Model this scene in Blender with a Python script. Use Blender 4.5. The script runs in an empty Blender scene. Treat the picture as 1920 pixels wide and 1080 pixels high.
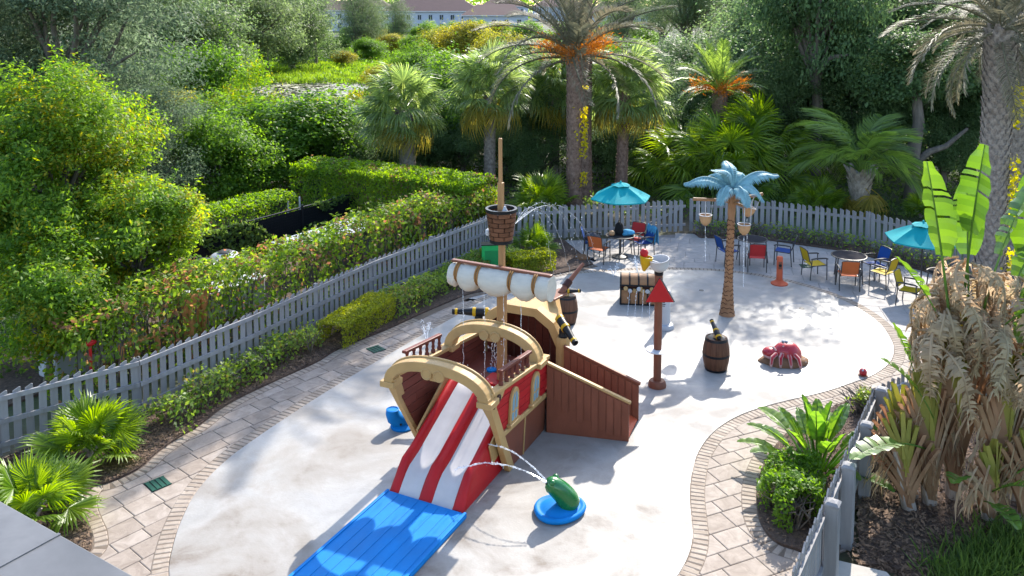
import bpy, bmesh, math, random
import numpy as np
from mathutils import Vector, Matrix, noise as mnoise
random.seed(7)
RNG = np.random.default_rng(7)
SC = bpy.context.scene
COL = SC.collection
PI = math.pi
rad = math.radians

# ------------------------------------------------------------------ camera, sky, sun, exposure
CAM_H = 8.0
FPX = 1600.0
PITCH = rad(5)
Y0 = 5 + FPX * math.tan(PITCH)
cam_d = bpy.data.cameras.new('camera')
cam = bpy.data.objects.new('camera', cam_d)
COL.objects.link(cam)
cam.location = (0, 0, CAM_H)
cam.rotation_euler = (PI / 2 - PITCH, 0, 0)
cam_d.sensor_width = 36
cam_d.lens = FPX / 1920 * 36
cam_d.shift_y = -(540 - Y0) / 1920
cam_d.clip_end = 3000
SC.camera = cam

SUN_DIR = Vector((1.94, 4.31, 3.40)).normalized()          # towards the sun
world = bpy.data.worlds.new('World')
SC.world = world
world.use_nodes = True
wn = world.node_tree.nodes
sky = wn.new('ShaderNodeTexSky')
sky.sky_type = 'NISHITA'
sky.sun_disc = False
sky.sun_elevation = math.asin(SUN_DIR.z)
sky.sun_rotation = math.atan2(SUN_DIR.x, SUN_DIR.y)
bg = wn['Background']
bg.inputs['Strength'].default_value = 0.15
world.node_tree.links.new(sky.outputs[0], bg.inputs[0])
sun_d = bpy.data.lights.new('sun', 'SUN')
sun_d.energy = 2.9
sun_d.angle = rad(0.5)
sun_d.color = (1.0, 0.935, 0.835)
sun = bpy.data.objects.new('sun', sun_d)
COL.objects.link(sun)
sun.rotation_euler = (-SUN_DIR).to_track_quat('-Z', 'Y').to_euler()
SC.view_settings.view_transform = 'Standard'
SC.view_settings.look = 'None'
SC.view_settings.gamma = 1
SC.view_settings.use_curve_mapping = False
SC.view_settings.exposure = 1.85
SC.cycles.max_bounces = 8
SC.cycles.transparent_max_bounces = 16

# ------------------------------------------------------------------ helpers
def at(px, py, z=0.0):
    """ground point seen at a pixel of the 1920 x 1080 photograph"""
    u = (px - 960) / FPX; v = (py - Y0) / FPX
    c, s = math.cos(PITCH), math.sin(PITCH)
    d = (u, c - v * s, -s - v * c)
    t = (z - CAM_H) / d[2]
    return (d[0] * t, d[1] * t)

def lin(r, g, b):
    f = lambda c: (c / 255 / 12.92) if c / 255 <= 0.04045 else ((c / 255 + 0.055) / 1.055) ** 2.4
    return (f(r), f(g), f(b), 1)

def tag(o, label=None, cat=None, group=None, kind=None):
    if label: o['label'] = label
    if cat: o['category'] = cat
    if group: o['group'] = group
    if kind: o['kind'] = kind
    return o

def thing(name, label, cat, loc=(0, 0, 0), rz=0.0, group=None, scale=1.0):
    o = bpy.data.objects.new(name, None)
    COL.objects.link(o)
    o.empty_display_size = 0.2
    o.location = loc
    o.rotation_euler = (0, 0, rz)
    o.scale = (scale,) * 3
    return tag(o, label, cat, group)

def link(name, me, parent=None, loc=(0, 0, 0), rot=(0, 0, 0), scale=(1, 1, 1)):
    o = bpy.data.objects.new(name, me)
    COL.objects.link(o)
    o.parent = parent
    o.location = loc
    o.rotation_euler = rot
    o.scale = scale if hasattr(scale, '__len__') else (scale,) * 3
    return o

def copy_tree(o, parent=None):
    c = o.copy()
    COL.objects.link(c)
    c.parent = parent
    for ch in list(o.children):
        copy_tree(ch, c)
    return c

class MB:
    """collects shapes and links them as one mesh object"""
    def __init__(self):
        self.v = []; self.f = []
    def add(self, vs, fs):
        n = len(self.v)
        self.v += [tuple(p) for p in vs]
        self.f += [tuple(i + n for i in q) for q in fs]
        return self
    def box(self, c, s, rot=None):
        hx, hy, hz = s[0] / 2, s[1] / 2, s[2] / 2
        vs = [Vector((x, y, z)) for z in (-hz, hz) for x, y in ((-hx, -hy), (hx, -hy), (hx, hy), (-hx, hy))]
        if rot is not None: vs = [rot @ p for p in vs]
        vs = [p + Vector(c) for p in vs]
        return self.add(vs, [(3, 2, 1, 0), (4, 5, 6, 7), (0, 1, 5, 4), (1, 2, 6, 5), (2, 3, 7, 6), (3, 0, 4, 7)])
    def bar(self, a, b, w, h=None, up=(0, 0, 1)):
        """a box of section w x h from a to b"""
        a = Vector(a); b = Vector(b); d = b - a
        z = Vector(up)
        x = d.normalized(); y = z.cross(x)
        if y.length < 1e-4: y = Vector((0, 1, 0)).cross(x)
        y.normalize(); z = x.cross(y)
        m = Matrix((x, y, z)).transposed()
        return self.box((a + b) / 2, (d.length, w, h or w), m)
    def tube(self, pts, rs, n=8, cap=True):
        pts = [Vector(p) for p in pts]
        if not hasattr(rs, '__len__'): rs = [rs] * len(pts)
        vs = []; fs = []
        prev = None
        for i, p in enumerate(pts):
            t = (pts[min(i + 1, len(pts) - 1)] - pts[max(i - 1, 0)]).normalized()
            if prev is None:
                a = Vector((0, 0, 1)) if abs(t.z) < 0.9 else Vector((1, 0, 0))
                x = a.cross(t).normalized()
            else:
                x = (prev - t * prev.dot(t)).normalized()
            prev = x
            y = t.cross(x)
            for k in range(n):
                an = 2 * PI * k / n
                vs.append(p + (x * math.cos(an) + y * math.sin(an)) * rs[i])
        for i in range(len(pts) - 1):
            for k in range(n):
                k2 = (k + 1) % n
                fs.append((i * n + k, i * n + k2, (i + 1) * n + k2, (i + 1) * n + k))
        if cap:
            fs.append(tuple(range(n - 1, -1, -1)))
            fs.append(tuple((len(pts) - 1) * n + k for k in range(n)))
        return self.add(vs, fs)
    def lathe(self, prof, n=20, c=(0, 0, 0), rot=None, a0=0, a1=2 * PI):
        """prof: list of (r, z); full turn unless a1 - a0 is less"""
        full = abs(a1 - a0 - 2 * PI) < 1e-6
        m = n if full else n + 1
        vs = []
        for r, z in prof:
            for k in range(m):
                an = a0 + (a1 - a0) * k / n
                p = Vector((r * math.cos(an), r * math.sin(an), z))
                if rot is not None: p = rot @ p
                vs.append(p + Vector(c))
        fs = []
        for i in range(len(prof) - 1):
            for k in range(n):
                k2 = (k + 1) % m if full else k + 1
                fs.append((i * m + k, i * m + k2, (i + 1) * m + k2, (i + 1) * m + k))
        if full and prof[0] != prof[-1]:
            if prof[0][0] > 1e-4: fs.append(tuple(range(m - 1, -1, -1)))
            if prof[-1][0] > 1e-4: fs.append(tuple((len(prof) - 1) * m + k for k in range(m)))
        return self.add(vs, fs)
    def prism(self, poly, z0, z1):
        """vertical prism over a polygon given counter-clockwise as (x, y)"""
        n = len(poly)
        vs = [(x, y, z0) for x, y in poly] + [(x, y, z1) for x, y in poly]
        fs = [tuple(range(n - 1, -1, -1)), tuple(range(n, 2 * n))]
        fs += [(i, (i + 1) % n, n + (i + 1) % n, n + i) for i in range(n)]
        return self.add(vs, fs)
    def extr(self, pts, d):
        """polygon of 3-D points extruded by the vector d"""
        n = len(pts); d = Vector(d)
        vs = [Vector(p) for p in pts] + [Vector(p) + d for p in pts]
        fs = [tuple(range(n - 1, -1, -1)), tuple(range(n, 2 * n))]
        fs += [(i, (i + 1) % n, n + (i + 1) % n, n + i) for i in range(n)]
        return self.add(vs, fs)
    def ell(self, c, r, n=12, m=8, rot=None):
        prof = [(math.sin(PI * i / m), -math.cos(PI * i / m)) for i in range(m + 1)]
        k = len(self.v)
        self.lathe(prof, n)
        for i in range(k, len(self.v)):
            p = Vector(self.v[i]); p = Vector((p.x * r[0], p.y * r[1], p.z * r[2]))
            if rot is not None: p = rot @ p
            self.v[i] = tuple(p + Vector(c))
        return self
    def loft(self, rings, closed=True, cap=True):
        n = len(rings[0]); vs = [p for r in rings for p in r]; fs = []
        for i in range(len(rings) - 1):
            for k in range(n if closed else n - 1):
                k2 = (k + 1) % n
                fs.append((i * n + k, i * n + k2, (i + 1) * n + k2, (i + 1) * n + k))
        if cap and closed:
            fs.append(tuple(range(n - 1, -1, -1)))
            fs.append(tuple((len(rings) - 1) * n + k for k in range(n)))
        return self.add(vs, fs)
    def mesh(self, name, mat, smooth=False, angle=None, fix=True):
        me = bpy.data.meshes.new(name)
        me.from_pydata(self.v, [], self.f)
        me.materials.append(mat)
        if fix:
            bm = bmesh.new(); bm.from_mesh(me)
            bmesh.ops.remove_doubles(bm, verts=bm.verts, dist=1e-5)
            bmesh.ops.recalc_face_normals(bm, faces=bm.faces)
            bm.to_mesh(me); bm.free()
        if smooth:
            me.shade_smooth()
            if angle: me.set_sharp_from_angle(angle=rad(angle))
        me.update()
        return me
    def build(self, name, mat, parent=None, smooth=False, angle=40, bevel=0.0, loc=(0, 0, 0), rot=(0, 0, 0), fix=True):
        o = link(name, self.mesh(name, mat, smooth, angle, fix), parent, loc, rot)
        if bevel:
            m = o.modifiers.new('edge', 'BEVEL'); m.width = bevel; m.segments = 2; m.limit_method = 'ANGLE'; m.angle_limit = rad(40)
        return o

def RX(a): return Matrix.Rotation(a, 3, 'X')
def RY(a): return Matrix.Rotation(a, 3, 'Y')
def RZ(a): return Matrix.Rotation(a, 3, 'Z')

# ------------------------------------------------------------------ materials
def nodes(name):
    m = bpy.data.materials.new(name); m.use_nodes = True
    nt = m.node_tree
    return m, nt, nt.nodes, nt.links, nt.nodes['Principled BSDF']

def mixrgb(nt, fac, a, b, mode='MIX'):
    n = nt.nodes.new('ShaderNodeMix'); n.data_type = 'RGBA'; n.blend_type = mode
    for sock, val in ((n.inputs[0], fac), (n.inputs[6], a), (n.inputs[7], b)):
        if hasattr(val, 'is_output'): nt.links.new(val, sock)
        else: sock.default_value = val
    return n.outputs[2]

def ramp(nt, src, stops):
    n = nt.nodes.new('ShaderNodeValToRGB')
    el = n.color_ramp.elements
    while len(el) < len(stops): el.new(0.5)
    for e, (p, c) in zip(el, stops):
        e.position = p; e.color = c if hasattr(c, '__len__') else (c, c, c, 1)
    nt.links.new(src, n.inputs[0])
    return n.outputs[0]

def texco(nt, scale=(1, 1, 1), kind='Object'):
    t = nt.nodes.new('ShaderNodeTexCoord'); m = nt.nodes.new('ShaderNodeMapping')
    m.inputs['Scale'].default_value = scale
    nt.links.new(t.outputs[kind], m.inputs[0])
    return m.outputs[0]

def worldpos(nt, scale=(1, 1, 1)):
    t = nt.nodes.new('ShaderNodeNewGeometry'); m = nt.nodes.new('ShaderNodeMapping')
    m.inputs['Scale'].default_value = scale
    nt.links.new(t.outputs['Position'], m.inputs[0])
    return m.outputs[0]

def noise(nt, co, scale, detail=4, rough=0.55, dist=0.0):
    n = nt.nodes.new('ShaderNodeTexNoise')
    n.inputs['Scale'].default_value = scale; n.inputs['Detail'].default_value = detail
    n.inputs['Roughness'].default_value = rough; n.inputs['Distortion'].default_value = dist
    nt.links.new(co, n.inputs['Vector'])
    return n.outputs[0]

def bump(nt, bsdf, src, strength, dist=0.02):
    b = nt.nodes.new('ShaderNodeBump')
    b.inputs['Strength'].default_value = strength; b.inputs['Distance'].default_value = dist
    nt.links.new(src, b.inputs['Height']); nt.links.new(b.outputs[0], bsdf.inputs['Normal'])

def sc(c, k): return (c[0] * k, c[1] * k, c[2] * k, 1)

def paint(name, col, rough=0.45, var=0.14, scale=3.0, spec=0.2, grain=None, bmp=0.08, rnd=0.0, metal=0.0):
    """painted or plain surface with a little wear; grain = stretch of the noise for wood"""
    col = sc(col, 0.66)
    m, nt, N, L, b = nodes(name)
    co = texco(nt, grain or (1, 1, 1))
    n1 = noise(nt, co, scale, 5)
    n2 = noise(nt, co, scale * 9, 3)
    c = mixrgb(nt, ramp(nt, n1, [(0.3, 0.0), (0.7, 1.0)]), sc(col, 1 - var), sc(col, 1 + var * 0.6))
    c = mixrgb(nt, ramp(nt, n2, [(0.35, 0.0), (0.75, var)]), c, sc(col, 0.7))
    if rnd:
        oi = N.new('ShaderNodeObjectInfo')
        c = mixrgb(nt, oi.outputs['Random'], c, mixrgb(nt, 1.0, c, (1 - rnd, 1 - rnd * 1.05, 1 - rnd * 1.1, 1), 'MULTIPLY'))
    L.new(c, b.inputs['Base Color'])
    L.new(ramp(nt, n1, [(0.2, max(0.05, rough - 0.1)), (0.8, min(1, rough + 0.12))]), b.inputs['Roughness'])
    b.inputs['Specular IOR Level'].default_value = spec
    b.inputs['Metallic'].default_value = metal
    if bmp: bump(nt, b, n2, bmp, 0.01)
    return m

def leafmat(name, c1, c2, trans=0.45, rough=0.5, scale=0.6, dry=None, drypos=0.8, gloss=0.16):
    """leaf: colour varies leaf by leaf and branch by branch, light passes through"""
    m, nt, N, L, b = nodes(name)
    geo = N.new('ShaderNodeNewGeometry')
    n1 = noise(nt, texco(nt), scale, 2)
    c = mixrgb(nt, ramp(nt, n1, [(0.35, 0.0), (0.65, 1.0)]), c1, c2)
    c = mixrgb(nt, ramp(nt, geo.outputs['Random Per Island'], [(0.0, 0.0), (1.0, 0.75)]), c, sc(c2, 1.25))
    c = mixrgb(nt, ramp(nt, geo.outputs['Random Per Island'], [(0.0, 0.6), (0.25, 0.0)]), c, sc(c1, 0.6))
    if dry:
        n2 = noise(nt, texco(nt), scale * 1.7, 2)
        add = N.new('ShaderNodeMath'); add.operation = 'MULTIPLY_ADD'
        L.new(geo.outputs['Random Per Island'], add.inputs[0]); add.inputs[1].default_value = 0.5; L.new(n2, add.inputs[2])
        c = mixrgb(nt, ramp(nt, add.outputs[0], [(drypos - 0.05, 0.0), (drypos + 0.08, 1.0)]), c, dry)
    oi = N.new('ShaderNodeObjectInfo')
    c = mixrgb(nt, oi.outputs['Random'], c, mixrgb(nt, 1.0, c, (0.78, 0.85, 0.8, 1), 'MULTIPLY'))
    L.new(c, b.inputs['Base Color'])
    b.inputs['Roughness'].default_value = rough
    b.inputs['Specular IOR Level'].default_value = gloss
    tr = N.new('ShaderNodeBsdfTranslucent')
    hs = N.new('ShaderNodeHueSaturation'); hs.inputs['Hue'].default_value = 0.485; hs.inputs['Saturation'].default_value = 1.15; hs.inputs['Value'].default_value = 2.9
    L.new(c, hs.inputs['Color']); L.new(hs.outputs[0], tr.inputs[0])
    mx = N.new('ShaderNodeMixShader'); mx.inputs[0].default_value = trans + (0.06 if trans > 0.2 else 0)
    L.new(b.outputs[0], mx.inputs[1]); L.new(tr.outputs[0], mx.inputs[2])
    L.new(mx.outputs[0], N['Material Output'].inputs[0])
    return m

def bark(name, c1, c2, scale=6, stretch=(1, 1, 0.25)):
    m, nt, N, L, b = nodes(name)
    co = texco(nt, stretch)
    n1 = noise(nt, co, scale, 6, 0.65)
    L.new(mixrgb(nt, ramp(nt, n1, [(0.3, 0.0), (0.7, 1.0)]), c1, c2), b.inputs['Base Color'])
    b.inputs['Roughness'].default_value = 0.9
    bump(nt, b, n1, 0.7, 0.05)
    return m

M = {}
def wood(name, col, **k): return paint(name, col, grain=k.pop('grain', (6, 0.8, 6)), **k)
M['gold'] = paint('sand yellow moulded plastic', (0.61, 0.385, 0.16, 1), 0.5, 0.14, 2.5, bmp=0.12)
M['red'] = paint('red moulded plastic', (0.60, 0.018, 0.022, 1), 0.42, 0.16, 2.0, spec=0.22)
M['redplank'] = paint('red painted plank', (0.60, 0.02, 0.026, 1), 0.5, 0.22, 3.0, grain=(8, 1, 8), rnd=0.15)
M['slidewhite'] = paint('white slide plastic', (0.72, 0.70, 0.70, 1), 0.4, 0.08, 2.0, spec=0.25)
M['brown'] = paint('brown moulded plastic', (0.30, 0.10, 0.058, 1), 0.42, 0.18, 2.5, grain=(2, 2, 1), rnd=0.1)
M['brownplank'] = paint('dark brown plank', (0.235, 0.062, 0.042, 1), 0.48, 0.25, 3.0, grain=(8, 1, 8), rnd=0.25)
M['darkbrown'] = paint('dark brown plastic', (0.07, 0.026, 0.02, 1), 0.4, 0.15)
M['mast'] = paint('pale orange brown pole', (0.50, 0.27, 0.115, 1), 0.5, 0.2, 3.0, grain=(7, 7, 0.7))
M['black'] = paint('black plastic', (0.018, 0.02, 0.024, 1), 0.38, 0.1)
M['yellow'] = paint('yellow plastic', (0.72, 0.42, 0.015, 1), 0.4, 0.1)
M['sail'] = paint('off white moulded sail', (0.74, 0.68, 0.58, 1), 0.5, 0.1, 4.0, grain=(0.8, 3, 3), bmp=0.25)
M['strap'] = paint('ochre rope strap', (0.42, 0.2, 0.06, 1), 0.6, 0.2, 12)
M['blue'] = paint('bright blue mat', (0.006, 0.25, 0.72, 1), 0.6, 0.16, 1.5, spec=0.12)
M['frog'] = paint('green glossy plastic', (0.012, 0.19, 0.04, 1), 0.25, 0.12, 3.0, spec=0.55)
M['pane'] = paint('pale blue pane', (0.30, 0.50, 0.62, 1), 0.15, 0.1, spec=0.6)
M['barrelwood'] = paint('worn barrel wood', (0.20, 0.095, 0.055, 1), 0.6, 0.3, 3.0, grain=(7, 7, 0.8), rnd=0.3)
M['nestwood'] = paint('red brown nest block', (0.25, 0.105, 0.055, 1), 0.5, 0.3, 4.0, grain=(1, 1, 6), rnd=0.35)
M['chestwood'] = paint('tan chest wood', (0.48, 0.25, 0.12, 1), 0.5, 0.2, 4.0, grain=(1, 6, 6), rnd=0.12)
M['polebrown'] = paint('brown painted pole', (0.26, 0.10, 0.06, 1), 0.45, 0.12)
M['white'] = paint('white plastic', (0.66, 0.67, 0.69, 1), 0.35, 0.06)
M['greyplastic'] = paint('pale grey plastic', (0.56, 0.57, 0.6, 1), 0.45, 0.08)
M['orange'] = paint('orange plastic', (0.72, 0.14, 0.06, 1), 0.45, 0.12)
M['teal'] = paint('teal canvas', (0.008, 0.40, 0.44, 1), 0.8, 0.1, 2.0, spec=0.15)
M['tealfrond'] = paint('grey teal metal frond', (0.27, 0.50, 0.55, 1), 0.6, 0.3, 4.0)
M['palmtan'] = paint('tan textured trunk', (0.46, 0.235, 0.115, 1), 0.55, 0.2, 4.0)
M['palmgroove'] = paint('dark trunk groove', (0.12, 0.05, 0.03, 1), 0.7, 0.1)
M['coconut'] = paint('tan coconut bucket', (0.62, 0.37, 0.19, 1), 0.45, 0.1)
M['metal'] = paint('dark bronze metal frame', (0.085, 0.082, 0.08, 1), 0.4, 0.1)
M['tabletop'] = paint('grey glass table top', (0.07, 0.066, 0.07, 1), 0.95, 0.15, 2, spec=0.0)
for k, c in dict(slingblue=(0.012, 0.08, 0.34, 1), slingorange=(0.68, 0.17, 0.05, 1), slingred=(0.62, 0.045, 0.045, 1), slingyellow=(0.68, 0.47, 0.015, 1)).items():
    M[k] = paint(k[5:] + ' sling fabric', c, 0.7, 0.1, 5, spec=0.2)
M['fence'] = paint('grey painted picket', (0.41, 0.405, 0.415, 1), 0.65, 0.2, 2.0, grain=(4, 4, 0.6), rnd=0.22)
M['coping'] = paint('grey metal coping', (0.175, 0.178, 0.186, 1), 0.55, 0.3, 1.6, spec=0.2)
M['stucco'] = paint('pale stucco', (0.6, 0.56, 0.5, 1), 0.9, 0.1, 6)
M['grate'] = paint('green drain grate', (0.012, 0.09, 0.06, 1), 0.5, 0.15)
M['greenlight'] = paint('bright green plastic', (0.03, 0.52, 0.13, 1), 0.45, 0.1)
M['greendark'] = paint('mid green plastic', (0.02, 0.31, 0.09, 1), 0.45, 0.1)
M['crab'] = paint('crab red plastic', (0.56, 0.02, 0.035, 1), 0.28, 0.15, 3, spec=0.5)
M['pink'] = paint('pale pink plastic', (0.72, 0.42, 0.38, 1), 0.4, 0.1)
M['rock'] = paint('tan moulded rock', (0.30, 0.16, 0.085, 1), 0.7, 0.3, 4, bmp=0.4)
M['pipeorange'] = paint('orange pipe', (0.75, 0.33, 0.12, 1), 0.5, 0.15)
M['tank'] = paint('white tank', (0.6, 0.63, 0.68, 1), 0.4, 0.08)
M['housewall'] = paint('white house wall', (0.55, 0.60, 0.70, 1), 0.8, 0.05)
M['roof'] = paint('brown shingle roof', (0.20, 0.13, 0.12, 1), 0.9, 0.15, 0.5, rnd=0.2)
M['glassdark'] = paint('dark window glass', (0.04, 0.06, 0.09, 1), 0.1, 0.1)
M['cloth'] = paint('grey bag cloth', (0.10, 0.11, 0.14, 1), 0.8, 0.3, 8)
M['clothblack'] = paint('black bag cloth', (0.015, 0.015, 0.018, 1), 0.8, 0.3, 8)
M['towelblue'] = paint('light blue towel', (0.10, 0.42, 0.72, 1), 0.9, 0.35, 9)
M['toweldark'] = paint('brown towel', (0.16, 0.10, 0.085, 1), 0.9, 0.2, 6)
M['barkgrey'] = bark('grey brown bark', (0.055, 0.045, 0.038, 1), (0.16, 0.135, 0.11, 1))
M['barkpine'] = bark('pine bark', (0.06, 0.045, 0.04, 1), (0.17, 0.125, 0.10, 1))
M['palmbark'] = bark('grey palm trunk', (0.11, 0.085, 0.07, 1), (0.34, 0.29, 0.25, 1), 9, (1, 1, 1))
M['palmbarkred'] = bark('red brown palm trunk', (0.10, 0.055, 0.04, 1), (0.30, 0.20, 0.155, 1), 9, (1, 1, 1))
M['stump'] = bark('pale palm boots', (0.18, 0.14, 0.11, 1), (0.46, 0.40, 0.34, 1), 9, (1, 1, 0.3))

# leaves (real base colours; the sun behind them does the rest)
M['l_bright'] = leafmat('yellow green tree leaf', (0.055, 0.125, 0.024, 1), (0.135, 0.205, 0.030, 1), 0.46, dry=(0.26, 0.23, 0.02, 1), drypos=0.97)
M['l_bluegrey'] = leafmat('grey green needle', (0.045, 0.072, 0.044, 1), (0.098, 0.130, 0.078, 1), 0.34, gloss=0.05)
M['l_mid'] = leafmat('mid green leaf', (0.046, 0.102, 0.020, 1), (0.102, 0.179, 0.028, 1), 0.42)
M['l_dark'] = leafmat('dark green oak leaf', (0.046, 0.085, 0.038, 1), (0.10, 0.148, 0.064, 1), 0.36, gloss=0.15)
M['l_oak'] = leafmat('grey green oak leaf', (0.05, 0.082, 0.036, 1), (0.108, 0.148, 0.062, 1), 0.36, gloss=0.15)
M['l_yellow'] = leafmat('yellowing leaf', (0.096, 0.128, 0.023, 1), (0.218, 0.198, 0.036, 1), 0.4)
M['l_pine'] = leafmat('pine needle', (0.044, 0.074, 0.036, 1), (0.096, 0.128, 0.058, 1), 0.22)
M['l_hedge'] = leafmat('hedge leaf', (0.058, 0.122, 0.020, 1), (0.141, 0.211, 0.032, 1), 0.4, scale=0.9, dry=(0.20, 0.105, 0.06, 1), drypos=0.91)
M['l_clip'] = leafmat('clipped hedge leaf', (0.058, 0.128, 0.018, 1), (0.141, 0.218, 0.026, 1), 0.42, scale=0.5, dry=(0.14, 0.09, 0.045, 1), drypos=1.02)
M['l_shrub'] = leafmat('low shrub leaf', (0.070, 0.134, 0.026, 1), (0.166, 0.224, 0.045, 1), 0.42, gloss=0.35, dry=(0.2, 0.17, 0.05, 1), drypos=1.0)
M['l_gold'] = leafmat('yellow green clipped leaf', (0.109, 0.147, 0.018, 1), (0.243, 0.256, 0.032, 1), 0.4)
M['l_sabal'] = leafmat('fan palm frond', (0.096, 0.147, 0.054, 1), (0.186, 0.237, 0.077, 1), 0.42, rough=0.38, gloss=0.6, scale=1.5)
M['l_sabalold'] = leafmat('yellowing palm frond', (0.166, 0.173, 0.038, 1), (0.307, 0.243, 0.058, 1), 0.4, rough=0.5, scale=1.5)
M['l_fan'] = leafmat('bright fan frond', (0.060, 0.130, 0.016, 1), (0.150, 0.215, 0.026, 1), 0.36, rough=0.4, gloss=0.35, scale=1.5)
M['l_date'] = leafmat('grey green feather frond', (0.085, 0.085, 0.055, 1), (0.165, 0.15, 0.10, 1), 0.19, rough=0.6, gloss=0.2, scale=1.2)
M['l_feather'] = leafmat('green feather frond', (0.070, 0.125, 0.036, 1), (0.154, 0.218, 0.051, 1), 0.4, rough=0.4, gloss=0.5, scale=1.2)
M['l_banana'] = leafmat('paddle leaf ', (0.050, 0.115, 0.020, 1), (0.105, 0.185, 0.028, 1), 0.24, rough=0.35, gloss=0.5, scale=1.0)
M['l_bird'] = leafmat('dark paddle leaf', (0.051, 0.122, 0.023, 1), (0.115, 0.198, 0.032, 1), 0.4, rough=0.32, gloss=0.6, scale=1.5)
M['l_dead'] = leafmat('dead brown leaf', (0.21, 0.15, 0.092, 1), (0.37, 0.29, 0.195, 1), 0.25, rough=0.7, scale=2.0, gloss=0.3)
M['l_deadred'] = leafmat('red brown sheath', (0.16, 0.080, 0.042, 1), (0.31, 0.185, 0.11, 1), 0.15, rough=0.7, scale=2.0)
M['l_sheath'] = leafmat('yellow green sheath', (0.125, 0.140, 0.023, 1), (0.265, 0.226, 0.055, 1), 0.15, rough=0.5, scale=2.0)
M['l_grass'] = leafmat('grass blade', (0.077, 0.147, 0.023, 1), (0.166, 0.243, 0.038, 1), 0.35)
M['l_under'] = leafmat('undergrowth leaf', (0.036, 0.072, 0.020, 1), (0.083, 0.128, 0.032, 1), 0.35)
M['l_orange'] = leafmat('orange fruit stalk', (0.328, 0.117, 0.023, 1), (0.452, 0.187, 0.039, 1), 0.3)
M['l_vine'] = leafmat('yellow vine leaf', (0.220, 0.220, 0.015, 1), (0.420, 0.360, 0.020, 1), 0.45)
M['l_mulch'] = leafmat('mulch chip', (0.060, 0.036, 0.026, 1), (0.200, 0.125, 0.085, 1), 0.0, rough=0.9, scale=2.0, gloss=0.2)
M['l_moss'] = leafmat('dry twig and hanging moss', (0.100, 0.085, 0.065, 1), (0.200, 0.175, 0.140, 1), 0.2)

# ground materials
def m_ground():
    m, nt, N, L, b = nodes('soil and grass ground')
    co = worldpos(nt)
    n1 = noise(nt, co, 0.12, 5); n2 = noise(nt, co, 3.0, 5)
    c = mixrgb(nt, ramp(nt, n1, [(0.42, 0.0), (0.58, 1.0)]), (0.075, 0.060, 0.038, 1), (0.055, 0.095, 0.022, 1))
    c = mixrgb(nt, ramp(nt, n2, [(0.3, 0.6), (0.7, 0.0)]), c, (0.035, 0.032, 0.02, 1))
    L.new(c, b.inputs['Base Color']); b.inputs['Roughness'].default_value = 0.95
    bump(nt, b, n2, 0.6, 0.08)
    return m
def m_concrete():
    m, nt, N, L, b = nodes('pale coated concrete')
    co = worldpos(nt)
    n1 = noise(nt, co, 0.55, 6, 0.6, 0.4); n2 = noise(nt, co, 2.2, 6, 0.7, 0.6); n3 = noise(nt, co, 30, 3); n4 = noise(nt, co, 0.28, 3, 0.5)
    c = mixrgb(nt, ramp(nt, n2, [(0.3, 0.0), (0.7, 1.0)]), (0.245, 0.23, 0.208, 1), (0.325, 0.31, 0.288, 1))
    # brown footprints of dirt, stronger in the near half of the pad
    dirt = N.new('ShaderNodeMath'); dirt.operation = 'MULTIPLY'
    L.new(ramp(nt, n1, [(0.47, 0.0), (0.62, 1.0)]), dirt.inputs[0])
    L.new(ramp(nt, n2, [(0.35, 0.2), (0.6, 1.0)]), dirt.inputs[1])
    sep = N.new('ShaderNodeSeparateXYZ'); L.new(co, sep.inputs[0])
    mr = N.new('ShaderNodeMapRange'); mr.inputs[1].default_value = 11; mr.inputs[2].default_value = 19; mr.inputs[3].default_value = 1.0; mr.inputs[4].default_value = 0.12
    L.new(sep.outputs[1], mr.inputs[0])
    d2 = N.new('ShaderNodeMath'); d2.operation = 'MULTIPLY'; L.new(dirt.outputs[0], d2.inputs[0]); L.new(mr.outputs[0], d2.inputs[1])
    c = mixrgb(nt, d2.outputs[0], c, (0.135, 0.105, 0.078, 1))
    # grey patch worn round the slide's runout
    c = mixrgb(nt, ramp(nt, n4, [(0.5, 0.0), (0.75, 0.30)]), c, (0.22, 0.222, 0.225, 1))
    vor = N.new('ShaderNodeTexNoise'); vor.inputs['Scale'].default_value = 9; vor.inputs['Detail'].default_value = 2; L.new(co, vor.inputs['Vector'])
    c = mixrgb(nt, ramp(nt, vor.outputs[0], [(0.72, 0.0), (0.8, 0.3)]), c, (0.2, 0.18, 0.16, 1))
    L.new(c, b.inputs['Base Color'])
    L.new(ramp(nt, n1, [(0.38, 0.32), (0.6, 0.75)]), b.inputs['Roughness'])
    b.inputs['Specular IOR Level'].default_value = 0.35
    bump(nt, b, n3, 0.25, 0.01)
    return m
def m_paver(name, c1, c2, rnd=0.22):
    m, nt, N, L, b = nodes(name)
    co = worldpos(nt)
    n1 = noise(nt, co, 4.5, 5, 0.65, 0.8); n2 = noise(nt, co, 40, 3)
    c = mixrgb(nt, ramp(nt, n1, [(0.35, 0.0), (0.65, 1.0)]), c1, c2)
    oi = N.new('ShaderNodeObjectInfo')
    c = mixrgb(nt, oi.outputs['Random'], c, mixrgb(nt, 1.0, c, (1 - rnd, 1 - rnd * 1.15, 1 - rnd * 1.3, 1), 'MULTIPLY'))
    L.new(c, b.inputs['Base Color']); b.inputs['Roughness'].default_value = 0.8
    bump(nt, b, n1, 0.35, 0.02)
    return m
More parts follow.
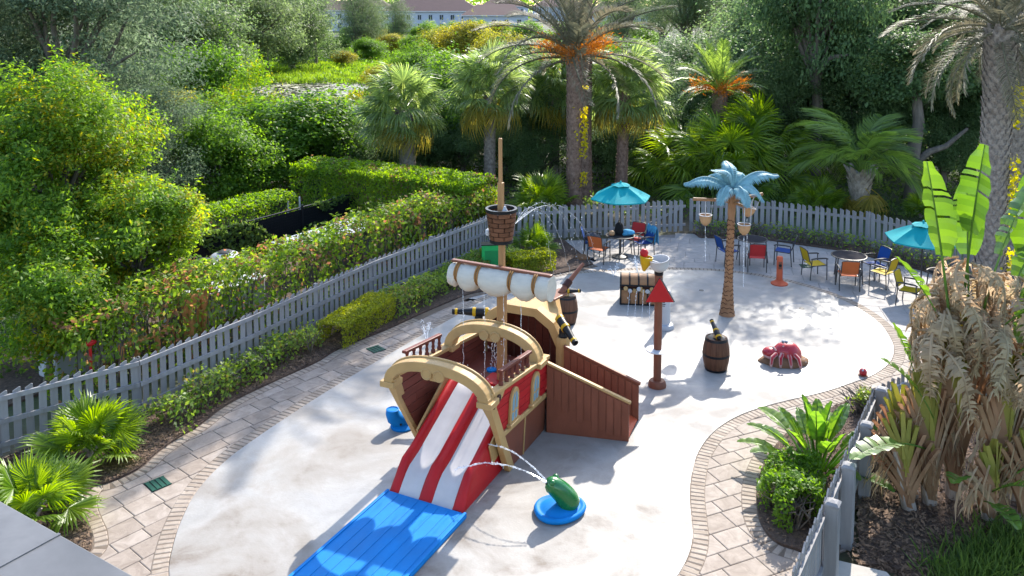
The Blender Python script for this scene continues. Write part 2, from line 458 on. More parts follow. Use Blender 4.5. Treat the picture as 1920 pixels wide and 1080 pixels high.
def m_mulch():
    m, nt, N, L, b = nodes('brown mulch')
    co = worldpos(nt)
    n1 = noise(nt, co, 14, 6, 0.7); n2 = noise(nt, co, 1.5, 3)
    c = mixrgb(nt, ramp(nt, n1, [(0.35, 0.0), (0.7, 1.0)]), (0.028, 0.017, 0.013, 1), (0.13, 0.08, 0.055, 1))
    c = mixrgb(nt, ramp(nt, n2, [(0.45, 0.0), (0.7, 0.45)]), c, (0.17, 0.115, 0.08, 1))
    L.new(c, b.inputs['Base Color']); b.inputs['Roughness'].default_value = 0.95
    bump(nt, b, n1, 1.0, 0.06)
    return m
def m_water():
    m, nt, N, L, b = nodes('pond water')
    b.inputs['Base Color'].default_value = (0.03, 0.04, 0.035, 1); b.inputs['Roughness'].default_value = 0.08
    bump(nt, b, noise(nt, worldpos(nt), 1.2, 3), 0.15, 0.05)
    return m
def m_spray():
    m, nt, N, L, b = nodes('water spray')
    b.inputs['Base Color'].default_value = (0.85, 0.88, 0.92, 1); b.inputs['Roughness'].default_value = 0.12
    b.inputs['IOR'].default_value = 1.33
    tr = N.new('ShaderNodeBsdfTransparent'); mx = N.new('ShaderNodeMixShader')
    fz = noise(nt, texco(nt), 26, 3)
    L.new(ramp(nt, fz, [(0.35, 0.05), (0.65, 0.55)]), mx.inputs[0])
    L.new(tr.outputs[0], mx.inputs[1]); L.new(b.outputs[0], mx.inputs[2])
    L.new(mx.outputs[0], N['Material Output'].inputs[0])
    return m
M['ground'] = m_ground(); M['concrete'] = m_concrete(); M['mulch'] = m_mulch(); M['water'] = m_water(); M['spray'] = m_spray()
M['paver'] = m_paver('stamped tan paver', (0.225, 0.182, 0.147, 1), (0.325, 0.275, 0.232, 1))
M['paverfar'] = m_paver('pale patio paver', (0.27, 0.252, 0.237, 1), (0.32, 0.302, 0.288, 1), 0.06)
M['jointlight'] = paint('pale patio joint', (0.33, 0.30, 0.28, 1), 0.9, 0.15, 6)
M['edgebrick'] = m_paver('tan edging brick', (0.25, 0.197, 0.152, 1), (0.33, 0.277, 0.223, 1), 0.25)
M['joint'] = paint('dark paver joint', (0.22, 0.17, 0.13, 1), 0.9, 0.2, 6)
M['asphalt'] = paint('pale road', (0.35, 0.34, 0.33, 1), 0.9, 0.1)
M['lawn'] = paint('green lawn', (0.085, 0.15, 0.03, 1), 0.9, 0.3, 1.0)
M['lily'] = leafmat('lily pad', (0.17, 0.17, 0.10, 1), (0.42, 0.39, 0.30, 1), 0.0, rough=0.4)
# ================================================================== SETTING
def catmull(pts, n=8, closed=True):
    P = [Vector((p[0], p[1])) for p in pts]; out = []
    m = len(P)
    for i in range(m if closed else m - 1):
        if closed: a, b, c, d = P[i - 1], P[i], P[(i + 1) % m], P[(i + 2) % m]
        else: a, b, c, d = P[max(i - 1, 0)], P[i], P[i + 1], P[min(i + 2, m - 1)]
        for k in range(n):
            t = k / n
            out.append(0.5 * ((2 * b) + (c - a) * t + (2 * a - 5 * b + 4 * c - d) * t * t + (3 * b - a - 3 * c + d) * t ** 3))
    if not closed: out.append(P[-1])
    return [(p.x, p.y) for p in out]

def inside(poly, x, y):
    P = np.array(poly); x = np.atleast_1d(x); y = np.atleast_1d(y)
    x0, y0 = P[:, 0], P[:, 1]; x1, y1 = np.roll(x0, -1), np.roll(y0, -1)
    c = ((y0[None] > y[:, None]) != (y1[None] > y[:, None])) & (x[:, None] < (x1 - x0)[None] * (y[:, None] - y0[None]) / ((y1 - y0)[None] + 1e-12) + x0[None])
    return c.sum(1) % 2 == 1

def dist_to(poly, x, y, closed=True):
    P = np.array(poly); A = P if closed else P[:-1]; B = np.roll(P, -1, 0) if closed else P[1:]
    q = np.stack([np.atleast_1d(x), np.atleast_1d(y)], -1)
    d = B - A; L2 = (d ** 2).sum(1) + 1e-12
    t = np.clip(((q[:, None] - A[None]) * d[None]).sum(-1) / L2[None], 0, 1)
    return np.sqrt(((q[:, None] - (A[None] + t[..., None] * d[None])) ** 2).sum(-1)).min(1)

def area(poly):
    return 0.5 * sum(a[0] * b[1] - b[0] * a[1] for a, b in zip(poly, poly[1:] + poly[:1]))

def sheet(name, poly, z0, z1, mat, parent=None):
    bm = bmesh.new()
    if area(poly) < 0: poly = poly[::-1]
    top = [bm.verts.new((x, y, z1)) for x, y in poly]
    f = bm.faces.new(top)
    bot = [bm.verts.new((x, y, z0)) for x, y in poly]
    n = len(poly)
    for i in range(n): bm.faces.new((bot[i], bot[(i + 1) % n], top[(i + 1) % n], top[i]))
    bmesh.ops.triangulate(bm, faces=[f])
    bmesh.ops.recalc_face_normals(bm, faces=bm.faces)
    me = bpy.data.meshes.new(name); bm.to_mesh(me); bm.free(); me.materials.append(mat)
    return link(name, me, parent)

# ground: one sheet to the horizon, dipping to the pond beyond the trees
def ground_sheet():
    xs = np.concatenate([np.linspace(-1500, -120, 12), np.linspace(-110, 110, 56), np.linspace(120, 1500, 12)])
    ys = np.concatenate([np.linspace(-60, 0, 6), np.linspace(4, 140, 70), np.linspace(150, 2400, 24)])
    X, Y = np.meshgrid(xs, ys); Z = np.full_like(X, -0.03)
    far = np.clip((np.hypot(X, Y - 18) - 34) / 20, 0, 1)
    bumpz = np.array([mnoise.noise(Vector((x * .08, y * .08, 0))) for x, y in zip(X.ravel(), Y.ravel())]).reshape(X.shape)
    Z += far * (-0.1 + 0.25 * bumpz)
    pond = np.clip(1 - np.hypot((X + 20) / 24, (Y - 76) / 13), 0, 1)
    Z -= np.clip(pond * 3, 0, 1) * 0.5
    h, w = X.shape
    vs = np.stack([X.ravel(), Y.ravel(), Z.ravel()], 1)
    idx = np.arange(h * w).reshape(h, w)
    fs = np.stack([idx[:-1, :-1], idx[:-1, 1:], idx[1:, 1:], idx[1:, :-1]], -1).reshape(-1, 4)
    me = bpy.data.meshes.new('ground'); me.from_pydata(vs.tolist(), [], fs.tolist()); me.materials.append(M['ground']); me.shade_smooth()
    tag(link('ground', me), kind='structure')
ground_sheet()

PAD_PX = [(318, 1080), (324, 1030), (342, 975), (372, 920), (425, 865), (500, 810), (580, 757), (660, 707), (740, 660), (800, 625), (850, 597),
          (905, 566), (985, 536), (1060, 518), (1150, 510), (1260, 507), (1370, 512), (1480, 531), (1575, 562), (1640, 600), (1672, 640), (1672, 675), (1640, 703),
          (1590, 722), (1540, 738), (1480, 752), (1420, 768), (1372, 788), (1335, 815), (1309, 850), (1297, 890), (1293, 930), (1296, 975),
          (1298, 1010), (1290, 1045), (1268, 1085), (1225, 1140), (1100, 1230), (700, 1260), (420, 1200), (335, 1130)]
PAD = catmull([at(*p) for p in PAD_PX], 6)
if area(PAD) < 0: PAD = PAD[::-1]
pad = sheet('splash_pad', PAD, -0.06, 0.026, M['concrete']); tag(pad, kind='structure')

BED_L_PX = [(-260, 1040), (-160, 930), (0, 868), (150, 800), (263, 781), (472, 684), (700, 566), (880, 484), (925, 455), (1000, 447), (1058, 452), (1092, 480), (1112, 497),
            (1060, 512), (1000, 526), (940, 541), (880, 553), (844, 567), (790, 590), (722, 621), (635, 656), (593, 681), (518, 715), (430, 758), (370, 802),
            (333, 824), (296, 850), (259, 882), (207, 906), (176, 914), (158, 934), (155, 960), (163, 985), (172, 1010), (165, 1040), (100, 1075), (-60, 1110)]
BED_L = [at(*p) for p in BED_L_PX[:13]] + catmull([at(*p) for p in BED_L_PX[12:]], 5, False)[1:]
EDGE_L = catmull([at(*p) for p in BED_L_PX[12:36]], 6, False)
BED_R_PX = [(1640, 862), (1606, 946), (1567, 1055), (1520, 1050), (1496, 1035), (1463, 1024), (1439, 1004), (1424, 974), (1419, 925), (1430, 880), (1455, 838), (1492, 803), (1560, 768), (1625, 742), (1660, 742)]
EDGE_R = catmull([at(*p) for p in BED_R_PX[3:]], 5, False)
BED_R = [at(*p) for p in BED_R_PX[:3]] + EDGE_R
BED_F = [(6.3, 29.1), (6.4, 28.5), (8.6, 28.2), (10.9, 26.8), (12.4, 24.7), (13.4, 22.4), (14.6, 22.0), (13.25, 25.1), (11.6, 27.35), (9.0, 28.85)]
BED_O = [(6.42, 14.30), (8.9, 16.30), (16, 16.4), (16, 9.0), (7.6, 9.0), (5.35, 11.45), (4.95, 11.5), (5.45, 12.8)]
bedl = sheet('mulch_bed', BED_L, -0.05, 0.05, M['mulch']); bedr = sheet('mulch_bed', BED_R, -0.05, 0.055, M['mulch'])
bedf = sheet('mulch_bed', BED_F, -0.05, 0.05, M['mulch']); bedo = sheet('mulch_bed', BED_O, -0.05, 0.06, M['mulch'])
for b in (bedl, bedr, bedf, bedo): tag(b, kind='structure')

# pavers: field stones laid in rows; the pad, the edging and the beds lie over their cut ends
FIELD = [at(-420, 1120), at(-260, 960), at(0, 858), at(263, 785), at(472, 688), at(700, 572), at(905, 478), (-0.55, 27.9), (1.8, 28.2), (6.2, 29.1), (9.0, 28.8), (11.55, 27.3), (13.2, 25.1), (15.0, 21.0), (14, 18.5), (8.9, 16.4), (6.4, 14.35), (5.4, 12.8), (4.6, 11.5), (4.0, 9.6), (-4.6, 9.6)]
def paver_mesh(w, d, mat, name):
    mb = MB(); g = 0.005; e = 0.012
    x, y = w / 2 - g, d / 2 - g
    vs = [(sx * x, sy * y, -0.02) for sx, sy in ((-1, -1), (1, -1), (1, 1), (-1, 1))] + [(sx * x, sy * y, 0.006) for sx, sy in ((-1, -1), (1, -1), (1, 1), (-1, 1))] + [(sx * (x - e), sy * (y - e), 0.012) for sx, sy in ((-1, -1), (1, -1), (1, 1), (-1, 1))]
    fs = [(0, 1, 5, 4), (1, 2, 6, 5), (2, 3, 7, 6), (3, 0, 4, 7), (4, 5, 9, 8), (5, 6, 10, 9), (6, 7, 11, 10), (7, 4, 8, 11), (8, 9, 10, 11)]
    return mb.add(vs, fs).mesh(name, mat)
def pieces(parent, name, items, limit=290):
    """items: (mesh, x, y, z, rz); the nearest become parts, the rest one joined part"""
    items.sort(key=lambda t: (t[2] - 0) ** 2 + t[1] ** 2)
    for me, x, y, z, rz in items[:limit]:
        link(name, me, parent, (x, y, z), (0, 0, rz))
    rest = items[limit:]
    if rest:
        mb = MB()
        for me, x, y, z, rz in rest:
            c, s = math.cos(rz), math.sin(rz)
            mb.add([(x + v.co.x * c - v.co.y * s, y + v.co.x * s + v.co.y * c, z + v.co.z) for v in me.vertices], [tuple(p.vertices) for p in me.polygons])
        o = mb.build(name, rest[0][0].materials[0], parent, fix=False)
        tag(o, kind='stuff')
def lay(name, region, ang, mat, rows, lens, poly):
    base = sheet(name, poly, -0.05, -0.001, M['jointlight' if name == 'patio' else 'joint']); tag(base, kind='structure')
    cache = {}; items = []
    rr = random.Random(hash(name) % 7 + 3)
    c, s = math.cos(ang), math.sin(ang)
    v = -45.0; rows_i = 0
    while v < 45:
        d = rows[rows_i % len(rows)]; rows_i += 1
        u = -45.0 + rr.random() * 0.5
        while u < 45:
            w = rr.choice(lens)
            cu, cv = u + w / 2, v + d / 2
            items.append((w, d, cu * c - cv * s, 18 + cu * s + cv * c))
            u += w
        v += d
    A = np.array([(i[2], i[3]) for i in items])
    ok = region(A[:, 0], A[:, 1])
    out = []
    for i, k in zip(items, ok):
        if not k: continue
        key = (i[0], i[1])
        if key not in cache: cache[key] = paver_mesh(i[0], i[1], mat, 'paver')
        out.append((cache[key], i[2], i[3], 0.0 + rr.uniform(-0.002, 0.002), ang + rr.uniform(-0.006, 0.006)))
    pieces(base, 'paver', out)
def field(x, y):
    k = inside(FIELD, x, y)
    for P in (PAD, BED_L, BED_R, BED_F):
        k &= ~(inside(P, x, y) & (dist_to(P, x, y) > 0.30))
    return k
isL = lambda x, y: (x < -0.4) & (y < 22.5)
isR = lambda x, y: (x > 0.5) & (y < 19.5) & ~((x > 9.5) & (y > 17.5))
P_L = [(-9.4, 9.6), (-9.3, 14.4), (-0.4, 27.0), (-0.4, 9.6)]
lay('path', lambda x, y: field(x, y) & isL(x, y), rad(50), M['paver'], (0.40, 0.30, 0.40, 0.40), (0.62, 0.42, 0.62, 0.50), [p for p in FIELD[:6]] + [(-2.7, 23.0), (-0.4, 23.0), (-0.4, 19), (-4.0, 16), (-4.0, 9.8)])
lay('walkway', lambda x, y: field(x, y) & isR(x, y), rad(24), M['paver'], (0.40, 0.30, 0.40), (0.60, 0.42, 0.50), [(1.2, 9.6), (4.0, 9.6), (4.6, 11.5), (5.4, 12.8), (6.4, 14.35), (8.9, 16.4), (9.6, 17.5), (9.6, 19.5), (7.5, 19.5), (1.2, 14)])
lay('patio', lambda x, y: field(x, y) & ~isL(x, y) & ~isR(x, y), rad(-12), M['paverfar'], (0.62, 0.42, 0.62), (0.9, 0.62, 0.75), [(-2.7, 23.0), FIELD[6], (-0.55, 27.9), (1.8, 28.2), (6.2, 29.1), (9.0, 28.8), (11.55, 27.3), (13.2, 25.1), (15.0, 21.0), (14, 18.5), (9.6, 16.9), (9.6, 19.5), (5, 23.0), (-0.4, 22)])

# edging bricks laid across the path's rims
BRK = paver_mesh(0.105, 0.235, M['edgebrick'], 'brick')
BRKS = paver_mesh(0.115, 0.20, M['edgebrick'], 'brick')
def edging(curve, off, closed, step=0.112, z=0.008, me=None):
    P = [Vector(p) for p in curve]
    if closed: P = P + [P[0]]
    out = []; acc = 0.0
    for a, b in zip(P, P[1:]):
        d = b - a; L = d.length
        if L < 1e-6: continue
        t = d / L; nrm = Vector((t.y, -t.x))
        while acc < L:
            p = a + t * acc + nrm * off
            out.append((me or BRK, p.x, p.y, z + random.uniform(-0.0015, 0.0015), math.atan2(t.y, t.x) + random.uniform(-0.015, 0.015)))
            acc += step
        acc -= L
    return out
def rim_sheet(name, curve, w, side, z, closed):
    P = [Vector(p) for p in curve]; n = len(P); vs = []
    for i, p in enumerate(P):
        a = P[i - 1] if (closed or i) else P[i]; b = P[(i + 1) % n] if (closed or i < n - 1) else P[i]
        t = (b - a).normalized(); nr = Vector((t.y, -t.x)) * side
        q = p + nr * w
        vs += [(p.x, p.y, z), (q.x, q.y, z)]
    fs = [(2 * i, 2 * i + 1, 2 * ((i + 1) % n) + 1, 2 * ((i + 1) % n)) for i in range(n if closed else n - 1)]
    return MB().add(vs, fs).build(name, M['joint'])
pe = rim_sheet('path_edging', PAD, 0.245, 1, 0.0135, True); tag(pe, kind='structure')
it = [t for t in edging(PAD, 0.125, True) if t[2] > 9.8]
pieces(pe, 'brick', it)
if True:
    be = rim_sheet('bed_edging', EDGE_L, 0.225, -1, 0.0140, False); tag(be, kind='structure')
    it = edging(EDGE_L, -0.115, False, 0.122, me=BRKS, z=0.0085)
    pieces(be, 'brick', [t for t in it if t[2] < 21])
    be2 = rim_sheet('bed_edging', EDGE_R, 0.245, -1, 0.0145, False); tag(be2, kind='structure')
    pieces(be2, 'brick', edging(EDGE_R, -0.125, False, 0.112, z=0.0090))

# ------------------------------------------------------------------ scattered leaves, needles, chips: one mesh from arrays
def quads(name, C, T, Nn, ln, wd, mat, fold=0.0, mid=0.45):
    """diamond leaves: centres C, long axes T, normals Nn, lengths, widths"""
    T = T / (np.linalg.norm(T, axis=1, keepdims=True) + 1e-9)
    B = np.cross(Nn, T); B /= (np.linalg.norm(B, axis=1, keepdims=True) + 1e-9)
    N2 = np.cross(T, B)
    ln = np.asarray(ln)[:, None] * np.ones((len(C), 1)) if np.ndim(ln) else np.full((len(C), 1), ln)
    wd = np.asarray(wd)[:, None] * np.ones((len(C), 1)) if np.ndim(wd) else np.full((len(C), 1), wd)
    a = C - T * ln * 0.5
    m = C + T * ln * (mid - 0.5)
    v = np.stack([a, m + B * wd * 0.5 + N2 * wd * fold, C + T * ln * 0.5, m - B * wd * 0.5 + N2 * wd * fold], 1).reshape(-1, 3)
    n = len(C)
    me = bpy.data.meshes.new(name)
    me.vertices.add(4 * n); me.vertices.foreach_set('co', v.astype(np.float32).ravel())
    me.loops.add(4 * n); me.loops.foreach_set('vertex_index', np.arange(4 * n, dtype=np.int32))
    me.polygons.add(n); me.polygons.foreach_set('loop_start', np.arange(0, 4 * n, 4, dtype=np.int32))
    try: me.polygons.foreach_set('loop_total', np.full(n, 4, dtype=np.int32))
    except Exception: pass
    me.materials.append(mat); me.update(calc_edges=True); me.validate()
    return me
def unit(n, rng=RNG):
    v = rng.normal(size=(n, 3)); return v / np.linalg.norm(v, axis=1, keepdims=True)

def chips(poly, n, z, lmin, lmax, name='mulch_chips'):
    P = np.array(poly); lo, hi = P.min(0), P.max(0)
    q = RNG.uniform(lo, hi, size=(n * 4, 2)); q = q[inside(poly, q[:, 0], q[:, 1])][:n]; n = len(q)
    C = np.column_stack([q, z + RNG.uniform(0, 0.03, n)])
    T = unit(n); T[:, 2] *= 0.35
    Nn = unit(n) * 0.55 + np.array([0, 0, 1])
    L = RNG.uniform(lmin, lmax, n)
    tag(link(name, quads(name, C, T, Nn, L, L * RNG.uniform(0.2, 0.5, n), M['l_mulch'])), kind='stuff')
chips([p for p in BED_L if p[1] < 21], 16000, 0.055, 0.03, 0.09)
chips(BED_R, 2500, 0.06, 0.03, 0.08)
chips([(4.8, 11.6), (6.3, 14.3), (9, 16.3), (9.5, 16.3), (9.5, 10.2), (6.5, 10.2)], 9000, 0.065, 0.04, 0.13)

# concrete kerb strip below the right-hand bed
kb = sheet('kerb', [at(1567, 1062), at(1662, 1085), at(1700, 1130), at(1560, 1130)], 0.0, 0.10, M['stucco']); tag(kb, kind='structure')

# ------------------------------------------------------------------ picket fences
def picket_mesh(w, h, slant, z0=0.08):
    mb = MB(); t = 0.022
    pts = [(-w / 2, 0, z0), (w / 2, 0, z0), (w / 2, 0, h - slant), (w / 2 - 0.012, 0, h - slant + 0.006), (-w / 2 + 0.02, 0, h), (-w / 2, 0, h - 0.012)]
    return mb.extr(pts, (0, t, 0)).mesh('picket', M['fence'])
PK = [picket_mesh(0.125, 1.2, 0.055), picket_mesh(0.125, 1.185, 0.05)]
def fence(label, pts, pitch=0.2, rails=(0.22, 0.62, 1.06), rail_side=-1, h=1.2, cat='fence', group=None, name='picket_fence', pk=PK, posts=True, post_h=None, post_w=0.09, post_off=None):
    """pts: ground polyline; pickets stand on it; rail_side -1 = rails on the pool side (local -y)"""
    root = thing(name, label, cat, (pts[0][0], pts[0][1], 0), 0, group)
    o0 = Vector(pts[0])
    k = 0; carry = 0.0
    for a, b in zip(pts, pts[1:]):
        a = Vector(a); b = Vector(b); d = b - a; L = d.length; t = d / L; ang = math.atan2(t.y, t.x)
        n = Vector((-t.y, t.x))
        s = carry
        while s < L:
            p = a + t * s - o0
            link('picket', pk[k % 2] if random.random() < 0.8 else pk[0], root, (p.x, p.y, random.uniform(-0.008, 0.008)), (random.uniform(-.008, .008), random.uniform(-.02, .02), ang))
            k += 1; s += pitch
        carry = s - L
        for z in rails:
            off = n * (rail_side * 0.022 if rail_side < 0 else 0.045)
            MB().bar((*(a - o0 + off), z), (*(b - o0 + off), z), 0.04, 0.085).build('rail', M['fence'], root)
        if posts:
            m = max(1, round(L / 2.4))
            for i in range(m + 1):
                p = a + t * (L * i / m) - o0 + n * (post_off if post_off is not None else 0.09 if rail_side < 0 else 0.125)
                mb = MB().box((0, 0, 0.6 * (post_h or 1.0)), (post_w, post_w, 1.2 * (post_h or 0.955)))
                mb.build('post', M['fence'], root, loc=(p.x, p.y, 0), rot=(0, 0, ang))
    return root
LF = [at(-330, 1005), at(0, 858), at(263, 781), at(472, 684), at(700, 566), at(905, 476), (-0.6, 27.9)]
fence('long grey picket fence with three rails beside the left hedge and low shrubs', LF[::-1], rail_side=1, rails=(0.24, 0.66, 1.08), post_off=-0.05)
fence('grey picket fence behind the table with the open teal umbrella', [(-0.55, 28.0), (1.8, 28.3), (4.35, 28.82)], rail_side=1, rails=(0.3, 0.95))
g = fence('grey picket gate between the teal umbrella and the fake palm tree', [(4.5, 28.85), (6.05, 29.15)], rail_side=1, rails=(0.3, 0.95), cat='gate', name='picket_gate', posts=False)
MB().bar((0.05, 0.06, 0.3), (1.5, 0.34, 0.95), 0.03, 0.08).build('brace', M['fence'], g)
fence('grey picket fence bending behind the yellow chairs to the right umbrella', [(6.25, 29.2), (9.0, 28.9), (11.6, 27.4), (13.25, 25.2), (14.7, 22.0), (15.2, 19.6)], rail_side=1, rails=(0.3, 0.95))
PKS = [picket_mesh(0.09, 1.22, 0.04), picket_mesh(0.09, 1.20, 0.04)]
A = Vector((6.36, 14.5)); Dp = Vector((4.42, 11.4)); E = Vector((3.36, 9.7))
fr = fence('grey picket fence with square capped posts beside the paddle leaf bush', [tuple(A), tuple(A.lerp(E, 0.5)), tuple(E)], pitch=0.14, rail_side=1, rails=(0.3, 1.02), pk=PKS, posts=False)
fb = fence('short grey picket fence running behind the tall dead leaved plant', [tuple(A), (8.9, 16.4), (11, 17.8)], pitch=0.175, rail_side=-1, rails=(0.25, 0.62, 1.03), pk=PKS, posts=False)
def square_post(parent, x, y, ang, h=1.22, w=0.17):
    mb = MB().box((0, 0, h / 2), (w, w, h))
    p = mb.build('post', M['fence'], parent, loc=(x, y, 0), rot=(0, 0, ang), bevel=0.008)
    MB().lathe([(w * 0.78, 0), (w * 0.78, 0.03), (w * 0.5, 0.06), (0.0, 0.075)], 4, rot=RZ(PI / 4)).build('cap', M['fence'], p, loc=(0, 0, h))
for t in (0.0, 0.40, 0.80, 1.10):
    d = Dp - A
    square_post(fr, d.x * t + 0.125, d.y * t - 0.075, rad(58))

# ------------------------------------------------------------------ the roof edge below the camera
def roof_edge():
    r = thing('building', 'grey metal capped roof edge of the building in the lower corner', 'building', (0, 0, 0))
    z = 5.2
    a = Vector(at(-60, 905, z)); b = Vector(at(275, 1094, z)); d = (b - a).normalized(); n = Vector((d.y, -d.x))
    if n.y > 0: n = -n
    a2 = a - d * 4; b2 = b + d * 4
    w = 0.50
    seam = Vector(at(42, 1040, z)); s0 = (seam - a2).dot(d); L = (b2 - a2).length
    lens = [(0.0, s0 - 0.004), (s0 + 0.004, s0 + 2.6), (s0 + 2.608, L)]
    for s, e in lens:
        p = [a2 + d * s, a2 + d * e, a2 + d * e + n * w, a2 + d * s + n * w]
        MB().prism([(q.x, q.y) for q in p], z - 0.05, z).build('coping', M['coping'], r, bevel=0.006)
    sm = a2 + d * s0
    MB().bar((sm.x, sm.y, z + 0.004), (sm.x + n.x * w, sm.y + n.y * w, z + 0.004), 0.02, 0.006).build('seam', M['coping'], r)
    p = [a2 + n * 0.06, b2 + n * 0.06, b2 + n * (w - 0.06), a2 + n * (w - 0.06)]
    MB().prism([(q.x, q.y) for q in p], 0, z - 0.05).build('wall', M['stucco'], r)
    p = [a2 + n * (w - 0.06), b2 + n * (w - 0.06), b2 + n * 6, a2 + n * 6]
    MB().prism([(q.x, q.y) for q in p], z - 0.75, z - 0.45).build('roof', M['metal'], r)
roof_edge()
# ================================================================== PIRATE SHIP  (local: x across, y towards the bow, z up)
SHIP_O = (-1.30, 12.94); SHIP_A = rad(-25)
ship = thing('pirate_ship', 'wooden toned pirate ship play structure with furled sail, red white slide and ramp', 'play ship', (*SHIP_O, 0.026), SHIP_A)
UC = -0.15
vf = lambda z: 1.5 - 0.59 * z                       # raked stern
zt = lambda v: 1.72 - 0.115 * (v - 0.5)             # top of the side
zb = lambda v: 0.82 - 0.06 * (v - 1.0)              # gold band
hw = lambda z: 0.85 + 0.055 * z
V1 = 3.0
def side_pt(v, z, s, o=0.0): return (UC + s * (hw(z) + o), v, z)
def side_plate(v0, v1, z0, z1, s, o, th, rake=False):
    """plate on the ship's side between two stations; z0, z1 may be functions of v"""
    f0 = z0 if callable(z0) else (lambda v: z0); f1 = z1 if callable(z1) else (lambda v: z1)
    a = (vf(f0(v0)) if rake else v0); b = (vf(f1(v0)) if rake else v0)
    pts = [side_pt(a, f0(v0), s, o), side_pt(v1, f0(v1), s, o), side_pt(v1, f1(v1), s, o), side_pt(b, f1(v0), s, o)]
    return MB().extr(pts, (s * th, 0, 0))
for s in (1, -1):
    v1 = V1 if s > 0 else 3.85
    # lower brown hull, backing, planks
    side_plate(1.0, 2.02, 0.0, lambda v: zb(v) - 0.03, s, -0.03, 0.03, True).build('hull_panel', M['brown'], ship, bevel=0.006)
    side_plate(2.06, v1, 0.0, lambda v: zb(v) - 0.03, s, -0.03, 0.03).build('hull_panel', M['brown'], ship, bevel=0.006)
    side_plate(2.02, 2.06, 0.0, lambda v: zb(v) - 0.03, s, -0.025, 0.035).build('hull_strip', M['gold'], ship)
    side_plate(1.0, v1, 0.02, zt, s, -0.055, 0.025, True).build('hull_backing', M['darkbrown'], ship)
    rows = 5
    for r in range(rows):
        z0 = lambda v, r=r: zb(v) + 0.05 + (zt(v) - zb(v) - 0.05) * r / rows + 0.004
        z1 = lambda v, r=r: zb(v) + 0.05 + (zt(v) - zb(v) - 0.05) * (r + 1) / rows - 0.004
        cuts = [0.9] + [[1.55, 2.45], [1.2, 2.0, 2.75], [1.75, 2.6], [1.4, 2.2], [1.15, 1.9, 2.7]][r] + [v1]
        for i in range(len(cuts) - 1):
            side_plate(cuts[i] + 0.004, cuts[i + 1] - 0.004, z0, z1, s, -0.03, 0.03, i == 0).build('plank', M['redplank'], ship, bevel=0.004)
            # brown boarding inside
            side_plate(cuts[i] + 0.004, cuts[i + 1] - 0.004, z0, z1, s, -0.085, 0.03, i == 0).build('plank', M['brownplank'], ship, bevel=0.004)
    for r in range(3):
        z0 = lambda v, r=r: 0.1 + (zb(v) + 0.05 - 0.1) * r / 3 + 0.004
        z1 = lambda v, r=r: 0.1 + (zb(v) + 0.05 - 0.1) * (r + 1) / 3 - 0.004
        side_plate(1.0, v1, z0, z1, s, -0.085, 0.03, True).build('plank', M['brownplank'], ship, bevel=0.004)
    # gold belts
    pts = [side_pt(v, zb(v) + 0.01, s, 0.012) for v in (vf(0.82), 1.6, 2.3, v1)]
    for a, b in zip(pts, pts[1:]): pass
    MB().bar(pts[0], pts[-1], 0.05, 0.085).build('belt', M['gold'], ship, bevel=0.012)
    a = side_pt(vf(1.72) + 0.05, zt(0.5) + 0.0, s, -0.04); b = side_pt(v1, zt(v1), s, -0.04)
    MB().bar(a, b, 0.15, 0.075).build('gunwale', M['gold'], ship, bevel=0.015)
    # stern leg following the rake
    zs = (0.0, 0.25, 0.8, 1.25, 1.55, 1.72)
    wid = (0.10, 0.12, 0.10, 0.11, 0.17, 0.21)
    rings = []
    for z, w in zip(zs, wid):
        v = vf(z) - 0.02; x1 = UC + s * (hw(z) + 0.035); x0 = x1 - s * w
        rings.append([Vector((x0, v - 0.07, z)), Vector((x1, v - 0.07, z)), Vector((x1, v + 0.13, z)), Vector((x0, v + 0.13, z))])
    MB().loft(rings).build('stern_post', M['gold'], ship, bevel=0.012)
    # gold corner plate with dark heart scroll
    MB().extr([side_pt(0.52, zt(0.5) - 0.03, s, 0.0), side_pt(1.06, zt(1.06) - 0.03, s, 0.0), side_pt(0.98, zt(1.0) - 0.13, s, 0.0), side_pt(0.66, 1.42, s, 0.0)], (s * 0.025, 0, 0)).build('corner_plate', M['gold'], ship, bevel=0.006)
    mb = MB()
    mb.tube([side_pt(0.66 + 0.05 * math.cos(t), 1.57 + 0.055 * math.sin(t), s, 0.035) for t in np.linspace(0.4, 6.2, 12)], 0.02, 6)
    mb.tube([side_pt(0.80 + 0.055 * math.cos(t), 1.585 + 0.05 * math.sin(t), s, 0.035) for t in np.linspace(-2.6, 3.0, 12)], 0.022, 6)
    mb.tube([side_pt(0.62, 1.49, s, 0.035), side_pt(0.72, 1.53, s, 0.035), side_pt(0.86, 1.62, s, 0.035)], 0.02, 6)
    mb.build('scroll', M['darkbrown'], ship, smooth=True)
    # windows
    if s > 0:
        for vc in (1.46, 2.38):
            z0 = zb(vc) + 0.10; z1 = zt(vc) - 0.32; w = 0.165
            out = [(vc - w, z0)] + [(vc + w, z0), (vc + w, z1)] + [(vc + w * math.cos(t), z1 + 0.21 * math.sin(t)) for t in np.linspace(0.25, PI - 0.25, 9)] + [(vc - w, z1)]
            fr = MB().extr([side_pt(v, z, s, 0.0) for v, z in out], (0.045, 0, 0)).build('window', M['gold'], ship, bevel=0.008)
            MB().box(side_pt(vc, z0 - 0.005, s, 0.04), (0.09, 0.42, 0.05)).build('sill', M['gold'], fr, bevel=0.008)
            for q in (-1, 1):
                ww = 0.078; x0 = vc + q * 0.022; x1 = vc + q * (0.022 + ww)
                lo = [(x0, z0 + 0.05), (x1, z0 + 0.05), (x1, z0 + 0.185), (x0, z0 + 0.185)]
                hi = [(x0, z0 + 0.225), (x1, z0 + 0.225), (x1, z1 - 0.01), (vc + q * 0.085, z1 + 0.06), (vc + q * 0.05, z1 + 0.115), (x0, z1 + 0.135)]
                for pl in (lo, hi):
                    MB().extr([side_pt(v, z, s, 0.040) for v, z in pl], (0.011, 0, 0)).build('pane', M['pane'], fr)
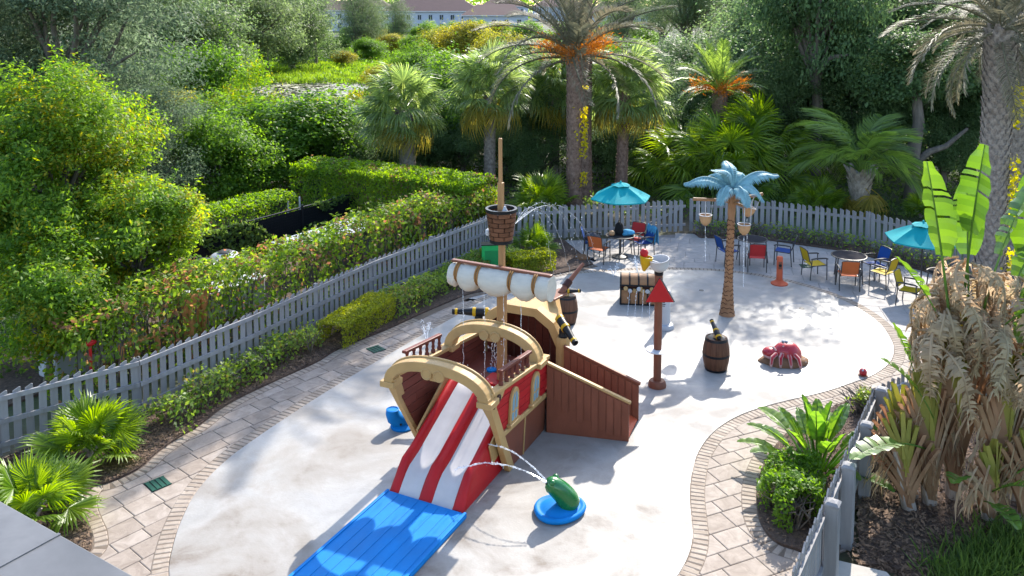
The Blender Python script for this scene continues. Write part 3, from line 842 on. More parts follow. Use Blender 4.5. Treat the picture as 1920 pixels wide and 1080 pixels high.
    # balustrade on the gunwale
    v0, v2 = 0.98, 2.18
    rail = MB().bar(side_pt(v0 - 0.03, zt(v0) + 0.30, s, -0.04), side_pt(v2 + 0.02, zt(v2) + 0.30, s, -0.04), 0.085, 0.05).build('balustrade', M['brownplank'], ship, bevel=0.01)
    for i in range(6):
        v = v0 + 0.05 + (v2 - v0 - 0.1) * i / 5; z = zt(v) + 0.03
        prof = [(0.042, 0), (0.042, 0.06), (0.026, 0.08), (0.034, 0.13), (0.022, 0.17), (0.03, 0.21), (0.038, 0.23), (0.038, 0.255)]
        MB().lathe(prof, 8).build('baluster', M['brownplank'], rail, smooth=True, loc=side_pt(v, z, s, -0.04))

def arch(v, zbase, half, rise, th, dep, rake=0.0, name='arch'):
    n = 20; rings = []
    for i in range(n + 1):
        t = PI * i / n
        pw = lambda q: math.copysign(abs(q) ** 0.9, q)
        cx, cz = pw(math.cos(t)), abs(math.sin(t)) ** 0.85
        xo, zo = UC + half * cx, zbase + rise * cz
        xi, zi = UC + (half - th) * cx, zbase + (rise - th) * cz
        dv = -rake * (zo - zbase)
        rings.append([Vector((xo, v - dep / 2 + dv, zo)), Vector((xo, v + dep / 2 + dv, zo)), Vector((xi, v + dep / 2 + dv, zi)), Vector((xi, v - dep / 2 + dv, zi))])
    a = MB().loft(rings).build(name, M['gold'], ship, bevel=0.014)
    # raised rim on the back edge and corner blocks
    rim = []
    for i in range(1, n):
        t = PI * i / n; cx = math.copysign(abs(math.cos(t)) ** 0.9, math.cos(t)); cz = abs(math.sin(t)) ** 0.85
        rim.append((UC + half * cx, v + dep / 2 - 0.03 - rake * rise * cz, zbase + rise * cz + 0.008))
    MB().tube(rim, 0.022, 6).build('arch_rim', M['gold'], a, smooth=True)
    for s in (1, -1):
        MB().box((UC + s * (half - th / 2 + 0.01), v, zbase + 0.015), (th + 0.10, dep + 0.06, 0.10)).build('arch_foot', M['gold'], a, bevel=0.012)
        c = (UC + s * 0.115, v - dep / 2 - 0.005 - rake * (rise - th), zbase + rise - th - 0.02)
        MB().lathe([(0.10, -0.03), (0.10, 0.02), (0.085, 0.03), (0.07, 0.018), (0.07, 0.018)], 18, c, RX(PI / 2)).build('scroll', M['gold'], a, smooth=True, angle=30)
    c = (UC, v - dep / 2 + 0.03 - rake * (rise - th), zbase + rise - th - 0.055)
    MB().box(c, (0.17, 0.05, 0.17)).build('scroll', M['gold'], a, bevel=0.03)
arch(vf(1.6) - 0.02, 1.60, 0.985, 0.56, 0.17, 0.24, 0.12)
arch(2.55, zt(2.55) - 0.02, 0.975, 0.60, 0.17, 0.24)

# deck, mast foot, bulkhead under the deck
MB().box((UC, 2.95, 0.86), (1.66, 1.86, 0.06)).build('deck', M['brownplank'], ship, bevel=0.01)
MB().box((UC, 2.1, 0.45), (1.6, 0.05, 0.84)).build('bulkhead', M['brown'], ship)
MB().box((UC + 0.05, 2.72, 0.915), (0.52, 0.46, 0.05)).build('mast_foot', M['red'], ship, bevel=0.015)
# small coloured drain cover on deck behind the mast
MB().lathe([(0.10, 0), (0.10, 0.03), (0.06, 0.05)], 14).build('deck_nozzle', M['blue'], ship, smooth=True, loc=(UC - 0.3, 3.1, 0.89))

# slide ---------------------------------------------------------------
prof = [(2.18, 1.06), (2.05, 1.05), (1.9, 0.99), (1.55, 0.83), (1.15, 0.655), (0.85, 0.52), (0.65, 0.43), (0.50, 0.385), (0.37, 0.345), (0.25, 0.265), (0.14, 0.16), (0.05, 0.06), (0.0, 0.02)]
def lane(x0, x1, dz0, dz1, mat, name, crown=0.0, hollow=0.0, extra=0.0, par=ship, top0=0.0):
    """strip of the slide between x0 and x1; rounded upwards (crown) or hollow"""
    rings = []; n = 8
    for v, z in prof:
        k = 1.0 if v < 2.0 else 0.7
        r = []
        for i in range(n + 1):
            t = i / n; x = x0 + (x1 - x0) * t
            h = crown * (math.sin(PI * t) ** 0.5 if 0 < t < 1 else 0) - hollow * math.sin(PI * t)
            fade = min(1, max(0.15, (v - 0.0) / 0.35)) if crown else 1
            r.append(Vector((x, v - extra * 0, max(0.012, z + h * fade * k + top0))))
        r += [Vector((x1, v, 0.0)), Vector((x0, v, 0.0))]
        rings.append(r)
    return MB().loft(rings).build(name, mat, par, smooth=True, angle=50)
X0 = -0.78
sl = lane(X0 + 0.00, X0 + 0.17, 0, 0, M['red'], 'slide', crown=0.15)
lane(X0 + 0.172, X0 + 0.548, 0, 0, M['slidewhite'], 'slide_lane', hollow=0.085, par=sl)
lane(X0 + 0.55, X0 + 0.79, 0, 0, M['red'], 'slide_divider', crown=0.12, par=sl)
lane(X0 + 0.792, X0 + 1.168, 0, 0, M['slidewhite'], 'slide_lane', hollow=0.085, par=sl)
lane(X0 + 1.17, X0 + 1.36, 0, 0, M['red'], 'slide_wall', crown=0.16, par=sl)
for s, x in ((-1, X0 - 0.03), (1, X0 + 1.39)):
    pts = [(x, 1.02, 0.30), (x, 2.15, 0.62), (x, 2.15, 1.25), (x, 1.9, 1.22), (x, 0.9, 0.66)]
    MB().extr([Vector(p) for p in pts], (0.04 if s < 0 else -0.03, 0, 0)).build('slide_cheek', M['gold'], ship, bevel=0.008)

# ramp ------------------------------------------------------------------
RA = [(0.78, 2.92), (2.27, 3.24)]; RB = [(0.78, 3.80), (2.20, 4.10)]
def wallz(t): return 1.33 - 0.60 * t
MB().add([(0.72, 2.94, 0.84), (2.25, 3.26, 0.03), (2.19, 4.08, 0.03), (0.72, 3.78, 0.84)], [(0, 1, 2, 3)]).add([(0.72, 2.94, 0.0), (2.25, 3.26, 0.0), (2.19, 4.08, 0.0), (0.72, 3.78, 0.0)], [(3, 2, 1, 0)]).build('ramp_floor', M['orange'], ship)
for (p, q), inn in ((RA, 1), (RB, -1)):
    p = Vector((*p, 0)); q = Vector((*q, 0)); d = q - p; n = Vector((-d.y, d.x, 0)).normalized()
    w = MB().extr([p, q, q + Vector((0, 0, wallz(1))), p + Vector((0, 0, wallz(0)))], n * 0.035 * inn).build('ramp_wall', M['brown'], ship, bevel=0.006)
    nb = 11
    for i in range(nb):
        t0, t1 = i / nb + 0.006, (i + 1) / nb - 0.006
        zt0, zt1 = wallz(t0) - 0.04, wallz(t1) - 0.04
        low = max(0.10, 0.84 * (1 - (t0 + t1) / 2) - 0.16 + (0.06 if i % 2 else -0.06))
        for o in ((-0.016 * inn, 0.035 * inn)):
            a = p + d * t0 + n * o; b = p + d * t1 + n * o
            MB().extr([a + Vector((0, 0, low)), b + Vector((0, 0, low)), b + Vector((0, 0, zt1)), a + Vector((0, 0, zt0))], n * 0.016 * inn).build('board', M['brown'], w, bevel=0.004)
    MB().bar(p + n * 0.018 * inn + Vector((0, 0, wallz(0) + 0.012)), q + d.normalized() * 0.03 + n * 0.018 * inn + Vector((0, 0, wallz(1) + 0.0)), 0.085, 0.045).build('ramp_rail', M['gold'] if inn > 0 else M['brown'], w, bevel=0.01)

# bow ---------------------------------------------------------------------
UB = -0.22
def bow_half(v): return 0.93 * (1 - max(0, (v - 3.95) / 1.75)) ** 0.6
out = [(-1, 0.0), (-1, 1.30), (-0.78, 1.70), (-0.40, 1.93), (0.40, 1.93), (0.78, 1.70), (1, 1.30), (1, 0.0)]
inn = [(-0.84, 0.0), (-0.84, 1.22), (-0.66, 1.56), (-0.33, 1.76), (0.33, 1.76), (0.66, 1.56), (0.84, 1.22), (0.84, 0.0)]
def ring(v, prof, k=1.0, zk=1.0, dz=0.0): return [Vector((UB + x * bow_half(v) * k, v, z * zk + dz)) for x, z in prof]
# rim: frame between outer and inner outline
mb = MB()
for i in range(len(out) - 1):
    q = []
    for v in (3.92, 4.16):
        a, b = Vector((UB + out[i][0] * 0.93, v, out[i][1])), Vector((UB + out[i + 1][0] * 0.93, v, out[i + 1][1]))
        c, d = Vector((UB + inn[i + 1][0] * 0.93, v, inn[i + 1][1])), Vector((UB + inn[i][0] * 0.93, v, inn[i][1]))
        q.append((a, b, c, d))
    mb.loft([list(q[0]), list(q[1])])
bowrim = mb.build('bow_rim', M['gold'], ship)
# roof shell (gold) and brown shell inside
vs_ = (4.16, 4.5, 4.9, 5.3, 5.6)
MB().loft([ring(v, out[1:-1], 1.0, 1.0, -0.02 * (v - 4.16)) for v in vs_], closed=False).build('forecastle_roof', M['gold'], ship, smooth=True, angle=25)
MB().loft([ring(v, inn, 1.0 if v < 4.7 else 0.95, 1.0) for v in (4.0, 4.3, 4.7)], closed=False).build('bow_lining', M['brownplank'], ship)
for i in range(8):
    x0 = -0.84 + 1.68 * i / 8 + 0.006; x1 = -0.84 + 1.68 * (i + 1) / 8 - 0.006
    ztp = 1.76 - 0.55 * max(0, abs((x0 + x1) / 2) - 0.33)
    MB().extr([(UB + x0 * 0.78, 4.7, 0.0), (UB + x1 * 0.78, 4.7, 0.0), (UB + x1 * 0.78, 4.7, ztp), (UB + x0 * 0.78, 4.7, ztp)], (0, 0.03, 0)).build('plank', M['brownplank'], ship, bevel=0.004)
for s in (1, -1):
    for z0, z1, mt, o in ((0.02, 0.50, 'brown', 0.0), (0.51, 0.90, 'redplank', 0.008), (0.91, 1.29, 'redplank', 0.008)):
        r0 = [Vector((UB + s * (bow_half(v) + o), v, z0)) for v in (4.16, 4.5, 4.9, 5.3, 5.62)]
        r1 = [Vector((p.x, p.y, z1)) for p in r0]
        MB().loft([r0, r1], closed=False).build('bow_plank', M[mt], ship, smooth=True)
    # gun post with pedestal and gun
    pr = [(0.13, 0.0), (0.12, 0.5), (0.10, 1.05), (0.13, 1.25), (0.145, 1.40), (0.12, 1.46)]
    MB().lathe([(r, z) for r, z in pr], 8).build('gun_post', M['gold'], ship, smooth=True, angle=35, loc=(UB + s * 0.93, 3.93, 0))
    MB().lathe([(0.095, 0), (0.1, 0.03), (0.085, 0.06), (0.085, 0.15)], 14).build('gun_pedestal', M['black'], ship, smooth=True, angle=35, loc=(UB + s * 0.93, 3.93, 1.46))

def cannon(parent, loc, rot, k=1.0, name='cannon'):
    """barrel along local +x"""
    R = RY(PI / 2)
    pr = [(0.0, -0.30), (0.03, -0.31), (0.05, -0.28), (0.075, -0.25), (0.085, -0.2), (0.088, 0.0), (0.075, 0.16), (0.058, 0.36), (0.052, 0.44), (0.062, 0.46), (0.064, 0.50), (0.05, 0.51), (0.03, 0.50), (0.028, 0.42)]
    g = MB().lathe([(r * k, z * k) for r, z in pr], 16, rot=R).build(name, M['black'], parent, smooth=True, angle=35, loc=loc, rot=rot)
    for z0, z1, r in ((-0.24, -0.17, 0.094), (0.02, 0.09, 0.094), (0.40, 0.45, 0.066)):
        MB().lathe([(r * 0.9 * k, z0 * k), (r * k, z0 * k + 0.004), (r * k, z1 * k - 0.004), (r * 0.9 * k, z1 * k)], 16, rot=R).build('band', M['yellow'], g, smooth=True, angle=35)
    return g
cannon(ship, (UB + 0.97, 3.88, 1.70), (0, rad(20), rad(-42)))
cannon(ship, (UB - 0.97, 3.93, 1.66), (0, rad(0), rad(202)))
# left bulwark post and ball knobs between gun post and mast
MB().lathe([(0.05, 0), (0.05, 0.5), (0.035, 0.56), (0.05, 0.6), (0.0, 0.64)], 10).build('bitt', M['brownplank'], ship, smooth=True, angle=40, loc=(UB - 0.35, 3.95, 1.2))
# bowsprit on its red brown pad
bp = MB().extr([(UB + 0.25, 4.75, 1.93), (UB + 0.52, 4.45, 1.93), (UB + 0.62, 4.95, 1.93), (UB + 0.35, 5.15, 1.93)], (0, 0, 0.05)).build('bowsprit_pad', M['polebrown'], ship, bevel=0.015)
MB().tube([(UB + 0.48, 4.9, 1.95), (UB + 0.56, 5.1, 2.12), (UB + 0.72, 5.6, 2.42)], [0.065, 0.055, 0.035], 10).build('bowsprit', M['polebrown'], ship, smooth=True, angle=40)
MB().tube([(UB + 0.53, 5.04, 2.06), (UB + 0.58, 5.16, 2.16)], 0.08, 10).build('bowsprit_collar', M['darkbrown'], ship, smooth=True, angle=40)

# mast, sail, nest ------------------------------------------------------------
MX, MY = -0.06, 2.76
MB().bar((MX, MY, 0.9), (MX + 0.0, MY, 2.98), 0.155, 0.155, (0, 1, 0)).build('mast', M['mast'], ship, bevel=0.02)
MB().bar((MX, MY, 2.9), (MX, MY, 3.62), 0.105, 0.105, (0, 1, 0)).build('mast', M['mast'], ship, bevel=0.015)
MB().bar((MX - 0.02, MY, 4.1), (MX - 0.02, MY, 4.68), 0.10, 0.10, (0, 1, 0)).build('mast', M['mast'], ship, bevel=0.015)
MB().bar((MX - 0.025, MY, 4.6), (MX - 0.03, MY, 5.50), 0.062, 0.062, (0, 1, 0)).build('topmast', M['mast'], ship, bevel=0.012)
yl, yr = -1.03, 1.00; VS = 2.62; ZS = 3.10
MB().bar((yl, VS, ZS + 0.035), (yr, VS, ZS + 0.0), 0.10, 0.05).build('yard', M['polebrown'], ship, bevel=0.015)
straps = [yl, -0.86, -0.43, 0.24, 0.72, yr]
rings = []; n = 14
for i in range(len(straps) - 1):
    a, b = straps[i], straps[i + 1]
    for k in range(13):
        t = k / 12
        if i and k == 0: continue
        x = a + (b - a) * t
        s = math.sin(PI * t) ** 0.55 if 0 < t < 1 else 0
        if i == 0: s = max(s, math.cos(t * PI / 2) * 0.9)
        if i == 4: s = max(s, math.sin(t * PI / 2) * 0.9)
        amp = min(1, 0.35 + (b - a) * 1.3)
        ry = 0.185 + 0.075 * s * amp; rz = 0.165 + 0.085 * s * amp
        cz = ZS - 0.02 - rz * 0.95
        r = []
        for j in range(n):
            an = 2 * PI * j / n
            w = 1 + 0.03 * math.sin(5 * an + x * 9) * s + 0.022 * math.sin(x * 41 + 2.3 * an) + 0.012 * math.sin(x * 73 - an)
            r.append(Vector((x, VS + ry * math.cos(an) * w, cz + rz * math.sin(an) * w - (0.02 * s if math.sin(an) < 0 else 0))))
        rings.append(r)
sl_ = MB().loft(rings).build('sail', M['sail'], ship, smooth=True, angle=60)
for x in straps[1:-1]:
    for dx in (-0.022, 0.022):
        pts = [(x + dx, VS + 0.205 * math.cos(t), ZS - 0.175 + 0.185 * math.sin(t)) for t in np.linspace(0, 2 * PI, 21)]
        MB().tube(pts, 0.018, 6).build('strap', M['strap'], sl_, smooth=True)
for i in range(20):
    x = yl + 0.06 + (yr - yl - 0.12) * i / 19
    MB().lathe([(0.012, 0), (0.012, 0.02)], 6).build('lacing', M['darkbrown'], sl_, loc=(x, VS - 0.10, ZS - 0.06), rot=(PI / 2, 0, 0))
# crow's nest of staggered blocks
NB, NT = 3.56, 4.20; RB_, RT_ = 0.205, 0.285
nest = MB().lathe([(0.0, 0.01), (RB_ - 0.035, 0.01), (RT_ - 0.045, NT - NB - 0.09), (RT_ - 0.045, NT - NB - 0.10), (0.0, NT - NB - 0.10)], 24).build('crows_nest', M['darkbrown'], ship, smooth=True, angle=30, loc=(MX - 0.01, MY, NB))
rows = 6; nb = 7
for r in range(rows):
    z0 = 0.055 + (NT - NB - 0.115) * r / rows + 0.006; z1 = 0.055 + (NT - NB - 0.115) * (r + 1) / rows - 0.006
    ra = RB_ + (RT_ - RB_) * z0 / (NT - NB); rb = RB_ + (RT_ - RB_) * z1 / (NT - NB)
    for i in range(nb):
        a0 = 2 * PI * (i + 0.5 * (r % 2)) / nb + 0.035; a1 = 2 * PI * (i + 1 + 0.5 * (r % 2)) / nb - 0.035
        o = random.uniform(0, 0.006)
        MB().lathe([(ra - 0.03, z0), (ra + o, z0), (rb + o, z1), (rb - 0.03, z1)], 4, a0=a0, a1=a1).build('block', M['nestwood'], nest)
for z0, z1, k in ((0.0, 0.055, 0.008), (NT - NB - 0.06, NT - NB, 0.012)):
    ra = RB_ + (RT_ - RB_) * z0 / (NT - NB) + k; rb = RB_ + (RT_ - RB_) * z1 / (NT - NB) + k
    MB().lathe([(ra - 0.05, z0), (ra, z0), (rb, z1), (rb - 0.05, z1), (ra - 0.05, z0)], 24).build('hoop', M['black'], nest, smooth=True, angle=30)
MB().lathe([(0.05, 0), (0.055, 0.05), (0.03, 0.1), (0.02, 0.14)], 10).build('nozzle', M['greyplastic'], nest, smooth=True, angle=40, loc=(0.1, -0.06, NT - NB - 0.08))
MB().lathe([(0.035, 0), (0.055, 0.04), (0.05, 0.1), (0.0, 0.14)], 10).build('nozzle', M['white'], nest, smooth=True, angle=40, loc=(-RB_ - 0.06, -0.02, 0.1))

# mat --------------------------------------------------------------------------
mt = thing('landing_mat', 'bright blue ribbed landing mat at the foot of the striped slide', 'mat', (*SHIP_O, 0.026), SHIP_A - rad(1.5))
MB().box((-0.06, -1.38, 0.035), (1.50, 2.70, 0.07)).build('slab', M['blue'], mt, bevel=0.02)
for i in range(7):
    x = -0.06 + (i - 3) * 0.19
    MB().box((x, -1.38, 0.072), (0.165, 2.56, 0.012)).build('panel', M['blue'], mt, bevel=0.005)
for s in (-1, 1):
    MB().box((-0.06 + s * 0.72, -1.38, 0.078), (0.05, 2.70, 0.02)).build('border', M['blue'], mt, bevel=0.008)
# ================================================================== SPLASH TOYS
Z = 0.026
def stream(label, pts, r=0.012, drops=14, spread=0.03, cat='water jet', name='water_jet', group=None, seed=1):
    rr = random.Random(seed)
    mb = MB()
    P = [Vector(p) for p in pts]
    n = 26; sm = []
    for i in range(n + 1):
        t = i / n * (len(P) - 1); k = min(int(t), len(P) - 2); f = t - k
        a = P[max(k - 1, 0)]; b = P[k]; c = P[k + 1]; d = P[min(k + 2, len(P) - 1)]
        q = 0.5 * ((2 * b) + (c - a) * f + (2 * a - 5 * b + 4 * c - d) * f * f + (3 * b - a - 3 * c + d) * f ** 3)
        w = i / n * spread
        sm.append(q + Vector((rr.uniform(-w, w), rr.uniform(-w, w), rr.uniform(-w, w))) * 0.5)
    mb.tube(sm, [r * rr.uniform(0.6, 1.25) for _ in sm], 6)
    for i in range(drops):
        t = rr.random() ** 0.6; q = sm[min(n, int(t * n))]; s = rr.uniform(0.004, 0.014)
        mb.ell(q + Vector((rr.gauss(0, 1), rr.gauss(0, 1), rr.gauss(0, 1))) * spread * (0.5 + t), (s, s, s * 1.5), 5, 4)
    return tag(mb.build(name, M['spray'], smooth=True), label, cat, group)
def arc(a, b, h, n=6):
    a = Vector(a); b = Vector(b)
    return [a + (b - a) * t + Vector((0, 0, 4 * h * t * (1 - t))) for t in np.linspace(0, 1, n)]

# frog
fx, fy = at(1050, 962)
fg = thing('frog_sprayer', 'green frog head sprayer on a round blue pad beside the slide', 'water sprayer', (fx, fy, Z), rad(0))
prof = [(0.30, 0.0), (0.385, 0.02), (0.40, 0.06), (0.38, 0.095), (0.345, 0.10), (0.325, 0.085), (0.29, 0.085), (0.26, 0.11), (0.0, 0.13)]
mb = MB().lathe(prof, 36)
for i, p in enumerate(mb.v):
    an = math.atan2(p[1], p[0]); k = 1 + 0.06 * math.sin(2 * an + 0.6) + 0.03 * math.sin(3 * an) + (0.10 * max(0, math.cos(an + 2.2)) ** 6)
    mb.v[i] = (p[0] * k, p[1] * k * 0.95, p[2])
mb.build('pad', M['blue'], fg, smooth=True, angle=60)
body = MB().tube([(0.17, 0.02, 0.06), (0.14, 0.01, 0.18), (0.03, -0.02, 0.33), (-0.09, -0.05, 0.45), (-0.165, -0.07, 0.50), (-0.21, -0.085, 0.515), (-0.23, -0.09, 0.515)], [0.185, 0.18, 0.168, 0.15, 0.125, 0.08, 0.02], 18)
fb_ = body.build('body', M['frog'], fg, smooth=True)
fb_.modifiers.new('smooth', 'SUBSURF').render_levels = 1
for s in (-1, 1):
    MB().ell((-0.10 + 0.03 * s, -0.05 + 0.085 * s, 0.55), (0.05, 0.05, 0.045), 12, 8).build('eye', M['frog'], fg, smooth=True)
    MB().lathe([(0.016, -0.01), (0.016, 0.012)], 8, rot=RY(-PI / 2)).build('nozzle', M['black'], fg, loc=(-0.218, -0.09 + 0.03 * s, 0.53))
MB().tube([(-0.21, -0.19, 0.43), (-0.235, -0.10, 0.455), (-0.215, 0.02, 0.45)], 0.007, 6).build('mouth', M['greendark'], fg, smooth=True)
S25 = Matrix.Rotation(SHIP_A, 3, 'Z')
def shipw(u, v, z): return Vector((SHIP_O[0], SHIP_O[1], Z)) + S25 @ Vector((u, v, z))
a1 = Vector((fx - 0.22, fy - 0.09, 0.56 + Z))
stream('upper water arc from the green frog onto the slide wall', arc(a1, shipw(0.42, 1.0, 0.62), 0.16), 0.013, 12, 0.02, seed=2)
stream('lower water arc from the green frog into the slide lane', arc(a1 + Vector((0, -0.05, 0)), shipw(0.20, 0.42, 0.42), 0.20), 0.013, 22, 0.03, seed=3)

# blue sprayer behind the slide
bx, by = at(752, 803)
bs = thing('spray_snail', 'small bright blue water sprayer shaped like a hooded lump left of the ship', 'water sprayer', (bx, by, Z), rad(20))
MB().tube([(0.25, 0.02, 0.05), (0.12, 0.0, 0.10), (-0.04, 0.0, 0.14), (-0.13, 0.0, 0.22), (-0.16, 0.0, 0.31), (-0.155, 0, 0.36)], [0.06, 0.12, 0.155, 0.145, 0.13, 0.12], 16).build('body', M['blue'], bs, smooth=True, angle=60)
MB().lathe([(0.22, 0), (0.23, 0.03), (0.15, 0.09)], 20).build('foot', M['blue'], bs, smooth=True, angle=50, loc=(0.03, 0, 0))
MB().lathe([(0.118, 0), (0.125, 0.02), (0.10, 0.03), (0.09, 0.015), (0.0, 0.01)], 16).build('rim', M['blue'], bs, smooth=True, loc=(-0.155, 0, 0.355))
MB().lathe([(0.02, -0.01), (0.02, 0.02)], 8, rot=RX(PI / 2)).build('nozzle', M['black'], bs, loc=(-0.04, -0.15, 0.13))

# signal post with dumping cup
px_, py_ = at(1232, 726)
po = thing('cup_post', 'brown post with red triangle, white disc and white dumping cup on top', 'splash post', (px_, py_, Z), 0)
MB().lathe([(0.19, 0), (0.19, 0.03), (0.175, 0.10), (0.15, 0.13), (0.09, 0.14)], 22).build('base', M['polebrown'], po, smooth=True, angle=40)
MB().lathe([(0.083, 0.1), (0.083, 2.42)], 20).build('pole', M['polebrown'], po, smooth=True, angle=40)
MB().lathe([(0.088, 2.38), (0.095, 2.39), (0.095, 2.45), (0.05, 2.46)], 18).build('collar', M['black'], po, smooth=True, angle=40)
MB().lathe([(0.085, 0.77), (0.22, 0.765), (0.245, 0.775), (0.245, 0.79), (0.20, 0.80), (0.085, 0.80)], 28).build('disc', M['white'], po, smooth=True, angle=40)
tr = [(-0.30, -0.13, 1.84), (0.30, -0.13, 1.84), (0.0, -0.10, 2.36)]
tb = MB().extr([Vector(p) for p in tr], (0.03, 0.045, 0)).build('triangle', M['black'], po, bevel=0.006)
MB().extr([Vector((-0.29, -0.155, 1.848)), Vector((0.29, -0.155, 1.848)), Vector((0, -0.125, 2.345))], (0, 0.024, 0)).build('face', M['red'], tb, bevel=0.012)
MB().lathe([(0.0, 0.0), (0.10, 0.02), (0.17, 0.08), (0.195, 0.16), (0.205, 0.27), (0.215, 0.28), (0.20, 0.28), (0.185, 0.16), (0.14, 0.07), (0.0, 0.05)], 22).build('cup', M['white'], po, smooth=True, angle=50, loc=(0.03, 0, 2.45), rot=(rad(6), rad(-8), 0))
cone = MB().lathe([(0.0, -0.22), (0.03, -0.205), (0.10, -0.06), (0.135, 0.06), (0.14, 0.10), (0.125, 0.10), (0.09, 0.0), (0.0, -0.05)], 16).build('yellow_cup', M['yellow'], po, smooth=True, angle=50, loc=(-0.27, 0.02, 2.66), rot=(0, rad(10), 0))
MB().bar((-0.27, 0.02, 2.70), (0.0, 0.02, 2.62), 0.04, 0.04).build('arm', M['greyplastic'], po)
MB().lathe([(0.0, 0), (0.075, 0.02), (0.09, 0.10), (0.05, 0.16), (0.0, 0.17)], 14).build('red_cap', M['red'], po, smooth=True, angle=50, loc=(-0.30, 0.06, 2.74))

# grey pillar behind
gx, gy = at(1245, 616)
gp = thing('spray_pillar', 'pale grey cylinder pillar on a round flange behind the red triangle post', 'water pillar', (gx, gy, Z), 0)
MB().lathe([(0.245, 0), (0.25, 0.04), (0.22, 0.10), (0.15, 0.125)], 24).build('flange', M['greyplastic'], gp, smooth=True, angle=40)
MB().lathe([(0.148, 0.1), (0.145, 0.88)], 24).build('body', M['white'], gp, smooth=True, angle=40)
MB().lathe([(0.155, 0.86), (0.155, 0.90), (0.13, 0.95), (0.0, 0.97)], 24).build('cap', M['greyplastic'], gp, smooth=True, angle=40)
pl = MB().lathe([(0.150, 0.55), (0.150, 0.76)], 6, a0=rad(232), a1=rad(275)).build('notice', M['white'], gp)
for i, z in enumerate((0.72, 0.675, 0.63, 0.585)):
    MB().lathe([(0.1525, z), (0.1525, z + 0.02)], 6, a0=rad(236), a1=rad(270 - 6 * (i % 2))).build('print_line', M['black'], pl)

# barrels with guns
def barrel(loc, label, gun_rot, k=1.0, rz=0.0, group='wooden barrels with a small gun on top'):
    b = thing('barrel', label, 'barrel', (*loc, Z), rz, group, scale=k)
    H_ = 0.72
    rad_ = lambda z: 0.205 + 0.085 * math.sin(PI * (0.08 + 0.84 * z / H_)) ** 1.0
    ns = 14; zs = [H_ * i / 8 for i in range(9)]
    for i in range(ns):
        a0 = 2 * PI * i / ns + 0.012; a1 = 2 * PI * (i + 1) / ns - 0.012
        prof = [(rad_(z), z) for z in zs] + [(rad_(z) - 0.03, z) for z in zs[::-1]]
        MB().lathe(prof, 2, a0=a0, a1=a1).build('stave', M['barrelwood'], b, smooth=True, angle=50)
    MB().lathe([(rad_(0) - 0.028, 0.01), (rad_(H_ / 2) - 0.035, H_ / 2), (rad_(H_) - 0.028, H_ - 0.02)], 18).build('core', M['black'], b)
    for z in (0.0, 0.33, 0.665):
        MB().lathe([(rad_(z + 0.02) - 0.01, z), (rad_(z) + 0.007, z), (rad_(z + 0.05) + 0.007, z + 0.05), (rad_(z + 0.05) - 0.01, z + 0.05)], 28).build('hoop', M['black'], b, smooth=True, angle=35)
    MB().lathe([(rad_(H_) - 0.01, H_ - 0.03), (rad_(H_) - 0.025, H_ - 0.012), (0.0, H_ - 0.012)], 24).build('lid', M['barrelwood'], b)
    MB().lathe([(0.07, H_ - 0.02), (0.07, H_ + 0.03), (0.05, H_ + 0.06)], 14).build('pedestal', M['gold'], b, smooth=True, angle=40)
    cannon(b, (0, 0, H_ + 0.11), gun_rot, 0.72)
    return b
barrel(at(1342, 694), 'worn wooden barrel with black gun pointing back, between palm trunk and crab', (0, rad(-22), rad(96)))
barrel(at(1062, 607), 'wooden barrel with black and yellow gun behind the ship bow', (0, rad(0), rad(2)), 0.98)

# treasure chest
cx_, cy_ = at(1199, 573)
ch = thing('treasure_chest', 'tan treasure chest with black straps and rounded lid', 'chest', (cx_, cy_ + 0.22, Z), rad(-7))
W_, D_, H_ = 0.98, 0.56, 0.42
MB().box((0, 0, H_ / 2), (W_ - 0.03, D_ - 0.03, H_)).build('box', M['chestwood'], ch, bevel=0.012)
lid = MB().extr([(-(W_ - 0.03) / 2, (D_ / 2 - 0.015) * math.cos(t), H_ + 0.10 + 0.25 * math.sin(t)) for t in np.linspace(0, PI, 13)], (W_ - 0.03, 0, 0)).build('lid', M['chestwood'], ch, smooth=True, angle=30)
MB().box((0, 0.02, H_ + 0.055), (W_ - 0.06, D_ - 0.08, 0.11)).build('inside', M['darkbrown'], ch)
for x in np.linspace(-W_ / 2 + 0.02, W_ / 2 - 0.02, 5):
    pts = [(x - 0.02, (D_ / 2) * math.cos(t), H_ + 0.10 + 0.265 * math.sin(t)) for t in np.linspace(0, PI, 13)]
    pin = [(x - 0.02, (D_ / 2 - 0.03) * math.cos(t), H_ + 0.10 + 0.235 * math.sin(t)) for t in np.linspace(PI, 0, 13)]
    MB().extr([Vector(p) for p in pts + pin], (0.04, 0, 0)).build('strap', M['black'], ch)
    MB().box((x, 0, H_ / 2), (0.04, D_ + 0.01, H_ + 0.01)).build('strap', M['black'], ch)
for z in (0.02, H_ - 0.0, H_ + 0.11):
    MB().box((0, 0, z), (W_ + 0.01, D_ + 0.015, 0.032)).build('band', M['black'], ch)
for i in range(7):
    t = i / 6; x = -0.34 + 0.68 * t
    MB().lathe([(0.055, -0.012), (0.06, 0), (0.055, 0.012)], 12, rot=RX(rad(80))).build('coin', M['white'] if i % 2 else M['gold'], ch, smooth=True, angle=30, loc=(x, -D_ / 2 - 0.01 - 0.02 * (i % 2), H_ + 0.03 - 0.12 * math.sin(PI * t * 2) ** 2 * 0.6), rot=(rad(random.uniform(-20, 20)), 0, rad(random.uniform(-25, 25))))
MB().box((0.05, -D_ / 2 - 0.012, H_ + 0.02), (0.09, 0.03, 0.13)).build('latch', M['gold'], ch, bevel=0.01)
cpos = Vector((cx_, cy_ + 0.22, Z))
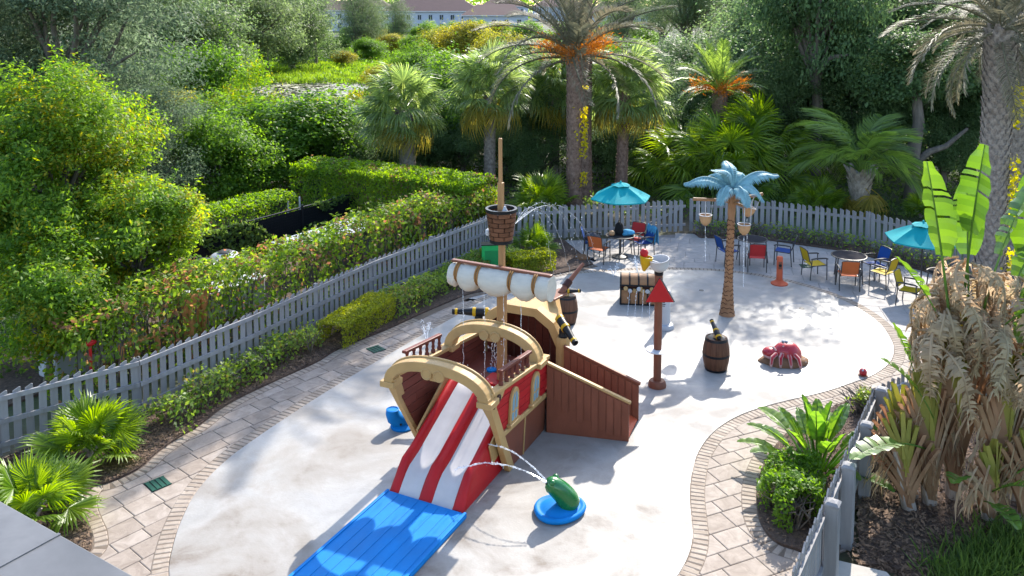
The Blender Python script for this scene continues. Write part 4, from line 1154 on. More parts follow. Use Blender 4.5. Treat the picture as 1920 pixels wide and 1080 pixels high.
for i in range(4):
    a = cpos + Vector((-0.25 + 0.17 * i, -0.3, 0.42)); b = cpos + Vector((-0.42 + 0.17 * i, -1.0 - 0.1 * i, 0.0))
    stream('thin water thread from the treasure chest lid, ' + ('leftmost of four', 'second from the left', 'third from the left', 'rightmost of four')[i], arc(a, b, 0.15), 0.006, 4, 0.02, seed=20 + i)

# splash palm
tx, ty = at(1363, 592)
sp = thing('splash_palm', 'tall fake palm tree with blue grey metal fronds and tan buckets', 'splash palm', (tx, ty, Z), 0)
lean = lambda z: 0.07 * z / 3.3
def tr_r(z): return 0.205 - 0.085 * min(1, z / 0.9) ** 0.6 - 0.012 * z
zs = np.linspace(0, 2.62, 40)
MB().tube([(lean(z), 0, z) for z in zs], [tr_r(z) * (1 + 0.012 * math.sin(i * 2.1)) for i, z in enumerate(zs)], 22).build('trunk', M['palmtan'], sp, smooth=True, angle=60)
for i in range(22):
    z = 0.10 + i * 0.113
    for h in range(2):
        a0 = rad(180 * h + (i % 2) * 60 + random.uniform(-20, 20)) - 1.2
        pts = []
        for t in np.linspace(0, 1, 12):
            a = a0 + t * 2.7
            zz = z + 0.022 * math.sin(t * 17 + i) + 0.02 * math.sin(a * 3 + i)
            r = tr_r(zz) + 0.001
            pts.append((lean(zz) + r * math.cos(a), r * math.sin(a), zz))
        MB().tube(pts, 0.010, 5).build('groove', M['palmgroove'], sp, smooth=True)
MB().tube([(lean(2.6), 0, 2.6), (lean(3.3), 0, 3.3)], [0.098, 0.10], 18).build('neck', M['palmtan'], sp, smooth=True, angle=60)
# fringe skirt under fronds
for k in range(12):
    a = 2 * PI * k / 12
    MB().extr([(lean(3.2) + 0.10 * math.cos(a - 0.2), 0.10 * math.sin(a - 0.2), 3.22), (lean(3.2) + 0.10 * math.cos(a + 0.2), 0.10 * math.sin(a + 0.2), 3.22), (lean(3) + 0.125 * math.cos(a), 0.125 * math.sin(a), 3.02)], (0.012 * math.cos(a), 0.012 * math.sin(a), 0)).build('boot', M['palmtan'], sp)
def metal_frond(L, drop, seed):
    rr = random.Random(seed); mb = MB(); n = 16
    pts = []
    for i in range(n + 1):
        t = i / n
        pts.append(Vector((L * t * (1 - 0.12 * t), 0, 0.30 * math.sin(PI * min(1, t * 1.15) * 0.75) - drop * t ** 2.2)))
    mb.tube(pts, [0.03 * (1 - 0.75 * i / n) + 0.006 for i in range(n + 1)], 6)
    for s in (-1, 1):
        for i in range(1, n):
            for h in (0, 0.5):
                t = (i + h) / n; k = min(int(t * n), n - 1); p = pts[k].lerp(pts[k + 1], t * n - k)
                w = 0.30 * math.sin(PI * (0.10 + 0.86 * t)) ** 0.8 * rr.uniform(0.85, 1.1)
                d = (pts[k + 1] - pts[k]).normalized(); side = Vector((0.32, s, 0)).normalized()
                wd = 0.030
                m = p + side * w * 0.5 + Vector((0, 0, -0.07 * w / 0.3)); e = p + side * w * 0.85 + Vector((0.02, 0, -0.24 * w / 0.3))
                mb.add([p - d * wd, p + d * wd, m + d * wd, m - d * wd, e], [(0, 1, 2, 3), (3, 2, 4)])
    return mb.mesh('frond', M['tealfrond'], fix=False)
FM = [metal_frond(1.40, 0.16, 1), metal_frond(1.08, 0.42, 2)]
for k, (az, el, m) in enumerate(((178, 4, 0), (6, 14, 0), (-75, -8, 1), (60, 30, 1), (120, 28, 1), (-128, -6, 1), (-30, -4, 1), (95, 60, 1), (200, 52, 1))):
    link('frond', FM[m], sp, (lean(3.28), 0, 3.27), (0, -rad(el), rad(az)), 1.0 if k < 2 else 0.86)
def bucket(parent, loc, beam_z, rot=(0, 0, 0)):
    b = MB().lathe([(0.0, -0.20), (0.05, -0.19), (0.115, -0.12), (0.15, -0.02), (0.155, 0.06), (0.165, 0.07), (0.145, 0.07), (0.135, -0.02), (0.09, -0.12), (0.0, -0.15)], 20).build('bucket', M['coconut'], parent, smooth=True, angle=60, loc=loc, rot=rot)
    MB().lathe([(0.145, 0.068), (0.166, 0.07), (0.166, 0.085), (0.145, 0.085), (0.145, 0.068)], 20).build('rim', M['white'], b, smooth=True, angle=40)
    for s in (-1, 1):
        MB().tube([(0.15 * s, 0, 0.07), (0.17 * s, 0, beam_z - loc[2])], 0.007, 5).build('rope', M['white'], b)
    MB().tube([(0, 0, 0.0), (0, 0, beam_z - loc[2])], 0.014, 6).build('chain', M['white'], b)
bm1 = MB().tube([(0.14, -0.02, 2.98), (-0.95, -0.10, 3.04)], 0.042, 12).build('beam', M['chestwood'], sp, smooth=True, angle=40)
bm2 = MB().tube([(0.02, 0.0, 2.98), (0.92, 0.30, 3.08)], 0.042, 12).build('beam', M['chestwood'], sp, smooth=True, angle=40)
for p in ((-0.08, -0.03, 2.99), (0.2, 0.06, 3.0)): MB().box(p, (0.10, 0.12, 0.12)).build('clamp', M['chestwood'], sp, bevel=0.01)
bucket(sp, (-0.62, -0.08, 2.55), 3.02)
bucket(sp, (0.55, 0.18, 2.70), 3.05, (0, rad(20), 0))
MB().tube([(0.06, 0.0, 2.95), (0.30, -0.50, 2.92)], 0.035, 10).build('beam', M['chestwood'], sp, smooth=True, angle=40)
bucket(sp, (0.27, -0.42, 2.40), 2.93)
for (x, y, z, l) in ((-0.62, -0.08, 2.36, 0.9), (0.27, -0.42, 2.2, 1.3), (0.50, 0.16, 2.5, 1.0)):
    stream('thin water drip under %s bucket of the fake palm' % ('the left' if x < 0 else 'the front' if y < 0 else 'the right tilted'), [(tx + x, ty + y, z), (tx + x + 0.01, ty + y, z - l * 0.5), (tx + x + 0.02, ty + y, z - l)], 0.009, 8, 0.02, seed=int(z * 10))

# crab on its rock
kx, ky = at(1468, 681)
cr = thing('crab_mound', 'red shell crab sprayer sitting on a tan moulded rock', 'water sprayer', (kx, ky, Z), rad(-8))
def lumpy(c, r, amp, seed, n=26, m=14, zmin=0.0):
    mb = MB().ell((0, 0, 0), r, n, m)
    for i, p in enumerate(mb.v):
        v = Vector(p); k = 1 + amp * mnoise.noise(v * 4 + Vector((seed, 0, 0)))
        v = v * k + Vector(c); mb.v[i] = (v.x, v.y, max(zmin, v.z))
    return mb
lumpy((0, 0, 0.02), (0.53, 0.36, 0.20), 0.25, 3).build('rock', M['rock'], cr, smooth=True)
sh = lumpy((0.08, 0.03, 0.20), (0.33, 0.24, 0.24), 0.12, 5, zmin=0.12).build('shell', M['crab'], cr, smooth=True)
for k in range(4):
    MB().lathe([(0.02, -0.005), (0.022, 0.01)], 8).build('spot', M['pink'], sh, loc=(-0.02 + 0.07 * k, -0.10 - 0.03 * (k % 2), 0.40 - 0.035 * k), rot=(rad(35), 0, 0))
for s, a in ((-1, -0.30), (-1, -0.12), (-1, 0.08), (-1, 0.26)):
    x = a + 0.02
    lg = MB().tube([(x * 0.7 + 0.02, -0.16, 0.24), (x, -0.27, 0.20), (x * 1.1, -0.345, 0.08), (x * 1.12, -0.365, 0.02)], [0.05, 0.046, 0.036, 0.02], 8).build('leg', M['pink'], cr, smooth=True)
    MB().tube([(x * 0.7 + 0.02, -0.185, 0.255), (x, -0.30, 0.21), (x * 1.1, -0.372, 0.085)], [0.03, 0.028, 0.018], 8).build('leg_stripe', M['crab'], lg, smooth=True)
cl = lumpy((-0.28, -0.02, 0.22), (0.18, 0.15, 0.11), 0.1, 9).build('claw', M['crab'], cr, smooth=True)
MB().tube([(-0.42, -0.10, 0.17), (-0.32, -0.17, 0.15), (-0.20, -0.18, 0.15), (-0.10, -0.16, 0.17)], 0.03, 8).build('claw_edge', M['pink'], cr, smooth=True)
MB().tube([(-0.17, -0.10, 0.28), (-0.22, -0.04, 0.33), (-0.27, 0.05, 0.31)], [0.03, 0.035, 0.02], 8).build('pincer', M['pink'], cr, smooth=True)
for x in (-0.02, 0.05):
    e = MB().ell((x, -0.06, 0.49), (0.038, 0.038, 0.04), 12, 8).build('eye', M['white'], cr, smooth=True)
    MB().ell((x - 0.01, -0.092, 0.495), (0.016, 0.01, 0.018), 8, 6).build('pupil', M['black'], e, smooth=True)
MB().tube([(0.22, -0.12, 0.20), (0.33, -0.2, 0.12), (0.36, -0.22, 0.03)], [0.05, 0.04, 0.02], 8).build('leg', M['rock'], cr, smooth=True)

# red ball nozzle
bx2, by2 = at(1618, 706)
rb = thing('ball_nozzle', 'small red ball ground sprayer near the curved pad edge', 'water sprayer', (bx2, by2, Z), 0)
MB().ell((0, 0, 0.075), (0.082, 0.082, 0.082), 18, 12).build('ball', M['crab'], rb, smooth=True)
MB().lathe([(0.10, 0), (0.10, 0.015), (0.06, 0.025)], 18).build('flange', M['polebrown'], rb)
MB().lathe([(0.02, 0), (0.02, 0.012)], 8).build('spot', M['white'], rb, loc=(-0.03, -0.05, 0.13), rot=(rad(40), rad(-20), 0))
E1 = at(1580, 650)
stream('fine water arc from the red ball towards the pad', arc((bx2, by2, 0.18), (E1[0] - 0.6, E1[1] + 1.2, Z), 0.55), 0.005, 18, 0.05, seed=31)
stream('fine water arc from the red ball towards the crab', arc((bx2, by2, 0.18), (bx2 - 1.3, by2 + 0.55, Z), 0.3), 0.005, 10, 0.05, seed=32)

# orange bollard
ox, oy = at(1461, 534)
ob = thing('orange_bollard', 'orange control bollard with dark button on a round flange', 'bollard', (ox, oy, Z), 0)
MB().lathe([(0.235, 0), (0.235, 0.03), (0.15, 0.07), (0.10, 0.12)], 24).build('flange', M['orange'], ob, smooth=True, angle=40)
MB().lathe([(0.088, 0.08), (0.085, 0.78), (0.07, 0.80), (0.0, 0.80)], 20).build('body', M['orange'], ob, smooth=True, angle=40)
MB().lathe([(0.04, -0.02), (0.045, 0.0), (0.04, 0.012), (0.0, 0.012)], 14, rot=RX(PI / 2)).build('button', M['black'], ob, smooth=True, angle=40, loc=(-0.01, -0.09, 0.56))
MB().box((-0.01, -0.082, 0.56), (0.10, 0.03, 0.22)).build('button_plate', M['polebrown'], ob, bevel=0.02)

# ground nozzle rings and drain covers
def ring_cover(px, py, r, label):
    x, y = at(px, py)
    o = thing('spray_cover', label, 'drain cover', (x, y, Z), 0)
    MB().lathe([(r - 0.012, 0.0), (r, 0.004), (r - 0.005, 0.006), (r - 0.012, 0.0)], 32).build('ring', M['greyplastic'], o, smooth=True)
    MB().lathe([(0.07, 0), (0.065, 0.006), (0.0, 0.006)], 16).build('nozzle', M['metal'], o)
ring_cover(1503, 580, 0.38, 'round ground nozzle cover with thin ring in shade near the bollard')
ring_cover(1315, 546, 0.09, 'tiny round nozzle cover left of the fake palm trunk')
ring_cover(1250, 658, 0.12, 'small round ground nozzle close behind the brown post')
def grate(px, py, ang, label):
    x, y = at(px, py)
    o = thing('drain_grate', label, 'drain', (x, y, 0.012), ang, 'green drain grates in the paving')
    MB().box((0, 0, 0.001), (0.33, 0.33, 0.010)).build('plate', M['black'], o)
    for i in range(4):
        MB().box((-0.1237 + 0.0825 * i, 0, 0.008), (0.062, 0.325, 0.012)).build('slat', M['grate'], o)
    for s in (-1, 1): MB().box((0, s * 0.158, 0.010), (0.33, 0.016, 0.012)).build('frame', M['grate'], o)
grate(296, 909, rad(45), 'green square drain grate in the tan pavers beside the mulch bed')
grate(705, 656, rad(42), 'green square drain grate beside the clipped yellow green shrub')
grate(1511, 500, rad(-5), 'green square drain grate in the pale patio near yellow chairs')

# ground jets
def fountain(px, py, h, n, label, seed, spread=0.16, lean_=(0, 0)):
    x, y = at(px, py); rr = random.Random(seed); mb = MB()
    for k in range(n):
        a = rr.uniform(0, 2 * PI); e = rr.uniform(0.2, 1) * spread; hh = h * rr.uniform(0.55, 1.0)
        pts = [Vector((x + lean_[0] * t + e * t * math.cos(a), y + lean_[1] * t + e * t * math.sin(a), Z + hh * (1 - (1 - t) ** 2))) for t in np.linspace(0, 1, 6)]
        mb.tube(pts, [0.010, 0.009, 0.008, 0.008, 0.007, 0.004], 5)
        for j in range(12):
            t = rr.uniform(0.3, 1.15); p = Vector((x + lean_[0] * t + e * t * math.cos(a), y + lean_[1] * t + e * t * math.sin(a), Z + hh * (1 - (1 - t) ** 2)))
            s = rr.uniform(0.006, 0.016)
            mb.ell(p + Vector((rr.gauss(0, .03), rr.gauss(0, .03), rr.gauss(0, .05))), (s, s, s * 1.4), 5, 4)
    tag(mb.build('water_jet', M['spray'], smooth=True), label, 'water jet')
fountain(800, 650, 0.62, 7, 'bubbling ground water jet left of the ship by the path', 5)
fountain(1150, 520, 0.42, 6, 'low ground water jets between patio table and treasure chest', 6, 0.35)
fountain(1195, 512, 0.50, 6, 'ground water jets behind the yellow cup of the brown post', 7, 0.35)
nz = shipw(MX + 0.25, MY + 0.05, 3.92)
for i, (ex, ey) in enumerate(((1085, 500), (1110, 520), (1130, 512), (1075, 545), (1040, 530))):
    e = at(ex, ey)
    stream('water arc from the crow nest ' + ('reaching the patio edge', 'landing before the orange chair', 'landing near the treasure chest, longest', 'landing short on the pad', 'landing nearest the ship bow')[i], [nz + (Vector((e[0], e[1], 0)) - Vector((nz.x, nz.y, 0))) * t + Vector((0, 0, (0.16 * t - (nz.z + 0.1 - Z) * t * t))) for t in np.linspace(0, 0.985, 7)], 0.0038, 22, 0.07, group='water arcs from the crow nest', seed=40 + i)
for i, (u, v) in enumerate(((-0.72, 2.45), (-0.30, 2.5), (0.42, 2.55), (0.12, 2.45))):
    stream('thin water thread falling from the furled sail, ' + ('leftmost', 'left of the mast', 'rightmost', 'right beside the mast')[i], [shipw(u, v, 2.75), shipw(u + 0.01, v, 2.0), shipw(u, v, 0.95)], 0.007, 14, 0.03, group='water threads from the furled sail', seed=50 + i)
wc = thing('water_curtain', 'curtain of falling water strands over the ship deck behind the mid arch', 'water jet')
for i in range(6):
    st_ = stream(None, [shipw(-0.45 + 0.05 * i, 3.2, 1.75), shipw(-0.45 + 0.05 * i, 3.15, 1.4), shipw(-0.45 + 0.06 * i, 3.1, 0.95)], 0.010, 10, 0.05, cat=None, name='strand', seed=60 + i); st_.parent = wc
# ================================================================== PATIO FURNITURE
ZP = 0.012
def make_chair(mat):
    """faces local -y; sling chair with arms"""
    r = thing('patio_chair', '', 'chair')
    W_, SH = 0.27, 0.42
    for s in (-1, 1):
        MB().tube([(s * W_, -0.26, 0.0), (s * W_, -0.25, 0.44), (s * W_, -0.24, 0.62)], 0.016, 6).build('leg', M['metal'], r, smooth=True)
        MB().tube([(s * W_, 0.25, 0.0), (s * W_, 0.22, 0.42), (s * W_, 0.21, 0.62)], 0.016, 6).build('leg', M['metal'], r, smooth=True)
        MB().tube([(s * W_, -0.28, 0.61), (s * W_, -0.22, 0.635), (s * W_, 0.05, 0.64), (s * W_, 0.23, 0.62)], [0.018, 0.022, 0.022, 0.018], 6).build('arm', M['metal'], r, smooth=True)
        MB().tube([(s * 0.235, -0.25, SH), (s * 0.235, 0.18, SH - 0.02), (s * 0.235, 0.25, SH + 0.12), (s * 0.235, 0.34, 0.86)], 0.014, 6).build('frame', M['metal'], r, smooth=True)
    MB().tube([(-0.27, -0.25, SH), (0.27, -0.25, SH)], 0.014, 6).build('frame', M['metal'], r)
    MB().tube([(-0.235, 0.34, 0.86), (-0.12, 0.355, 0.885), (0.12, 0.355, 0.885), (0.235, 0.34, 0.86)], 0.014, 6).build('frame', M['metal'], r, smooth=True)
    def sling(pr, name):
        rings = []
        for y, z, dz in pr:
            rings.append([Vector((x * 0.225, y, z - dz * (1 - x * x))) for x in np.linspace(-1, 1, 7)] + [Vector((x * 0.225, y + 0.008, z - 0.012 - dz * (1 - x * x))) for x in np.linspace(1, -1, 7)])
        return MB().loft(rings).build(name, M[mat], r, smooth=True, angle=50)
    sling([(-0.25, SH + 0.012, 0), (-0.1, SH + 0.005, 0.015), (0.1, SH - 0.002, 0.015), (0.19, SH, 0.0)], 'seat')
    sling([(0.215, SH + 0.08, 0.0), (0.26, SH + 0.20, 0.0), (0.30, SH + 0.34, 0.0), (0.345, 0.865, 0.0)], 'backrest')
    return r
PROTO = {}
def chair(px, py, col, facing, label, group='sling patio chairs with metal frames'):
    x, y = px if isinstance(px, tuple) else at(px, py)
    if col not in PROTO: c = PROTO[col] = make_chair('sling' + col)
    else: c = copy_tree(PROTO[col])
    c.location = (x, y, ZP); c.rotation_euler = (0, 0, facing)
    tag(c, label, 'chair', group)
    return c
def table(x, y, r, label):
    t = thing('patio_table', label, 'table', (x, y, ZP), random.uniform(0, 1), 'round patio tables with dark tops')
    top = MB().lathe([(r - 0.02, 0.690), (r, 0.698), (r, 0.715), (r - 0.03, 0.722), (r - 0.04, 0.718)], 40).build('rim', M['metal'], t, smooth=True, angle=40)
    MB().lathe([(r - 0.03, 0.705), (r - 0.035, 0.719), (0.0, 0.721)], 40).build('top', M['tabletop'], t, smooth=True, angle=40)
    for k in range(4):
        a = PI / 2 * k + 0.4
        c, s = math.cos(a), math.sin(a)
        MB().tube([(c * (r - 0.06), s * (r - 0.06), 0.70), (c * (r - 0.03), s * (r - 0.03), 0.35), (c * (r + 0.01), s * (r + 0.01), 0.0)], 0.018, 6).build('leg', M['metal'], t, smooth=True)
    return t
def facing(px, py, tx_, ty_, jit=0.0):
    """rotation so that local -y looks at the table"""
    return math.atan2(ty_ - py, tx_ - px) + PI / 2 + jit
T1 = at(1163, 441, 0.72); T2 = at(1411, 448, 0.72); T3 = at(1592, 479, 0.72)
table(*T1, 0.46, 'round patio table under the open teal umbrella, bags on top')
table(*T2, 0.46, 'round patio table between the red chair and fence')
table(*T3, 0.50, 'round patio table between the two paired yellow chairs')
def seat(T, ang, d, col, label, jit=0.0):
    x, y = T[0] + math.cos(rad(ang)) * d, T[1] + math.sin(rad(ang)) * d
    return chair((x, y), 0, col, facing(x, y, T[0], T[1], jit), label)
c1b = seat(T1, 160, 0.92, 'blue', 'blue sling chair with grey bag, left of the umbrella table', 0.2)
c1o = seat(T1, 212, 0.85, 'orange', 'orange sling chair with blue towel, beside the umbrella table', 0.5)
c1r = seat(T1, 18, 0.80, 'blue', 'blue sling chair draped with a printed blue towel under the umbrella', 0.1)
seat(T1, 50, 0.85, 'red', 'red sling chair behind the umbrella table by the gate', 0.1)
seat(T2, 262, 0.85, 'red', 'red sling chair seen from behind at the table by the fake palm', 0.0)
seat(T2, -14, 0.95, 'blue', 'blue sling chair right of the red chair at the shaded table', -0.2)
seat(T2, 195, 0.85, 'blue', 'blue sling chair half hidden behind the fake palm trunk', 0.0)
seat(T3, 168, 0.95, 'yellow', 'yellow sling chair left of the table, above the green grate', 0.35)
seat(T3, 247, 0.85, 'orange', 'orange sling chair with back to the pad between yellow chairs', 0.25)
seat(T3, -38, 0.95, 'yellow', 'yellow sling chair right of the table, facing the orange chair', -0.25)
seat(T3, 10, 0.86, 'blue', 'blue sling chair tucked behind the right yellow chair', 0.1)
lc = at(1704, 572)
chair(lc, 0, 'yellow', rad(48), 'lone yellow sling chair beside the dead leaved plant')
tt = at(1742, 562)
table(tt[0] + 0.45, tt[1] + 0.1, 0.46, 'round patio table half hidden by the dead leaved plant')

def umbrella(x, y, zr, r, label, rz, n=6):
    u = thing('patio_umbrella', label, 'umbrella', (x, y, ZP), rz, 'teal patio umbrellas')
    MB().lathe([(0.26, 0), (0.26, 0.04), (0.05, 0.08), (0.03, 0.12)], 20).build('base', M['metal'], u, smooth=True, angle=40)
    MB().lathe([(0.019, 0.05), (0.019, zr + 0.42)], 10).build('pole', M['metal'], u, smooth=True)
    ring0 = lambda k, rr, z: [Vector((rr * math.cos(2 * PI * i / n), rr * math.sin(2 * PI * i / n), z)) for i in range(n)]
    for i in range(n):
        a0, a1 = 2 * PI * i / n, 2 * PI * (i + 1) / n
        mb = MB(); rows = 6; cols = 6; vs = []
        for j in range(rows + 1):
            t = j / rows
            for k in range(cols + 1):
                s = k / cols
                p0 = Vector((math.cos(a0), math.sin(a0), 0)); p1 = Vector((math.cos(a1), math.sin(a1), 0))
                q = p0.lerp(p1, s) * (r * (0.12 + 0.88 * t))
                sag = -0.05 * math.sin(PI * t) * math.sin(PI * s) - 0.02 * math.sin(PI * s) * t
                vs.append((q.x, q.y, zr + 0.40 * (1 - t ** 1.25) + sag))
        fs = [(j * (cols + 1) + k, j * (cols + 1) + k + 1, (j + 1) * (cols + 1) + k + 1, (j + 1) * (cols + 1) + k) for j in range(rows) for k in range(cols)]
        mb.add(vs, fs)
        # short valance
        o = len(mb.v); lo = [(v[0] * 1.0, v[1] * 1.0, v[2] - 0.035) for v in vs[-(cols + 1):]]
        mb.add(lo, []); b0 = len(vs) - (cols + 1)
        mb.f += [(b0 + k, b0 + k + 1, o + k + 1, o + k) for k in range(cols)]
        mb.build('panel', M['teal'], u, smooth=True)
        MB().tube([(0.05 * math.cos(a0), 0.05 * math.sin(a0), zr + 0.38), (r * math.cos(a0), r * math.sin(a0), zr - 0.02)], 0.009, 5).build('rib', M['metal'], u)
        # vent cap petals
        mb = MB(); e = 0.30
        pts = [Vector((0, 0, zr + 0.475)), Vector((e * math.cos(a0), e * math.sin(a0), zr + 0.375)), Vector(((e + 0.02) * 0.93 * math.cos((a0 + a1) / 2), (e + 0.02) * 0.93 * math.sin((a0 + a1) / 2), zr + 0.40)), Vector((e * math.cos(a1), e * math.sin(a1), zr + 0.375))]
        mb.add(pts, [(0, 1, 2), (0, 2, 3)]).build('vent', M['teal'], u)
    MB().lathe([(0.03, zr + 0.46), (0.03, zr + 0.50), (0.0, zr + 0.53)], 10).build('finial', M['teal'], u, smooth=True)
    return u
umbrella(T1[0] + 0.0, T1[1] + 0.02, 1.92, 0.98, 'open teal six panel umbrella over the bag covered table', rad(12))
ux, uy = 11.3, 23.0
umbrella(ux, uy, 1.52, 1.0, 'open teal umbrella half hidden behind the dead leaved plant', rad(20))

# bags, towels, shoes
def blob(name, label, cat, loc, r, mat, seed, amp=0.3, rz=0.0):
    mb = MB().ell((0, 0, 0), r, 18, 12)
    for i, p in enumerate(mb.v):
        v = Vector(p); k = 1 + amp * mnoise.noise(v * 5 + Vector((seed, seed, 0)))
        mb.v[i] = (v.x * k, v.y * k, max(-r[2] * 0.8, v.z * k))
    o = mb.build(name, M[mat], None, smooth=True, loc=(loc[0], loc[1], loc[2] + r[2] * 0.8), rot=(0, 0, rz))
    return tag(o, label, cat)
bl = c1b.location
blob('duffel_bag', 'grey stuffed duffel bag lying on the blue chair seat', 'bag', (bl.x + 0.03, bl.y - 0.05, ZP + 0.42), (0.25, 0.20, 0.17), 'cloth', 2)
bk = thing('backpack', 'black backpack standing on the umbrella table', 'bag', (T1[0] - 0.02, T1[1] + 0.10, ZP + 0.722), 0.3)
MB().tube([(0, 0, 0.0), (0, 0, 0.12), (0, 0, 0.30), (0.01, 0, 0.38)], [0.13, 0.15, 0.12, 0.05], 12).build('body', M['clothblack'], bk, smooth=True)
MB().tube([(0, -0.12, 0.04), (0, -0.15, 0.12), (0, -0.12, 0.20)], [0.08, 0.085, 0.06], 10).build('pocket', M['clothblack'], bk, smooth=True)
MB().tube([(-0.04, 0, 0.36), (-0.03, 0, 0.43), (0.03, 0, 0.43), (0.04, 0, 0.36)], 0.012, 6).build('handle', M['clothblack'], bk, smooth=True)
blob('towel_heap', 'heap of blue and grey towels on the right half of the umbrella table', 'towel', (T1[0] + 0.24, T1[1] - 0.04, ZP + 0.722), (0.19, 0.16, 0.10), 'towelblue', 6, 0.5)
blob('snack_bag', 'small tan bag beside the black backpack on the table', 'bag', (T1[0] - 0.26, T1[1] - 0.08, ZP + 0.722), (0.10, 0.08, 0.08), 'coconut', 9, 0.4)
def towel(label, c, w, h, mat, drop, rz):
    """towel hanging over a chair back"""
    mb = MB(); n = 12; m = 10; vs = []
    for j in range(m + 1):
        t = j / m
        for i in range(n + 1):
            s = i / n - 0.5
            y = -0.03 - 0.05 * t if t < 0.5 else 0.03
            z = 0.02 - abs(t - 0.5) * 2 * drop + 0.02
            yy = (0.045 + 0.012 * math.sin(s * 21 + t * 2) + 0.05 * abs(t - 0.5)) * (1 if t > 0.5 else -1)
            if abs(t - 0.5) < 0.06: yy = 0; z = 0.035
            vs.append((s * w, yy, z + 0.015 * math.sin(s * 9)))
    fs = [(j * (n + 1) + i, j * (n + 1) + i + 1, (j + 1) * (n + 1) + i + 1, (j + 1) * (n + 1) + i) for j in range(m) for i in range(n)]
    o = mb.add(vs, fs).build('towel', M[mat], None, smooth=True, loc=c, rot=(0, 0, rz))
    o.modifiers.new('thick', 'SOLIDIFY').thickness = 0.01
    return tag(o, label, 'towel', 'towels hung on chairs')
def back_of(c, up=0.88):
    a = c.rotation_euler.z
    return (c.location.x - math.sin(a) * 0.35, c.location.y + math.cos(a) * 0.35, ZP + up)
towel('light blue printed towel hung over a chair back right of the umbrella table', back_of(c1r), 0.50, 0.5, 'towelblue', 0.55, c1r.rotation_euler.z)
a = c1o.rotation_euler.z
towel('light blue towel hung over the arm of the orange chair', (c1o.location.x + math.cos(a) * 0.27, c1o.location.y + math.sin(a) * 0.27, ZP + 0.65), 0.26, 0.4, 'towelblue', 0.36, a + PI / 2)
bt = at(1716, 610)
dl = chair((bt[0] + 0.25, bt[1] - 0.55), 0, 'orange', rad(160), 'sling chair covered by a brown towel beside the dead leaved plant')
towel('brown towel hung over a chair beside the dead leaved plant', back_of(dl), 0.5, 0.8, 'toweldark', 0.62, dl.rotation_euler.z)
for i, (px, py) in enumerate(((1099, 489), (1112, 489))):
    x, y = at(px, py)
    s = thing('sandal', 'black sandal on the patio left of the umbrella table, ' + ('nearer the planting bed' if i == 0 else 'nearer the orange chair'), 'shoe', (x, y, ZP), rad(15 + 20 * i), 'pair of black sandals')
    MB().extr([(0.045 * math.cos(t) * (1 - 0.15 * math.sin(t)), 0.125 * math.sin(t), 0) for t in np.linspace(0, 2 * PI, 14)[:-1]], (0, 0, 0.025)).build('sole', M['clothblack'], s)
    MB().tube([(-0.045, 0.03, 0.02), (-0.02, 0.04, 0.06), (0.02, 0.04, 0.06), (0.045, 0.03, 0.02)], 0.014, 6).build('strap', M['clothblack'], s, smooth=True)

# green box beside the bow
gx_, gy_ = at(921, 515)
gb = thing('green_cabinet', 'bright green framed cabinet standing behind the ship mast', 'cabinet', (gx_, gy_, 0.04), rad(4))
MB().box((0, 0.0, 0.44), (0.56, 0.30, 0.88)).build('body', M['greenlight'], gb, bevel=0.015)
MB().box((0.02, -0.152, 0.42), (0.42, 0.012, 0.62)).build('panel', M['greendark'], gb, bevel=0.006)
MB().box((0, 0, 0.895), (0.60, 0.34, 0.03)).build('top', M['black'], gb, bevel=0.006)
# rocks by the mulch point
for i, (px, py, r) in enumerate(((1010, 497, 0.16), (1092, 487, 0.2))):
    x, y = at(px, py)
    mb = MB().ell((0, 0, 0), (r * 1.2, r, r * 0.6), 14, 9)
    for k, p in enumerate(mb.v):
        v = Vector(p); v = v * (1 + 0.35 * mnoise.noise(v * 5 + Vector((i * 7, 0, 0)))); mb.v[k] = tuple(v)
    tag(mb.build('boulder', M['rock'], None, smooth=True, loc=(x, y, 0.07)), 'small tan boulder in the mulch ' + ('behind the ship' if i == 0 else 'at the tip of the bed by the patio'), 'rock', 'boulders in the mulch bed')

# ================================================================== EQUIPMENT YARD behind the left hedge
def along(s, off):
    """point s metres along the left fence, off metres outside it"""
    a = Vector(at(0, 858)); b = Vector(at(905, 476)); d = (b - a).normalized(); n = Vector((-d.y, d.x))
    p = a + d * s + n * off
    return p.x, p.y
YANG = math.atan2(at(905, 476)[1] - at(0, 858)[1], at(905, 476)[0] - at(0, 858)[0])
yp = sheet('yard_slab', [along(-1, 1.9), along(13.2, 1.9), along(13.2, 5.0), along(-1, 5.0)], -0.05, 0.02, M['mulch']); tag(yp, kind='structure')
def tank(px, py, z, Yd, label):
    x = (px - 960) / FPX * Yd
    t = thing('water_tank', label, 'tank', (x, Yd, 0.02), 0, 'white domed filter tanks')
    MB().lathe([(0.36, 0), (0.38, 0.05), (0.38, 0.72), (0.36, 0.78), (0.41, 0.79), (0.41, 0.83), (0.34, 0.88), (0.20, 0.93)], 28).build('body', M['tank'], t, smooth=True, angle=35)
    MB().lathe([(0.20, 0.92), (0.20, 0.95), (0.13, 0.98), (0.0, 0.98)], 20).build('lid', M['metal'], t, smooth=True, angle=35)
    for k in range(2): MB().tube([(0.3, -0.25 + 0.1 * k, 0.6), (0.55, -0.4, 0.5 - 0.2 * k), (0.6, -0.5, 0.1)], 0.035, 8).build('pipe', M['white'], t, smooth=True)
tank(368, 505, 0.9, 22.9, 'white domed tank left of its twin behind the flowering hedge')
tank(410, 497, 0.9, 23.7, 'white domed tank nearer the dark mesh fence behind the hedge')
